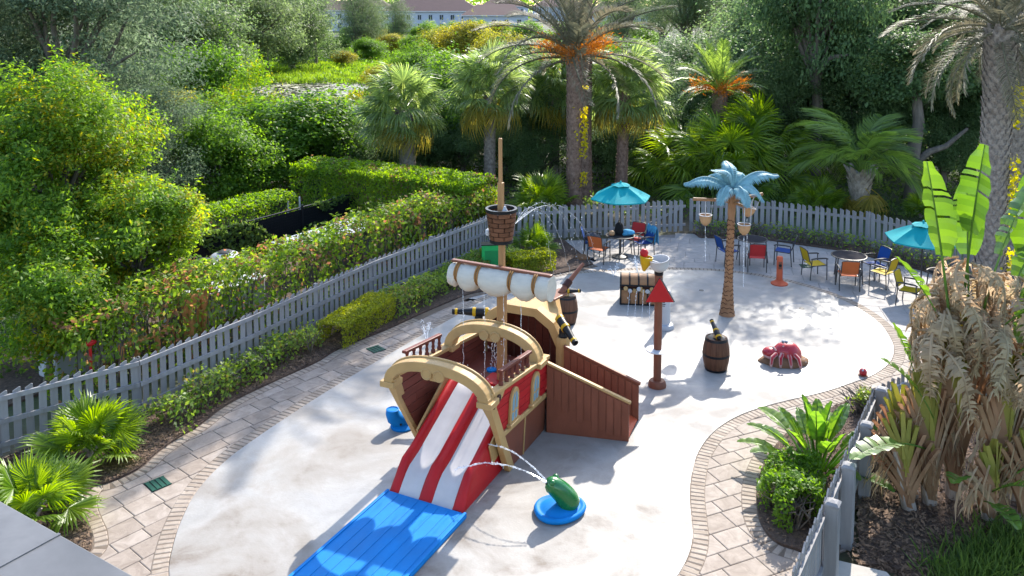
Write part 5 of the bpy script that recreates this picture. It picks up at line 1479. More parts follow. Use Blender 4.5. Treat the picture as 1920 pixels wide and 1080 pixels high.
for i, (px, h) in enumerate(((516, 0.8), (530, 0.9), (548, 0.95))):
    Yd = 27.0 + 0.5 * i
    u = thing('equipment_cabinet', ['narrow pale grey cabinet leftmost of three by the mesh fence', 'pale grey ribbed cabinet in the middle of three by the mesh fence', 'wide pale grey ribbed cabinet rightmost of three by the mesh fence'][i], 'cabinet', ((px - 960) / FPX * Yd, Yd, 0.02), rad(15), 'grey cabinets in the equipment yard')
    w = (0.14, 0.26, 0.4)[i]
    MB().box((0, 0, h / 2), (w, 0.35, h)).build('body', M['tank'], u, bevel=0.02)
    for k in range(6): MB().box((0, -0.18, 0.14 + k * 0.12), (w * 0.8, 0.02, 0.04)).build('louvre', M['greyplastic'], u)
for i in range(2):
    Yd = 27.6 + 0.6 * i
    o = MB().tube([(0, 0, 0), (0, 0, 1.5)], 0.03, 8).build('pole', M['white'], None, loc=((533 + 22 * i - 960) / FPX * Yd, Yd, 0.0))
    tag(o, 'thin white pole behind the grey cabinets, ' + ('left of the pair' if i == 0 else 'right of the pair'), 'pole', 'white poles in the equipment yard')
ro = thing('shed_roof', 'pale grey low roof slab glimpsed behind the flowering hedge', 'shed', (*along(11.2, 3.2), 0), YANG)
MB().box((0, 0, 1.0), (3.6, 1.3, 0.08)).build('roof', M['tank'], ro, bevel=0.02)
for x in (-1.6, 1.6):
    for y in (-0.5, 0.5): MB().box((x, y, 0.48), (0.08, 0.08, 0.96)).build('post', M['metal'], ro)
# long low pale roofs catching sun through the hedge
for i, (s, w) in enumerate(((3.2, 2.2), (6.4, 2.6))):
    o = thing('pump_cover', ['pale pump cover seen through the hedge near the orange pipes', 'pale pump cover seen through the hedge below the white tanks'][i], 'equipment', (*along(s, 2.4), 0.02), YANG, 'pale pump covers behind the hedge')
    MB().box((0, 0, 0.38), (w, 0.7, 0.76)).build('body', M['tank'], o, bevel=0.05)
    MB().box((0, 0, 0.79), (w + 0.08, 0.78, 0.05)).build('lid', M['white'], o, bevel=0.02)
# orange pipes and red valve behind the fence
pp = thing('orange_pipework', 'orange upright pipes behind the grey fence near the fan palm', 'pipes', (*along(2.8, 0.75), 0), YANG)
for i in range(6): MB().tube([(i * 0.42, 0.1 * (i % 2), 0), (i * 0.42, 0.1 * (i % 2), 0.9 + 0.35 * (i > 3))], 0.06, 10).build('pipe', M['pipeorange'], pp, smooth=True)
MB().tube([(0, 0.05, 0.85), (1.3, 0.05, 0.85)], 0.055, 10).build('pipe', M['pipeorange'], pp, smooth=True)
MB().box((1.95, 0.3, 0.75), (0.7, 0.25, 1.3)).build('casing', M['pipeorange'], pp, bevel=0.05)
vv = thing('red_valve', 'red valve handle poking above the grey fence by the fan palm', 'valve', (*along(2.0, 0.5), 0), YANG)
MB().tube([(0, 0, 0), (0, 0, 1.24)], 0.03, 8).build('stem', M['red'], vv)
MB().ell((0, 0, 1.28), (0.14, 0.05, 0.06), 12, 8).build('handle', M['red'], vv, smooth=True)
# dark mesh fence with posts
mf = thing('mesh_fence', 'dark mesh fence backed by a black sheet painting the shade behind the equipment yard', 'fence', (*along(4.6, 5.4), 0), YANG)
L_ = 10.0
mb = MB()
for i in range(int(L_ / 0.09)):
    mb.bar((i * 0.09, 0, 0.05), (min(L_, i * 0.09 + 0.0), 0.001, 1.30), 0.012, 0.004, (0, 1, 0))
for j in range(14):
    mb.bar((0, 0.005, 0.08 + j * 0.09), (L_, 0.005, 0.08 + j * 0.09), 0.004, 0.012)
tag(mb.build('mesh', M['black'], mf, fix=False), kind='stuff')
MB().box((L_ / 2, 0.03, 0.64), (L_, 0.006, 1.2)).build('shade_sheet', M['black'], mf)  # solid black sheet standing in for the deep shade behind the mesh
C = np.column_stack([RNG.uniform(0, L_, 4000), RNG.uniform(-.16, -0.02, 4000), RNG.uniform(0.05, 1.40, 4000)]); C = C[np.sin(C[:, 0] * 1.7) + np.sin(C[:, 2] * 3 + C[:, 0]) > 0.1]
link('vine', quads('vine', C, unit(len(C)), unit(len(C)) + np.array([0, -0.8, 0.3]), 0.15, 0.09, M['l_under']), mf)
for i in range(5): MB().tube([(L_ * i / 4, 0, 0), (L_ * i / 4, 0, 1.4)], 0.035, 8).build('post', M['black'], mf)
MB().tube([(0, 0, 1.32), (L_, 0, 1.32)], 0.025, 8).build('rail', M['black'], mf)
# ================================================================== PALMS
def fan_mesh(name, mat, R=1.0, pet=1.0, n=36, spread=145, droop=0.3, cup=0.15, seed=0, pet_mat=None, split=0.45, wide=1.0):
    """palmate frond along +x: petiole, then a fan of pleated segments whose tips hang"""
    rr = random.Random(seed); mb = MB()
    npt = 5
    pts = [Vector((pet * i / npt, 0, -0.10 * pet * (i / npt) ** 2)) for i in range(npt + 1)]
    mb.tube(pts, [0.022 - 0.009 * i / npt for i in range(npt + 1)], 4)
    hub = pts[-1]
    for i in range(n):
        t = (i + 0.5) / n * 2 - 1
        a = rad(spread) * t
        L = R * (1.0 - 0.28 * abs(t) ** 2) * rr.uniform(0.9, 1.06)
        d = Vector((math.cos(a), math.sin(a), 0)); s = Vector((-math.sin(a), math.cos(a), 0))
        wm = split * L * math.tan(rad(spread) / n) * 1.0 * wide
        cz = lambda q: cup * math.cos(a) * q - droop * q ** 2.4 * rr.uniform(0.75, 1.25) - 0.05 * abs(math.sin(a)) * q
        z1 = cz(split); z2 = cz(0.75); z3 = cz(1.0)
        pl = 0.018 * R
        m = hub + d * L * split + Vector((0, 0, z1 * R)); m2 = hub + d * L * 0.76 + Vector((0, 0, z2 * R)); e = hub + d * L * (1 - 0.12 * droop) + Vector((0, 0, z3 * R))
        o = rr.uniform(-0.03, 0.03) * R
        mb.add([hub, m + s * wm + Vector((0, 0, -pl)), m + Vector((0, 0, pl)), m - s * wm + Vector((0, 0, -pl)), m2 + s * (wm * 0.62 + o), m2 - s * (wm * 0.62 - o), e + s * o * 2],
               [(0, 1, 2), (0, 2, 3), (1, 4, 2), (2, 4, 5), (2, 5, 3), (4, 6, 5)])
    return mb.mesh(name, mat, fix=False)

def feather_mesh(name, mat, L=3.0, n=46, lw=0.5, arch=0.9, vee=0.5, seed=0, droop=0.25, wid=0.032, base=0.12):
    """pinnate frond along +x, arching down; leaflets in a vee"""
    rr = random.Random(seed); mb = MB()
    m = 16; pts = []; p = Vector((0, 0, 0)); ang = 0.0
    for i in range(m + 1):
        pts.append(p.copy())
        ang = -arch * (i / m) ** 1.3
        p = p + Vector((math.cos(ang), 0, math.sin(ang))) * (L / m)
    mb.tube(pts, [0.035 * (1 - 0.85 * i / m) * L / 3 + 0.004 for i in range(m + 1)], 4)
    for s in (-1, 1):
        for i in range(n):
            t = base + (1 - base) * (i + rr.uniform(-0.3, 0.3)) / n; t = min(max(t, base), 0.995)
            k = min(int(t * m), m - 1); q = pts[k].lerp(pts[k + 1], t * m - k); d = (pts[k + 1] - pts[k]).normalized()
            up = Vector((-d.z, 0, d.x))
            ll = lw * (math.sin(PI * (0.10 + 0.82 * t)) ** 0.6) * rr.uniform(0.85, 1.12)
            v = vee + rr.uniform(-0.22, 0.22)
            side = (d * (0.55 + 0.4 * t) + Vector((0, s, 0)) * math.cos(v) + up * math.sin(v)).normalized()
            b = side.cross(Vector((0, 0, 1)) if abs(side.z) < 0.9 else Vector((1, 0, 0))).normalized() * wid * 0.5
            mid = q + side * ll * 0.5; e = q + side * ll + Vector((0, 0, -droop * ll))
            mb.add([q - b * 0.6, q + b * 0.6, mid + b, e, mid - b], [(0, 1, 2, 4), (4, 2, 3)])
    return mb.mesh(name, mat, fix=False)

def palm_trunk(parent, pts, rs, mat, ring=0.11, around=11, scale_out=0.045, boots=0.0, name='trunk'):
    """trunk with leaf-base scales standing proud"""
    mb = MB(); mb.tube(pts, rs, 14)
    P = [Vector(p) for p in pts]; Ls = [0]
    for a, b in zip(P, P[1:]): Ls.append(Ls[-1] + (b - a).length)
    tot = Ls[-1]; k = 0; s = 0.05
    while s < tot:
        i = max(j for j in range(len(P) - 1) if Ls[j] <= s); f = (s - Ls[i]) / (Ls[i + 1] - Ls[i])
        c = P[i].lerp(P[i + 1], f); r = rs[i] + (rs[i + 1] - rs[i]) * f
        for j in range(around):
            a = 2 * PI * (j + 0.5 * (k % 2)) / around + random.uniform(-0.06, 0.06)
            d = Vector((math.cos(a), math.sin(a), 0)); t = Vector((-math.sin(a), math.cos(a), 0))
            w = PI * r / around * 1.05; so = scale_out * random.uniform(0.7, 1.3) * (1 + boots * max(0, s / tot - 0.6) * 4)
            h = ring * 1.25 * (1 + boots * max(0, s / tot - 0.6) * 2)
            base = c + d * r * 0.96
            mb.add([base - t * w + Vector((0, 0, -0.02)), base + t * w + Vector((0, 0, -0.02)), base + d * so + t * w * 0.45 + Vector((0, 0, h)), base + d * so - t * w * 0.45 + Vector((0, 0, h)), base + Vector((0, 0, h * 0.55)) - d * 0.02],
                   [(0, 1, 2, 3), (0, 3, 4), (1, 4, 2), (3, 2, 4)])
        s += ring; k += 1
    return mb.build(name, mat, parent, smooth=False, fix=False)

FAN_A = [fan_mesh('frond', M['l_sabal'], 1.05, 1.15, 40, 150, 0.55, 0.2, s) for s in (1, 2)] + [fan_mesh('frond', M['l_sabal'], 1.0, 1.0, 40, 150, 0.85, 0.1, 3)]
FAN_OLD = [fan_mesh('frond', M['l_sabalold'], 0.95, 0.95, 36, 150, 1.0, 0.0, s) for s in (4, 5)]
def sabal(x, y, h, label, lean_=(0, 0), n=46, k=1.0, rz=0.0, trunk='palmbark', r=0.21):
    t = thing('cabbage_palm', label, 'palm tree', (x, y, -0.05), rz, 'fan leaved palms behind the picket fence')
    top = Vector((lean_[0], lean_[1], h))
    pts = [Vector((lean_[0] * q ** 1.3, lean_[1] * q ** 1.3, h * q)) for q in np.linspace(0, 1, 9)]
    palm_trunk(t, pts, [r * (1.12 - 0.12 * min(1, q * 4)) * (1 + 0.10 * (q > 0.8)) for q in np.linspace(0, 1, 9)], M[trunk], 0.12, 10, 0.05, 0.5)
    ga = 2.39996
    for i in range(n):
        f = i / (n - 1)
        el = rad(84 - 112 * f ** 0.85) + rad(random.uniform(-8, 8))
        az = i * ga + random.uniform(-0.25, 0.25)
        m = (FAN_OLD if f > 0.86 else FAN_A)[random.randrange(2 if f > 0.86 else 3)]
        zz = top + Vector((0, 0, 0.25 - 0.4 * f))
        link('frond', m, t, tuple(zz), (random.uniform(-0.5, 0.5), -el, az), k * random.uniform(0.88, 1.12))
    return t

DATE = [feather_mesh('frond', M['l_date'], 3.3, 60, 0.52, a, 0.55, s, 0.2, 0.034) for s, a in ((1, 0.7), (2, 1.1), (3, 1.5))]
DATEG = [feather_mesh('frond', M['l_feather'], 2.3, 52, 0.42, a, 0.5, s, 0.2, 0.03) for s, a in ((4, 0.6), (5, 1.0), (6, 1.4))]
def date_palm(x, y, h, label, r=0.27, n=44, k=1.0, fronds=None, trunk='palmbarkred', lean_=(0, 0), fruit=7, el0=86, el1=-28, vines=False):
    t = thing('date_palm', label, 'palm tree', (x, y, -0.05), 0.0, 'feather leaved palms behind the fence')
    fronds = fronds or DATE
    q_ = np.linspace(0, 1, 10)
    pts = [Vector((lean_[0] * q, lean_[1] * q, h * q)) for q in q_]
    palm_trunk(t, pts, [r * (1.25 - 0.25 * min(1, q * 5)) * (1.0 + 0.12 * max(0, q - 0.8) * 5) for q in q_], M[trunk], 0.13, 11, 0.05, 0.3)
    top = pts[-1]
    for i in range(n):
        f = i / (n - 1)
        el = rad(el0 + (el1 - el0) * f ** 0.9) + rad(random.uniform(-6, 6)); az = i * 2.39996 + random.uniform(-0.2, 0.2)
        m = fronds[min(2, int(f * 2 + random.random()))]
        link('frond', m, t, tuple(top + Vector((0.12 * math.cos(az), 0.12 * math.sin(az), 0.3 - 0.45 * f))), (random.uniform(-0.4, 0.4), -el, az), k * random.uniform(0.88, 1.08))
    for i in range(fruit):
        az = i * 2 * PI / fruit + random.uniform(-0.3, 0.3); N_ = 420
        b0 = top + Vector((0.2 * math.cos(az), 0.2 * math.sin(az), 0.0))
        dv = Vector((math.cos(az), math.sin(az), random.uniform(0.3, 0.9)))
        u = RNG.random(N_) ** 0.7
        C = np.array(b0)[None] + np.array(dv)[None] * (u * 0.95 * k)[:, None] + RNG.normal(size=(N_, 3)) * (0.05 + 0.16 * u[:, None]) * k
        C[:, 2] -= 0.25 * u ** 2 * k
        T = np.array(dv)[None] + RNG.normal(size=(N_, 3)) * 0.5
        tag(link('fruit_stalk', quads('fruit_stalk', C, T, unit(N_), RNG.uniform(0.1, 0.25, N_), 0.028, M['l_orange']), t), kind='stuff')
    if vines:
        N_ = 420
        z = RNG.uniform(0.8, h * 0.82, N_); a = RNG.normal(-0.5, 0.45, N_)
        rr_ = r + 0.10 + RNG.random(N_) * 0.14
        C = np.column_stack([rr_ * np.cos(a), rr_ * np.sin(a), z]); keep = np.sin(z * 5.1) + np.sin(z * 2.3 + 1) > -0.6
        C = C[keep]
        link('vine', quads('vine', C, unit(len(C)), unit(len(C)), RNG.uniform(0.08, 0.17, len(C)), 0.09, M['l_vine']), t)
    return t
px2w = lambda px, Y: (px - 960) / FPX * Y
sabal(px2w(765, 34), 34, 3.65, 'short stout fan palm above the clipped hedge, farthest left of its row', (-0.2, 0), 46, 0.95, 0.3, r=0.30)
sabal(px2w(917, 35), 35, 4.35, 'slender fan palm directly behind the ship mast and nest', (0.1, 0), 44, 0.96, 1.1)
sabal(px2w(1040, 38), 38, 4.1, 'fan palm crown mostly hidden behind the tall orange fruited palm', (0, 0), 40, 1.0, 2.0)
sabal(px2w(1168, 34.5), 34.5, 4.3, 'tall fan palm with pale trunk rising behind the open teal umbrella', (0.15, 0), 50, 1.03, 0.8, 'palmbarkred')
date_palm(px2w(1078, 31.5), 31.5, 6.1, 'tallest feather palm with orange fruit stalks and vine on its trunk', 0.27, 34, 1.15, vines=True, el1=-4)
date_palm(px2w(1098, 34.2), 34.2, 12.6, 'very tall feather palm whose crown rises above the picture', 0.24, 34, 0.92, fruit=3, el1=-4)
date_palm(px2w(1352, 37), 37, 4.2, 'young feather palm with upright green fronds left of the big oak', 0.28, 30, 1.0, DATEG, fruit=4, el0=88, el1=5)
date_palm(px2w(1876, 21.5), 21.5, 7.35, 'thick scaly palm trunk behind the paddle leaved plant at the picture edge', 0.33, 44, 0.80, trunk='palmbark', fruit=0, el1=-30, vines=True)
date_palm(px2w(1915, 25), 25, 7.6, 'second scaly palm trunk half outside the picture edge', 0.33, 30, 0.85, trunk='palmbark', fruit=0, el1=-25)

FANG = [fan_mesh('frond', M['l_fan'], 0.62, 0.55, 34, 140, 0.28, 0.1, s, wide=1.0, split=0.6) for s in (11, 12, 13)]
def fan_palm(x, y, label, n, k, el0=80, el1=-5, seed=0, z=0.05, name='fan_palm', meshes=None, group='low fan palms in the beds'):
    t = thing(name, label, 'palm', (x, y, z), seed, group)
    mb = MB()
    for i in range(9):
        a = i * 2.4; mb.tube([(0, 0, 0), (0.07 * math.cos(a), 0.07 * math.sin(a), 0.12), (0.20 * math.cos(a), 0.20 * math.sin(a), 0.22 + 0.05 * (i % 3))], [0.05, 0.035, 0.015], 6)
    mb.build('stem', M['stump'], t)
    for i in range(n):
        f = i / (n - 1); el = rad(el0 + (el1 - el0) * f) + rad(random.uniform(-8, 8)); az = i * 2.39996 + random.uniform(-0.3, 0.3)
        link('frond', random.choice(meshes or FANG), t, (0, 0, 0.16), (random.uniform(-0.6, 0.6), -el, az), k * random.uniform(0.8, 1.15))
    return t
f1 = at(172, 862); fan_palm(*f1, 'bright fan palm against the left picket fence beside the mulch', 22, 1.0, 78, 2, 0.4)
f2 = at(62, 985); fan_palm(*f2, 'bright fan palm just above the grey roof edge', 20, 0.86, 78, 0, 1.7)
f3 = at(1018, 386); fan_palm(px2w(1018, 31), 31, 'small palmetto peeking over the fence right of the crow nest', 16, 1.5, 70, 10, 0.9, 0.3)
f4 = at(1000, 478); fan_palm(*f4, 'leafy palmetto in the mulch right of the crow nest', 14, 0.85, 80, 10, 0.2)
# low sabal group on the right, before the oaks
FAN_B = [fan_mesh('frond', M['l_fan'], 1.0, 1.5, 36, 145, 0.6, 0.15, s) for s in (21, 22)]
fan_palm(px2w(1290, 36), 36, 'shiny fan palm clump left of the young feather palm', 26, 1.25, 78, -15, 0.3, 0.4, 'fan_palm', FAN_B, 'low fan palms before the oaks')
fan_palm(px2w(1370, 34.5), 34.5, 'shiny fan palm clump just behind the fake palm fronds', 30, 1.25, 80, -15, 1.3, 0.5, 'fan_palm', FAN_B, 'low fan palms before the oaks')
fan_palm(px2w(1425, 36), 36, 'taller fan palm clump right of the fake palm crown', 26, 1.3, 82, -10, 2.3, 0.9, 'fan_palm', FAN_B, 'low fan palms before the oaks')
fan_palm(px2w(1740, 31), 31, 'small palmetto at the foot of the oak behind the right umbrella', 14, 0.8, 70, 10, 0.5, 0.1, 'fan_palm', FANG, 'low fan palms before the oaks')
fan_palm(px2w(1800, 29), 29, 'small palmetto between oak trunk and thick scaly palm', 12, 0.9, 70, 10, 1.5, 0.1, 'fan_palm', FANG, 'low fan palms before the oaks')
fan_palm(px2w(1545, 32), 32, 'dark palmetto left of the pale boots of the arching palm', 16, 1.1, 70, 5, 2.5, 0.1, 'fan_palm', FANG, 'low fan palms before the oaks')
# arching pale palm with booted base
bp_ = thing('arching_palm', 'wide arching palm with pale booted base behind the picket fence', 'palm tree', (px2w(1622, 32), 32, 0), 0)
palm_trunk(bp_, [(0, 0, 0), (0, 0, 0.8), (0, 0, 1.6)], [0.20, 0.34, 0.42], M['stump'], 0.16, 9, 0.10, 1.0)
COST = [feather_mesh('frond', M['l_feather'], 2.6, 44, 0.95, a, 0.15, s, 0.55, 0.045, 0.38) for s, a in ((31, 1.3), (32, 1.8))]
for i in range(20):
    f = i / 19
    link('frond', random.choice(COST), bp_, (0, 0, 1.6), (random.uniform(-0.3, 0.3), -rad(84 - 56 * f), i * 2.39996), random.uniform(0.9, 1.15))
for i in range(6):
    link('frond', FAN_OLD[i % 2], bp_, (0, 0, 1.2), (0, rad(20 + 8 * i), i * 1.1 - 1.4), 0.9)

# ================================================================== TREES AND SHRUBS
def crown_pts(rng, R, lobes, tips, lr=(0.28, 0.46), low=-0.9):
    """branch tips on a set of lobes filling an ellipsoid R"""
    R = np.array(R); out = []
    L = unit(lobes, rng) * (rng.uniform(0.35, 0.8, (lobes, 1)))
    L[:, 2] = np.maximum(L[:, 2], low)
    for c in L:
        rr_ = rng.uniform(*lr)
        d = unit(tips // lobes, rng); d[:, 2] = np.where(d[:, 2] < -0.3, d[:, 2] * 0.4, d[:, 2])
        out.append(c + d * rr_ * rng.uniform(0.75, 1.08, (len(d), 1)))
    return np.concatenate(out) * R, L * R
def crown(name, mat, R, lobes, tips, per, tip_r, leaf, aspect=0.5, seed=0, flat=0.6, up=0.6, drop=0.0, low=-0.9, fold=0.15, lr=(0.28, 0.46)):
    rng = np.random.default_rng(seed)
    P, L = crown_pts(rng, R, lobes, tips, lr, low)
    # leafy sprays reaching out of the crown
    ns = max(8, len(P) // 9); k_ = rng.choice(len(P), ns); S0 = P[k_]; D = S0 / np.array(R); D /= np.linalg.norm(D, axis=1, keepdims=True) + 1e-6
    D = D + rng.normal(size=D.shape) * 0.35 + np.array([0, 0, 0.25]); m_ = max(6, per // 2); u_ = rng.random((ns, m_, 1))
    SP = (S0[:, None] + D[:, None] * u_ * (tip_r * 3.6) * rng.uniform(0.5, 1.2, (ns, 1, 1)) + rng.normal(size=(ns, m_, 3)) * tip_r * 0.32).reshape(-1, 3)
    P = np.repeat(P, per, 0); n = len(P)
    o = rng.normal(size=(n, 3)) * tip_r; o[:, 2] *= flat
    C = np.concatenate([P + o, SP]); n = len(C)
    C[:, 2] -= drop * np.abs(rng.normal(size=n))
    out = C / np.array(R); out /= np.linalg.norm(out, axis=1, keepdims=True) + 1e-6
    Nn = out * 0.55 + np.array([0, 0, up]) + rng.normal(size=(n, 3)) * 0.55
    Nn /= np.linalg.norm(Nn, axis=1, keepdims=True)
    T = rng.normal(size=(n, 3)) + out * 0.5 - np.array([0, 0, 0.35 + drop])
    T -= Nn * (T * Nn).sum(1, keepdims=True)
    ln = leaf * rng.uniform(0.5, 1.25, n) * np.where(rng.random(n) < 0.12, 1.35, 1.0)
    return quads(name, C, T, Nn, ln, ln * aspect, mat, fold), L
def limbs(L, h0, r0, base_z, seed, mat, zc, bend=0.3):
    """trunk from the ground to the crown centre with a limb to each lobe"""
    rr = random.Random(seed); mb = MB()
    top = Vector((rr.uniform(-.3, .3), rr.uniform(-.3, .3), zc * 0.75))
    mid = Vector((rr.uniform(-bend, bend), rr.uniform(-bend, bend), zc * 0.4))
    mb.tube([(0, 0, base_z), mid * 0.5 + Vector((0, 0, base_z * 0.5)), mid, top], [r0 * 1.3, r0, r0 * 0.85, r0 * 0.6], 9)
    for c in L:
        e = Vector(c) + Vector((0, 0, zc)); s = mid.lerp(top, rr.uniform(0.2, 1.0))
        m = s.lerp(e, 0.5) + Vector((rr.uniform(-bend, bend), rr.uniform(-bend, bend), rr.uniform(0, bend)))
        mb.tube([s, m, e], [r0 * 0.42, r0 * 0.26, r0 * 0.08], 6, cap=False)
    return mb.mesh('trunk', mat, smooth=True)
KIND = {}
def kind(key, mat, R, lobes, tips, per, tip_r, leaf, zc, r0, bk='barkgrey', variants=2, **kw):
    KIND[key] = []
    for i in range(variants):
        cm, L = crown('crown', M[mat], R, lobes, tips, per, tip_r, leaf, seed=hash_(key) + i * 17, **kw)
        KIND[key].append((cm, limbs(L, 0, r0, -0.3, i, M[bk], zc), zc))
def hash_(s): return sum((i + 1) * ord(c) for i, c in enumerate(s))
kind('oak', 'l_dark', (4.6, 4.6, 4.0), 26, 1700, 26, 0.34, 0.17, 6.0, 0.34, aspect=0.55)
kind('greyoak', 'l_oak', (4.4, 4.4, 3.9), 26, 1600, 26, 0.34, 0.17, 5.6, 0.34, aspect=0.55)
kind('bluegrey', 'l_bluegrey', (4.2, 4.2, 4.2), 24, 2000, 30, 0.30, 0.16, 5.2, 0.3, variants=2, aspect=0.30, flat=0.4)
kind('mid', 'l_mid', (2.5, 2.5, 2.1), 16, 900, 22, 0.24, 0.15, 2.6, 0.12, aspect=0.6)
kind('yellow', 'l_yellow', (2.4, 2.4, 2.0), 15, 800, 20, 0.24, 0.15, 2.7, 0.12, aspect=0.6)
kind('bright', 'l_bright', (2.4, 2.4, 2.0), 15, 900, 22, 0.22, 0.13, 2.5, 0.10, aspect=0.5)
kind('pine', 'l_pine', (2.8, 2.8, 4.2), 22, 560, 40, 0.30, 0.34, 7.5, 0.22, 'barkpine', aspect=0.07, flat=0.7, up=0.2)
def tree(key, px, Y, k, label, z=0.0, sq=1.0, var=None, rz=None, name='tree', cat='tree', group=None, X=None):
    v = KIND[key][random.randrange(len(KIND[key])) if var is None else var % len(KIND[key])]
    x = X if X is not None else px2w(px, Y)
    t = thing(name, label, cat, (x, Y, z), random.uniform(0, 6.28) if rz is None else rz, group)
    t.scale = (k, k, k * sq)
    link('trunk', v[1], t)
    link('crown', v[0], t, (0, 0, v[2]))
    return t
# big near tree on the left
nm, nL = crown('crown', M['l_bright'], (3.1, 3.4, 3.3), 34, 1500, 62, 0.17, 0.115, 0.42, seed=101, flat=0.7, low=-0.95, lr=(0.17, 0.33))
nt = thing('broadleaf_tree', 'large yellow green tree in sun filling the left edge above the fence', 'tree', (px2w(95, 20.5), 20.5, 0), 0.4)
link('crown', nm, nt, (0, 0, 4.0)); link('trunk', limbs(nL, 0, 0.2, -0.2, 3, M['barkgrey'], 4.0), nt)
nm2, nL2 = crown('crown', M['l_bright'], (1.9, 1.8, 1.75), 20, 650, 62, 0.15, 0.115, 0.42, seed=131, flat=0.7, lr=(0.18, 0.36))
n2 = thing('broadleaf_tree', 'smaller yellow tipped tree right of the large one, over the fence', 'tree', (px2w(245, 20.0), 20.0, 0), 1.4)
link('crown', nm2, n2, (0, 0, 2.35)); link('trunk', limbs(nL2, 0, 0.12, -0.2, 5, M['barkgrey'], 2.35), n2)
nm3, nL3 = crown('crown', M['l_bright'], (1.7, 1.5, 1.3), 16, 480, 62, 0.14, 0.11, 0.42, seed=151, flat=0.7)
n3 = thing('broadleaf_tree', 'low feathery green tree just over the fence at the picture edge', 'tree', (px2w(55, 17.3), 17.3, 0), 2.4)
link('crown', nm3, n3, (0, 0, 1.75)); link('trunk', limbs(nL3, 0, 0.09, -0.2, 6, M['barkgrey'], 1.75), n3)

tree('bluegrey', 120, 32, 1.25, 'grey green conifer towering behind the big yellow green tree', var=0)
tree('bluegrey', 265, 29.5, 0.62, 'lower grey green conifer right of the yellow green tree', var=1, z=-0.3)
tree('bluegrey', -60, 36, 1.4, 'grey green conifer at the upper corner of the picture', var=1)
tree('greyoak', 330, 62, 1.3, 'dark mossy tree far behind the scrub on the left', var=0, z=-2.0)
tree('pine', 285, 70, 1.35, 'tall pine above the grey green conifers', var=0)
tree('pine', 420, 80, 1.4, 'tall far pine left of the mossy grove', var=1)
tree('greyoak', 455, 88, 1.5, 'mossy grove tree at the far left of the pond', var=1, z=-3)
tree('pine', 500, 92, 1.25, 'far pine with bare trunk in the mossy grove', var=1)
tree('greyoak', 545, 98, 1.35, 'mossy grove tree nearest the far white house', var=0, z=-3)
tree('mid', 372, 43, 1.1, 'pale green tree standing above the dry scrub', sq=1.15, var=0)
tree('bright', 470, 41, 0.95, 'bright green bushy tree at the pond edge', sq=1.25, var=0)
tree('mid', 420, 37, 0.9, 'leafy green shrub among dry branches', var=1, cat='shrub', name='shrub')
tree('mid', 545, 36, 1.35, 'large leafy green tree left of the clipped hedge', var=0, sq=0.66)
tree('mid', 470, 34, 1.1, 'shaded dark leafy tree behind the equipment yard', var=1, sq=0.68)
tree('mid', 610, 37.5, 1.15, 'leafy green tree just left of the stout fan palm', var=1, sq=0.68)
tree('mid', 400, 31.5, 0.85, 'dark shrub behind the dark mesh fence', var=0, cat='shrub', name='shrub')
tree('yellow', 640, 46, 0.6, 'yellowish shrub behind the stout fan palm', var=0, cat='shrub', name='shrub')
tree('yellow', 330, 38, 0.9, 'dry yellowish scrub left of the pale green tree', var=1, cat='shrub', name='shrub')
# row behind the palms
for i, (px, Y, k, kd, lab) in enumerate(((690, 42, 0.75, 'mid', 'leafy shrub behind the stout fan palm trunk'), (810, 44, 1.25, 'mid', 'leafy shrub between the two left fan palms'), (850, 40, 0.9, 'mid', 'dark leafy shrub left of the mast tip'),
        (960, 43, 1.3, 'mid', 'leafy shrub right of the mast tip'), (1010, 40, 1.0, 'oak', 'dark evergreen shrub left of the tall feather palm trunk'), (1130, 43, 0.75, 'oak', 'dark evergreen tree between feather palm and umbrella palm'),
        (1230, 44, 0.85, 'oak', 'dark evergreen tree right of the umbrella palm'), (1290, 48, 1.0, 'oak', 'dark evergreen tree behind the young feather palm'))):
    kk = k if kd == 'mid' else k * 0.7
    tree(kd, px, Y, kk, lab, var=i, sq=0.95 if kd == 'mid' else 0.9)
# dark understory between and behind the palms
for i, (px, Y, k, lab) in enumerate(((720, 38.5, 0.42, 'dark shrub behind the trunk of the stout fan palm'), (800, 39.5, 0.46, 'dark shrub between stout and slender fan palms'), (868, 39, 0.45, 'dark shrub left of the slender fan palm trunk'), (948, 39, 0.46, 'dark shrub right of the mast tip between palms'), (1010, 37.5, 0.44, 'dark shrub left of the tall feather palm foot'),
        (1125, 38.5, 0.46, 'dark shrub between feather palm foot and umbrella palm'), (1215, 38.5, 0.48, 'dark shrub right of the umbrella palm trunk'), (1275, 39.5, 0.46, 'dark shrub left of the shiny fan palm clump'), (1345, 39, 0.42, 'dark shrub below the young feather palm'), (660, 37, 0.40, 'dark shrub behind the clipped hedge left end'))):
    tree('oak', px, Y, k, lab, var=i, sq=0.95, z=-0.9, name='shrub', cat='shrub')
# right oaks
tree('greyoak', 1425, 47, 1.0, 'grey green oak right of the young feather palm', var=0, z=-1.2)
tree('oak', 1520, 43, 1.2, 'massive dark oak behind the arching palm', var=0, z=-2.4)
tree('oak', 1680, 41, 1.25, 'massive dark oak with low boughs above the right umbrella', var=1, z=-2.5)
tree('oak', 1820, 40, 1.2, 'massive dark oak beside the thick scaly palm trunk', var=0, rz=2.2, z=-2.0)
tree('oak', 1960, 36, 1.15, 'dark oak cut off by the right edge of the picture', var=1, rz=1.0, z=-1.5)
tree('oak', 0, 37.5, 0.8, 'tall narrow dark oak behind the arching palm reaching above the picture', var=1, sq=1.75, X=13.4)
tree('greyoak', 1590, 50, 1.35, 'tall grey green oak rising behind the massive dark oaks', var=1)
tree('greyoak', 1470, 39, 0.62, 'small grey green oak filling the gap behind the fan palm clumps', var=1, z=-0.2)
tree('oak', 1610, 38, 0.5, 'dark evergreen bush behind the arching palm', var=0, z=-0.9)
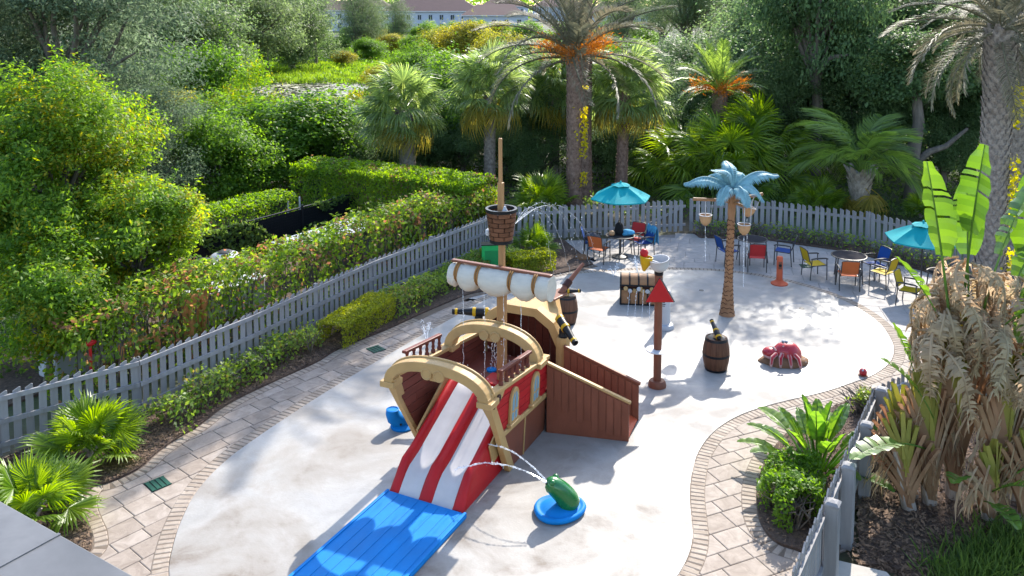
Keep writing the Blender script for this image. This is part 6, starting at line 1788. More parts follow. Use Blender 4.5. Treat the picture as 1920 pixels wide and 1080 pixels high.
tree('oak', 1780, 36.5, 0.5, 'dark evergreen bush between the oak trunk and scaly palm', var=1, z=-0.9)
tree('oak', 1350, 41, 0.55, 'dark evergreen bush behind the shiny fan palm clump', var=1, z=-0.3)
ot = thing('oak_trunk', 'leaning bare dark trunk with a sideways limb under the oaks', 'tree', (px2w(1722, 33.5), 33.5, 0))
MB().tube([(0, 0, -0.1), (0.02, 0, 0.9), (-0.05, 0, 1.9), (0.2, 0.1, 3.2), (0.1, 0.3, 5.0)], [0.36, 0.28, 0.27, 0.22, 0.15], 12).build('trunk', M['barkgrey'], ot, smooth=True)
MB().tube([(0.0, 0, 1.6), (0.6, 0.0, 2.1), (1.3, 0.1, 2.3), (2.2, 0.2, 3.0)], [0.17, 0.14, 0.11, 0.06], 9).build('limb', M['barkgrey'], ot, smooth=True)
oc, oL = crown('crown', M['l_dark'], (2.6, 2.2, 1.5), 12, 700, 24, 0.3, 0.17, 0.55, seed=77)
link('crown', oc, ot, (0.3, 0.6, 5.2))
# far pines and shrub belt
tree('pine', 1290, 62, 1.15, 'dark pine behind the umbrella palm, above the shrubs', var=0)
tree('pine', 1390, 72, 1.3, 'far dark pine left of the big oaks', var=1)
tree('pine', 1240, 80, 1.2, 'far pine left of the dark pine', var=1)
tree('pine', 668, 120, 1.6, 'lone pine standing before the white house', var=0, z=-5.5)
tree('pine', 700, 126, 1.2, 'second lone pine close right of the first before the house', var=1, z=-4.5)
tree('pine', 742, 150, 1.2, 'small pine before the long white house', var=0, z=-4.5)
belt = [(570, 108, 1.22, 'mid', 'rounded dark bush on the far bank of the pond'), (620, 118, 1.08, 'mid', 'bush on the far bank left of the lone pines'), (690, 112, 1.01, 'mid', 'bush at the feet of the lone pines'),
        (735, 125, 1.08, 'yellow', 'yellowish bush on the far bank right of the lone pines'), (780, 118, 1.08, 'mid', 'green bush on the far bank below the house windows'), (825, 135, 1.22, 'bright', 'bright bush on the far bank under the long roof'),
        (830, 100, 1.26, 'yellow', 'yellow green tree above the second fan palm'), (880, 92, 1.43, 'yellow', 'large yellow green tree left of the tall feather palm fronds'), (930, 84, 1.26, 'yellow', 'yellow green tree behind the left fronds of the tall feather palm'),
        (985, 76, 1.18, 'yellow', 'yellow green tree behind the tall feather palm crown'), (1040, 80, 1.26, 'mid', 'green tree right behind the tall feather palm crown'), (1120, 70, 1.09, 'mid', 'green tree above the umbrella palm crown'),
        (1190, 66, 1.18, 'mid', 'green tree right of the umbrella palm crown'), (1235, 58, 1.01, 'mid', 'green tree under the dark pine'), (900, 60, 1.01, 'mid', 'leafy tree behind the second fan palm crown'),
        (720, 66, 0.76, 'yellow', 'reedy yellow bush at the right end of the pond'), (770, 70, 0.92, 'mid', 'leafy bush at the right end of the pond'), (640, 102, 0.72, 'yellow', 'low yellowish bush on the far bank beside the pond'),
        (480, 112, 1.08, 'mid', 'bush under the far mossy grove'), (430, 70, 1.09, 'mid', 'green bush below the far pines on the left'), (1330, 55, 1.18, 'mid', 'green tree between the dark pines'), (800, 82, 1.01, 'mid', 'leafy bush left of the yellow green trees')]
for i, (px, Y, k, kd, lab) in enumerate(belt):
    tree(kd, px, Y, k, lab, var=i, sq=0.72 if Y > 100 else 0.95, name='shrub' if 'bush' in lab else 'tree', cat='shrub' if 'bush' in lab else 'tree')


belt2 = [(535, 128, 0.9, 'mid', 'bush beyond the far bank left of the rounded dark bush'), (600, 140, 0.8, 'mid', 'low bush before the lawn of the far house'), (655, 150, 0.95, 'mid', 'bush behind the lone pines by the far house'), (700, 160, 1.0, 'yellow', 'yellowish bush hiding the foot of the long house'), (745, 170, 1.1, 'mid', 'bush below the left windows of the long house'),
         (790, 150, 1.2, 'mid', 'taller bush below the middle windows of the long house'), (815, 175, 1.15, 'bright', 'bright bush against the long house wall'), (850, 160, 1.15, 'mid', 'bush below the right windows of the long house'), (900, 150, 1.25, 'mid', 'bush before the hipped house'), (940, 140, 1.3, 'yellow', 'yellowish bush before the hipped house right side'),
         (985, 130, 1.3, 'mid', 'bush right of the hipped house'), (1150, 120, 1.35, 'mid', 'bush before the pale hipped house'), (1200, 110, 1.35, 'mid', 'bush before the pale hipped house right side'), (1110, 105, 1.3, 'yellow', 'yellowish bush left of the pale hipped house'), (1060, 115, 1.3, 'mid', 'bush behind the crown of the tall feather palm')]
for i, (px, Y, k, kd, lab) in enumerate(belt2):
    tree(kd, px, Y, k, lab, var=i, sq=0.85, name='shrub', cat='shrub')
for i, (px, Y, k, lab) in enumerate(((590, 105, 1.05, 'far pine right of the mossy grove'), (380, 95, 1.3, 'far pine left of the mossy grove trees'), (235, 60, 1.1, 'pine above the left grey green conifers'), (1165, 95, 1.15, 'far pine right of the tall feather palm crown'), (1330, 85, 1.3, 'far pine between the two dark pines'))):
    tree('pine', px, Y, k, lab, var=i, z=-1.5)
# dry twiggy scrub on the left
def twigs(x, y, h, n, seed, label):
    rr = random.Random(seed); mb = MB()
    for i in range(n):
        a = rr.uniform(0, 6.28); sp_ = rr.uniform(0.2, 1.3)
        p = Vector((rr.uniform(-.4, .4), rr.uniform(-.4, .4), 0)); pts = [p]
        hh = h * rr.uniform(0.5, 1.05)
        for k in range(1, 5): pts.append(p + Vector((math.cos(a) * sp_ * (k / 4) ** 1.5 + rr.uniform(-.15, .15), math.sin(a) * sp_ * (k / 4) ** 1.5 + rr.uniform(-.15, .15), hh * k / 4)))
        mb.tube(pts, [0.04, 0.03, 0.022, 0.015, 0.006], 5, cap=False)
        for q in pts[2:]:
            e = q + Vector((rr.uniform(-.5, .5), rr.uniform(-.5, .5), rr.uniform(0, .6))); mb.tube([q, e], [0.014, 0.004], 4, cap=False)
    t = thing('dry_scrub', label, 'shrub', (x, y, 0), 0, 'bare twiggy scrub beyond the yard')
    mb.build('stems', M['l_moss'], t, fix=False)
twigs(px2w(345, 34), 34, 3.6, 26, 1, 'bare twiggy scrub right of the lower grey conifer')
twigs(px2w(310, 32), 32, 3.0, 22, 2, 'bare twiggy scrub beside the lower grey conifer')
twigs(px2w(385, 36), 36, 3.6, 20, 3, 'bare twiggy scrub below the pale green tree')

# hedges -----------------------------------------------------------------------
def hedge_mesh(path, half, h, n, leaf, mat, seed, rough_=0.14, z0=0.05, top=0.55, aspect=0.55):
    rng = np.random.default_rng(seed)
    P = np.array(path); seg = np.diff(P, axis=0); ln = np.linalg.norm(seg, axis=1); cum = np.concatenate([[0], np.cumsum(ln)])
    s = rng.uniform(-half, cum[-1] + half, n); sc_ = np.clip(s, 0, cum[-1] - 1e-4); i = np.clip(np.searchsorted(cum, sc_, 'right') - 1, 0, len(seg) - 1)
    t = seg[i] / ln[i][:, None]; nr = np.column_stack([-t[:, 1], t[:, 0]])
    base = P[i] + t * (s - cum[i])[:, None]
    top_m = rng.random(n) < top; side = np.sign(rng.normal(size=n))
    over = (s < 0) | (s > cum[-1])
    w = np.where(top_m, rng.uniform(-1, 1, n), side * (1 - 0.12 * rng.random(n))) * half
    z = np.where(top_m, h, z0 + (h - z0) * rng.random(n) ** 0.8)
    z = np.where(over & ~top_m, z0 + (h - z0) * rng.random(n), z)
    bump_ = np.array([mnoise.noise(Vector((a * 1.3, b * 1.3, c * 1.3))) for a, b, c in zip(base[:, 0], base[:, 1], z)])
    bump2 = np.array([mnoise.noise(Vector((a * 4, b * 4, c * 4 + 9))) for a, b, c in zip(base[:, 0], base[:, 1], w)])
    d = (bump_ * 1.2 + bump2 * 0.8) * rough_ + rng.normal(size=n) * rough_ * 0.35 - np.abs(rng.normal(size=n)) * rough_ * 0.5
    C = np.column_stack([base + nr * (w + np.where(top_m, 0, side * d))[:, None], z + np.where(top_m, d, 0) - np.where(top_m, (np.abs(w) / half) ** 4 * 0.10 * h, 0)])
    Nn = np.column_stack([nr * np.where(top_m, 0, side)[:, None], np.where(top_m, 1.0, 0.25)]) + rng.normal(size=(n, 3)) * 0.6
    Nn /= np.linalg.norm(Nn, axis=1, keepdims=True)
    T = rng.normal(size=(n, 3)) + np.array([0, 0, 0.4]); T -= Nn * (T * Nn).sum(1, keepdims=True)
    L = leaf * rng.uniform(0.6, 1.3, n)
    return quads('foliage', C, T, Nn, L, L * aspect, mat, 0.12)
def hedge_stems(path, half, h, n, seed, mat='barkgrey', r=0.018, lean_=0.3):
    rr = random.Random(seed); P = [Vector(p) for p in path]; mb = MB()
    for i in range(n):
        k = rr.randrange(len(P) - 1); p = P[k].lerp(P[k + 1], rr.random()); d = (P[k + 1] - P[k]).normalized(); nr = Vector((-d.y, d.x))
        p = p + nr * rr.uniform(-half, half) * 0.6
        q = Vector((p.x, p.y, 0))
        m = q + Vector((rr.uniform(-lean_, lean_) * 0.5, rr.uniform(-lean_, lean_) * 0.5, h * 0.5)); e = q + Vector((rr.uniform(-lean_, lean_), rr.uniform(-lean_, lean_), h * rr.uniform(0.8, 1.0)))
        mb.tube([q, m, e], [r, r * 0.8, r * 0.4], 5, cap=False)
        e2 = m + Vector((rr.uniform(-lean_, lean_), rr.uniform(-lean_, lean_), h * 0.35)); mb.tube([m, e2], [r * 0.6, r * 0.25], 4, cap=False)
    return mb.mesh('stems', M[mat], fix=False)
def hedge(label, path, half, h, n, leaf, mat, seed, cat='hedge', name='hedge', stems=40, core=True, group=None, **kw):
    t = thing(name, label, cat, (0, 0, 0), 0, group)
    link('foliage', hedge_mesh(path, half, h, n, leaf, M[mat], seed, **kw), t)
    link('stems', hedge_stems(path, half, h, stems, seed), t)
    return t
B_PATH = [along(2.2, 1.0), along(5, 1.05), along(9, 1.05), along(13, 0.95), along(15.2, 0.9)]
hedge('loose flowering hedge with brown blooms along the outside of the left fence', B_PATH, 0.66, 1.88, 17000, 0.13, 'l_hedge', 5, stems=170, rough_=0.26, top=0.5)
hedge('tall clipped green hedge left of the crow nest behind the fence', [(-1.75, 28.3), (-3.6, 29.3), (-6.8, 30.9)], 0.95, 2.2, 38000, 0.10, 'l_clip', 6, rough_=0.12)
hedge('dense part of the flowering hedge below the clipped hedge', [along(13.0, 1.9), along(15.9, 1.7)], 0.5, 1.65, 9000, 0.11, 'l_hedge', 7, rough_=0.15)
hedge('flat bright green hedge top beyond the dark mesh fence', [along(5.0, 6.4), along(11.5, 6.4)], 0.7, 1.75, 12000, 0.10, 'l_clip', 8, rough_=0.06, top=0.7)
hedge('clipped yellow green boxy shrub inside the left fence', [at(640, 642), at(700, 606)], 0.42, 0.62, 11000, 0.055, 'l_gold', 9, 'shrub', 'shrub', 20, rough_=0.05)
hedge('rounded yellow green shrub in the mulch right of the crow nest', [at(975, 512), at(1010, 507)], 0.38, 0.55, 6000, 0.07, 'l_gold', 10, 'shrub', 'shrub', 14, rough_=0.06)
hedge('loose light green shrub behind the fence left of the crow nest', [along(15.6, 0.6), (-0.9, 28.9)], 0.45, 1.5, 4500, 0.11, 'l_gold', 11, 'shrub', 'shrub', 20, rough_=0.2)
def low_shrubs(label, path, half, h, n, seed, mat='l_shrub', leaf=0.098, **kw):
    return hedge(label, path, half, h, n, leaf, mat, seed, 'shrub', 'shrub', 60, rough_=kw.pop('rough_', 0.14), **kw)
low_shrubs('low loose shrub row between the fan palm and bare twig', [at(325, 800), at(420, 735), at(505, 690), at(568, 655)], 0.34, 0.50, 2700, 12, rough_=0.2)
low_shrubs('low loose shrub row between the clipped shrub and green cabinet', [at(745, 588), at(830, 545), at(900, 510)], 0.42, 0.58, 4300, 13, rough_=0.18)
low_shrubs('low grey green shrub beneath the green cabinet', [at(900, 515), at(945, 500)], 0.4, 0.5, 2500, 14)
low_shrubs('bushy green shrub filling the small bed before the right fence', [at(1470, 935), at(1462, 975), at(1500, 990), at(1500, 930)], 0.30, 0.58, 6500, 15, 'l_mid', 0.07, rough_=0.12)
low_shrubs('small light shrub at the corner of the right fence', [at(1612, 782), at(1626, 768)], 0.10, 0.42, 350, 16, 'l_shrub', 0.08)
for i, (a, b, lab) in enumerate((((6.5, 28.8), (8.6, 28.5), 'sparse low plants along the fence behind the shaded table'), ((9.0, 28.3), (10.8, 27.2), 'sparse low plants along the fence above the left yellow chair'), ((11.1, 26.9), (12.7, 24.7), 'sparse low plants along the fence by the right umbrella'))):
    low_shrubs(lab, [a, b], 0.22, 0.5, 330, 17 + i, 'l_shrub', 0.11)
tw = at(582, 668)
t = thing('bare_twig', 'pale bare twig standing left of the clipped yellow green shrub', 'shrub', (*tw, 0.05))
mb = MB()
for a in range(7):
    an = a * 0.9; mb.tube([(0, 0, 0), (0.08 * math.cos(an), 0.08 * math.sin(an), 0.25), (0.22 * math.cos(an), 0.22 * math.sin(an), 0.52)], [0.012, 0.008, 0.004], 5, cap=False)
    mb.tube([(0.08 * math.cos(an), 0.08 * math.sin(an), 0.25), (0.05 * math.cos(an + 1), 0.16 * math.sin(an + 1), 0.5)], [0.007, 0.003], 4, cap=False)
mb.build('stems', M['l_moss'], t)
C = RNG.normal(size=(120, 3)) * 0.12 + np.array([0, 0, 0.5]); link('leaves', quads('leaves', C, unit(120), unit(120), 0.07, 0.04, M['l_shrub']), t)

# undergrowth beyond the fence, marsh grass, lilies: nobody could count them
def ground_leaves(name, polys, n, leaf, mat, hmax, seed, aspect=0.5, upright=0.0):
    rng = np.random.default_rng(seed); out = []
    for poly in polys:
        P = np.array(poly); lo, hi = P.min(0), P.max(0)
        q = rng.uniform(lo, hi, (n * 3, 2)); out.append(q[inside(poly, q[:, 0], q[:, 1])][:n])
    q = np.concatenate(out); m = len(q)
    hn = np.array([mnoise.noise(Vector((x * 0.45, y * 0.45, seed))) for x, y in q]); h = np.clip(0.35 + 0.9 * hn, 0.04, 1) * hmax
    C = np.column_stack([q, rng.random(m) ** 0.6 * h])
    T = rng.normal(size=(m, 3)); T[:, 2] += upright
    L = leaf * rng.uniform(0.6, 1.4, m)
    o = link(name, quads(name, C, T, unit(m, rng) + np.array([0, 0, 0.6]), L, L * aspect, mat, 0.1))
    return tag(o, kind='stuff')
ground_leaves('undergrowth', [[(-24, 30), (-8, 32), (0, 30.5), (14, 30.8), (16, 27), (30, 30), (34, 55), (-34, 55)]], 60000, 0.17, M['l_under'], 0.9, 3)
ground_leaves('undergrowth', [[(-24, 17), (-10, 17.5), (-8.5, 24), (-8, 32), (-26, 34)]], 14000, 0.15, M['l_under'], 0.7, 4)
ground_leaves('undergrowth', [[(-70, 58), (-6, 52), (40, 52), (60, 110), (-8, 150), (-90, 140), (-34, 108), (-8, 80), (-26, 60)]], 60000, 0.40, M['l_mid'], 1.5, 5)
ground_leaves('marsh_grass', [[(-44, 86), (-10, 84), (-6, 96), (-12, 112), (-50, 108)]], 40000, 0.75, M['l_grass'], 1.0, 6, 0.12, 1.5)
ground_leaves('reeds', [[(-19, 60), (-8, 58), (-5, 78), (-9, 84), (-12, 68)]], 9000, 0.8, M['l_yellow'], 1.3, 7, 0.1, 1.6)
pond = sheet('pond', [(-20 + 19 * math.cos(t), 76 + 11 * math.sin(t)) for t in np.linspace(0, 2 * PI, 40)[:-1]], -0.6, -0.12, M['water']); tag(pond, kind='structure')
q = RNG.uniform((-39, 65), (-1, 87), (9000, 2)); q = q[(((q[:, 0] + 20) / 19) ** 2 + ((q[:, 1] - 76) / 11) ** 2 < 0.95)][:5200]
n_ = len(q)
tag(link('lily_pads', quads('lily_pads', np.column_stack([q, -0.10 + RNG.uniform(0, 0.05, n_)]), np.column_stack([RNG.normal(size=(n_, 2)), np.zeros(n_)]), np.tile([0, 0, 1.0], (n_, 1)) + RNG.normal(size=(n_, 3)) * 0.2, RNG.uniform(0.3, 0.8, n_), RNG.uniform(0.25, 0.6, n_), M['lily'], mid=0.5)), kind='stuff')
# dark grassy clump in the lower right corner
def tuft(x, y, n, L, label, seed, mat='l_under', spread_=0.26, z=0.05):
    rng = np.random.default_rng(seed); mb_v = []
    C0 = np.column_stack([rng.normal(size=(n, 2)) * spread_, np.full(n, 0.0)])
    d = unit(n, rng); d[:, 2] = np.abs(d[:, 2]) * 1.1 + 0.45; d /= np.linalg.norm(d, axis=1, keepdims=True)
    l = L * rng.uniform(0.5, 1.1, n)
    t = thing('grass_tuft', label, 'plant', (x, y, z), 0, 'dark grassy clumps in the corner bed')
    tag(link('blades', quads('blades', C0 + d * (l / 2)[:, None], d, unit(n, rng), l, 0.028, M[mat], mid=0.35), t), kind='stuff')
for i, (px, py) in enumerate(((1868, 1066), (1915, 1040), (1815, 1098))):
    g0 = at(px, py)
    tuft(*g0, 650, 0.38, ['dark grassy clump left of the picture corner under the dead leaves', 'dark grassy clump in the very picture corner', 'dark grassy clump low at the bottom edge'][i], 50 + i, 'l_under')

# ================================================================== BIRD OF PARADISE BUSH and the big dead leaved plant
def paddle(name, mat, L=0.8, W=0.26, pet=0.6, curl=0.5, seed=0, fold=0.18, tears=0, ripple=0.02, bend=0.25):
    """paddle leaf along +z: petiole then blade"""
    rr = random.Random(seed); mb = MB()
    n = 14; pts = []
    tot = pet + L
    def axis(s):
        t = s / tot
        return Vector((bend * tot * t ** 2.2, 0, s * (1 - 0.18 * bend * t)))
    mb.tube([axis(tot * i / 10) for i in range(11)], [0.022 - 0.016 * i / 10 for i in range(11)], 5)
    gaps = {rr.randrange(3, n - 1) for _ in range(tears)}
    for s in (-1, 1):
        for i in range(n):
            if tears and i in gaps and rr.random() < 0.8: sh = 0.35
            else: sh = 0.0
            ts = [i / n, (i + 1) / n - sh / n]
            ws = [W * math.sin(PI * (0.06 + 0.90 * t) ** 0.85) ** 0.65 for t in ts]
            q = []
            for t, w in zip(ts, ws):
                a = axis(pet + L * t); tg = (axis(pet + L * t + 0.01) - a).normalized(); up = Vector((-tg.z, 0, tg.x))
                rp = ripple * math.sin(t * 31 + s)
                q.append((a, a + Vector((0, s * w * 0.55, 0)) + up * (fold * w * 0.6 + rp * 0.5), a + Vector((0, s * w, 0)) + up * (fold * w * 1.0 - curl * w * 0.35 + rp) - tg * 0.08 * w))
            (a, b, c), (d, e, f) = q
            mb.add([a, b, c, d, e, f], [(0, 1, 4, 3), (1, 2, 5, 4)])
    m = mb.mesh(name, mat, smooth=True, fix=False)
    return m
PADB = [paddle('leaf', M['l_bird'], 0.55, 0.125, 0.55, 0.3, s, 0.5, 0, 0.008, b) for s, b in ((1, 0.10), (2, 0.25), (3, 0.45))]
def plant_of(name, label, cat, loc, meshes, n, el0, el1, k, spread_=0.12, leafname='leaf', az_off=0.0):
    t = thing(name, label, cat, loc, 0)
    for i in range(n):
        f = i / max(1, n - 1); tilt = rad(el0 + (el1 - el0) * f) + rad(random.uniform(-5, 5)); az = i * 2.39996 + az_off
        link(leafname, meshes[min(len(meshes) - 1, int(f * len(meshes)))], t, (spread_ * math.cos(az) * f, spread_ * math.sin(az) * f, 0), (0, tilt, az), k * random.uniform(0.8, 1.12))
    return t
bop = at(1532, 888)
plant_of('bird_of_paradise', 'glossy upright paddle leaved bush in the small bed by the right fence', 'plant', (*bop, 0.05), PADB, 34, 2, 52, 1.08, 0.32)

# big plant: several leaning stems with fans of sheaths, a skirt of dead leaves, green paddles above
BX, BY = at(1790, 955)
big = thing('paddle_leaf_tree', 'huge paddle leaved plant with a skirt of dead brown leaves', 'tree', (BX, BY, 0.05), 0)
PADG = [paddle('leaf', M['l_banana'], 1.35, 0.27, 0.9, 0.3, s, 0.35, 4, 0.02, b) for s, b in ((41, 0.04), (42, 0.12), (43, 0.3))]
def dead_mesh(seed, L=1.5, W=0.30, curl=1.0):
    """dead leaf hanging along +x then down; blade torn into ribbons"""
    rr = random.Random(seed); mb = MB(); n = 14; pts = []; p = Vector((0, 0, 0)); ang = 0.35
    for i in range(n + 1):
        pts.append(p.copy()); ang -= (0.35 + PI / 2 * 0.98) / n * (1.7 if i < n * 0.55 else 0.15) * curl
        p = p + Vector((math.cos(ang), 0, math.sin(ang))) * L / n
    mb.tube(pts, [0.026 * (1 - 0.8 * i / n) + 0.004 for i in range(n + 1)], 5)
    for s in (-1, 1):
        k = 22
        for i in range(k):
            t = 0.18 + 0.80 * (i + rr.uniform(-.3, .3)) / k; j = min(int(t * n), n - 1); q = pts[j].lerp(pts[j + 1], t * n - j); d = (pts[j + 1] - pts[j]).normalized()
            w = W * math.sin(PI * min(1, 0.1 + 0.85 * t)) ** 0.5 * rr.uniform(0.55, 1.25)
            side = Vector((rr.uniform(-.25, .15), s * rr.uniform(0.35, 1.0), rr.uniform(-.3, .25))).normalized()
            b = d * rr.uniform(0.016, 0.042)
            m = q + side * w * 0.5 + Vector((0, 0, -0.10 * w)); e = q + side * w * 0.8 + Vector((rr.uniform(-.05, .05), 0, -w * rr.uniform(0.35, 0.95)))
            tw_ = Vector((rr.uniform(-.02, .02), rr.uniform(-.02, .02), 0))
            mb.add([q - b, q + b, m + b * 0.9 + tw_, e + tw_ * 0.5, e - b * 0.3, m - b * 0.9 - tw_], [(0, 1, 2, 5), (5, 2, 3, 4)])
    return mb.mesh('dead_leaf', M['l_dead'], fix=False)
DEAD = [dead_mesh(s, L, W, c) for s, L, W, c in ((1, 1.5, 0.30, 1.0), (2, 1.25, 0.26, 1.15), (3, 1.7, 0.30, 0.9), (4, 1.0, 0.22, 1.2))]
def sheath_fan(base, h, lean_, az, n, k=1.0):
    """boat-shaped leaf bases overlapping left and right in one plane"""
    c, s = math.cos(az), math.sin(az); cw = Vector((c, s, 0)); nrm = Vector((-s, c, 0))
    for i in range(n):
        side = 1 if i % 2 else -1; f = i / (n - 1)
        z0 = h * 0.05 + h * 0.50 * f; z1 = z0 + h * (0.45 + 0.12 * (1 - f))
        o0 = 0.03; o1 = (0.58 - 0.50 * f) * k
        ctr = Vector(base); mb = MB(); rings = []
        for t in np.linspace(0, 1, 7):
            p = ctr + Vector((lean_[0], lean_[1], 0)) * ((z0 + (z1 - z0) * t) / h) ** 1.2 + cw * side * (o0 + (o1 - o0) * t ** 1.4) + Vector((0, 0, z0 + (z1 - z0) * t))
            w = 0.19 * k * (1 - 0.72 * t); dp = 0.07 * (1 - 0.5 * t)
            rings.append([p - nrm * w * 0.8 - cw * side * dp, p - nrm * w * 0.5 + cw * side * dp * 0.6, p + cw * side * dp, p + nrm * w * 0.5 + cw * side * dp * 0.6, p + nrm * w * 0.8 - cw * side * dp])
        mat = 'l_sheath' if f > 0.62 else ('l_deadred' if random.random() < 0.75 else 'l_dead')
        mb.loft(rings, closed=False).build('leaf_sheath', M[mat], big, smooth=True, fix=False)
        if f < 0.62:       # frayed brown strips hanging from the old sheaths
            mb = MB()
            for q in range(8):
                st = ctr + Vector((lean_[0], lean_[1], 0)) * (z1 / h) ** 1.2 * random.uniform(0.5, 1) + cw * side * o1 * random.uniform(0.3, 1.0) + nrm * random.uniform(-.12, .12) + Vector((0, 0, z0 + (z1 - z0) * random.uniform(0.3, 1)))
                e = st + cw * side * random.uniform(0, .22) + nrm * random.uniform(-.1, .1) + Vector((0, 0, -random.uniform(0.25, 0.6))); b = nrm * random.uniform(0.01, 0.022)
                mid_ = st.lerp(e, 0.5) + cw * side * 0.05
                mb.add([st - b, st + b, mid_ + b, e, mid_ - b], [(0, 1, 2, 4), (4, 2, 3)])
            mb.build('frayed_strip', M['l_dead'], big, fix=False)
stems = [((-0.35, 0.10, 0.0), 2.3, (-0.20, 0), rad(5), 15), ((0.10, 0.25, 0.3), 3.4, (0.0, 0.1), rad(-10), 17), ((0.62, -0.05, 0.0), 2.6, (0.12, 0), rad(12), 15), ((1.05, 0.2, 0.2), 3.1, (0.2, 0), rad(0), 15), ((-0.55, 0.3, 0.0), 1.9, (-0.3, 0.0), rad(8), 13), ((0.9, -0.35, 0.0), 1.7, (0.1, -0.1), rad(-8), 13), ((0.35, -0.30, 0.0), 1.3, (-0.05, -0.1), rad(20), 12), ((-0.75, -0.05, 0.0), 1.6, (-0.25, 0.0), rad(-15), 12)]
for st in stems:
    MB().tube([Vector(st[0]) * Vector((1, 1, 0)) if False else Vector((st[0][0], st[0][1], 0)), Vector((st[0][0] + st[2][0], st[0][1] + st[2][1], st[1] * 0.6))], [0.12, 0.06], 9).build('stem', M['stump'], big, smooth=True)
    sheath_fan((st[0][0], st[0][1], 0), st[1], st[2], st[3], st[4])
ii = 0
for (cx0, cy0, z, n, rr0) in ((0.1, 0.2, 3.75, 17, 0.12), (-0.25, 0.1, 3.35, 13, 0.12), (0.75, 0.05, 3.55, 15, 0.12), (0.25, -0.05, 3.1, 14, 0.15), (-0.45, 0.0, 2.85, 9, 0.1), (1.0, 0.15, 3.0, 12, 0.12), (0.65, -0.15, 2.6, 9, 0.12)):
    for i in range(n):
        az = i * 2 * PI / n + random.uniform(-.3, .3) + ii
        link('dead_leaf', DEAD[ii % 4], big, (cx0 + rr0 * math.cos(az), cy0 + rr0 * math.sin(az), z + random.uniform(-.2, .2)), (random.uniform(-.5, .5), random.uniform(-.15, .45), az), random.uniform(0.62, 0.92)); ii += 1
for (x, y, z, tilt, az, m, k) in ((-0.22, 0, 3.05, 6, 200, 0, 1.12), (0.05, 0.1, 3.5, -4, 20, 0, 1.05), (0.30, 0.0, 3.2, 14, -10, 1, 1.0), (0.15, 0.15, 3.2, 10, 60, 0, 0.9), (0.55, 0, 3.0, 20, 10, 1, 0.85), (0.95, 0, 3.0, 6, 30, 0, 1.1), (1.15, 0.1, 3.0, 16, -30, 1, 1.1),
        (-0.35, -0.05, 3.0, 30, 190, 1, 0.62), (0.4, -0.2, 2.9, 34, -60, 2, 0.62), (-0.55, -0.1, 1.0, 62, 215, 2, 0.80), (-0.45, -0.1, 1.5, 24, 170, 2, 0.55), (0.0, -0.3, 0.5, 45, -120, 2, 0.60), (0.3, -0.35, 0.4, 40, -70, 2, 0.6), (0.55, -0.35, 0.6, 36, -40, 2, 0.7), (0.9, -0.2, 0.6, 50, -30, 2, 0.7),
        (-0.6, 0.1, 1.9, 14, 190, 1, 0.5), (0.75, -0.15, 1.9, 3, -90, 0, 0.95), (0.2, -0.35, 0.3, 58, -100, 2, 0.55)):
    link('leaf', PADG[m], big, (x, y, z), (random.uniform(-.15, .15), rad(tilt), rad(az)), k)

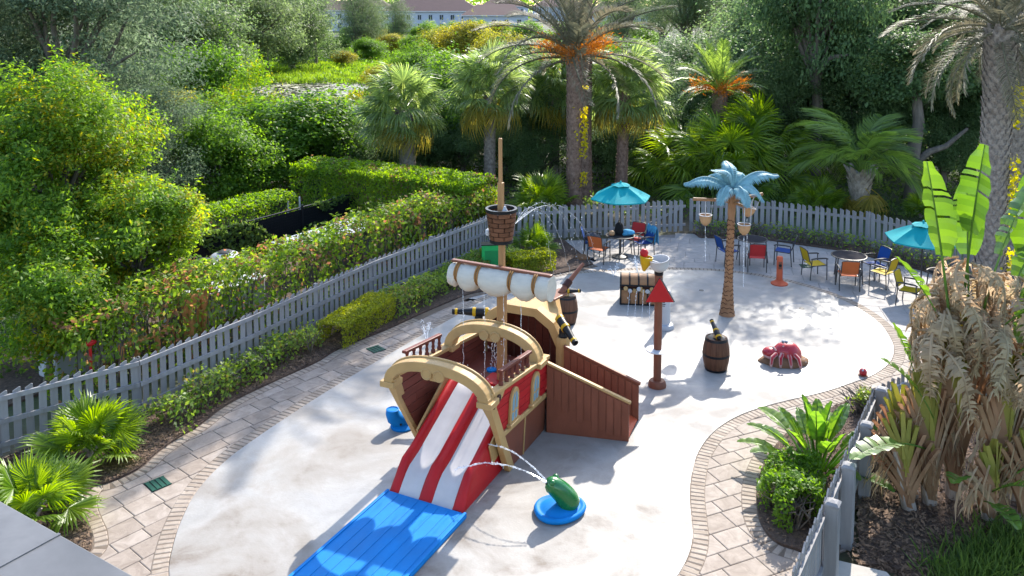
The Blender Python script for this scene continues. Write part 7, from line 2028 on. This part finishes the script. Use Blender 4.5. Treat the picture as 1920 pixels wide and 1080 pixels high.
# ================================================================== FAR HOUSES
def house(label, x0, x1, y, depth, eave, ridge, nwin, rz=0.0, gable=False, floor=0.0, second=True):
    h = thing('far_house', label, 'house', ((x0 + x1) / 2, y, floor), rz)
    W_ = x1 - x0
    MB().box((0, depth / 2, eave / 2), (W_, depth, eave)).build('wall', M['housewall'], h)
    o = 0.6; a, b = -W_ / 2 - o, W_ / 2 + o; ins = min(depth / 2, W_ / 4)
    rf = MB().add([(a, -o, eave - 0.05), (b, -o, eave - 0.05), (b, depth + o, eave - 0.05), (a, depth + o, eave - 0.05), (a + (0 if gable else ins), depth / 2, ridge), (b - (0 if gable else ins), depth / 2, ridge)],
             [(3, 2, 1, 0), (0, 1, 5, 4), (1, 2, 5), (2, 3, 4, 5), (3, 0, 4)]).build('roof', M['roof'], h)
    MB().box((0, -o - 0.03, eave - 0.12), (W_ + 2 * o, 0.1, 0.22)).build('fascia', M['white'], h)
    for i in range(nwin):
        x = -W_ / 2 + W_ * (i + 0.5) / nwin
        for z in ((eave - 1.7, 1.6) if second else (1.6,)):
            w = MB().box((x, -0.03, z), (1.1, 0.12, 1.5)).build('window', M['white'], h)
            MB().box((x - 0.26, -0.10, z), (0.42, 0.03, 1.3)).build('pane', M['glassdark'], w)
            MB().box((x + 0.26, -0.10, z), (0.42, 0.03, 1.3)).build('pane', M['glassdark'], w)
    return h
house('white two storey house with brown roof at the left end of the far row', px2w(607, 240), px2w(668, 240), 240, 10, 5.9, 8.6, 3)
house('long white two storey house with brown roof behind the lone pines', px2w(715, 235), px2w(900, 235), 235, 11, 5.7, 8.9, 9)
house('brown hipped roof house right of the long white house', px2w(868, 205), px2w(985, 205), 205, 12, 5.0, 7.6, 5)
house('pale house with hipped roof beyond the tall feather palm', px2w(1110, 225), px2w(1215, 225), 225, 12, 5.2, 8.3, 5)
house('far house roof glimpsed behind the left pines', px2w(560, 330), px2w(640, 330), 330, 12, 6, 9.2, 4)
for i, (a, b, Y, lab) in enumerate(((640, 730, 360, 'distant house with grey brown roof above the white end house'), (760, 860, 380, 'distant house with grey brown roof above the long white house'), (900, 990, 400, 'distant house with grey brown roof above the hipped house'), (1000, 1100, 380, 'distant house with brown roof behind the tall feather palm'), (1230, 1330, 360, 'distant house with brown roof behind the dark pines'), (1370, 1460, 340, 'distant house with brown roof left of the oaks'))):
    house(lab, px2w(a, Y), px2w(b, Y), Y, 14, 6.2, 9.6, 4)
rd = sheet('road', [(-75, 197), (-30, 200), (-30, 206), (-75, 203)], -0.05, 0.12, M['asphalt']); tag(rd, kind='structure')
lw = sheet('lawn', [(-80, 170), (-20, 165), (-20, 196), (-80, 194)], -0.05, 0.10, M['lawn']); tag(lw, kind='structure')
# far wooded skyline
def far_wood():
    rng = np.random.default_rng(12); n = 26000
    x = rng.uniform(-420, 420, n); y = rng.uniform(430, 520, n)
    hx = np.array([mnoise.noise(Vector((a * 0.03, 0, 0))) for a in x]); h = 13.5 + 3.5 * hx
    C = np.column_stack([x, y, rng.random(n) ** 0.8 * h])
    L = rng.uniform(1.2, 2.6, n)
    tag(link('far_wood', quads('far_wood', C, unit(n, rng), unit(n, rng) + np.array([0, -0.6, 0.3]), L, L * 0.8, M['l_mid'])), kind='stuff')
far_wood()
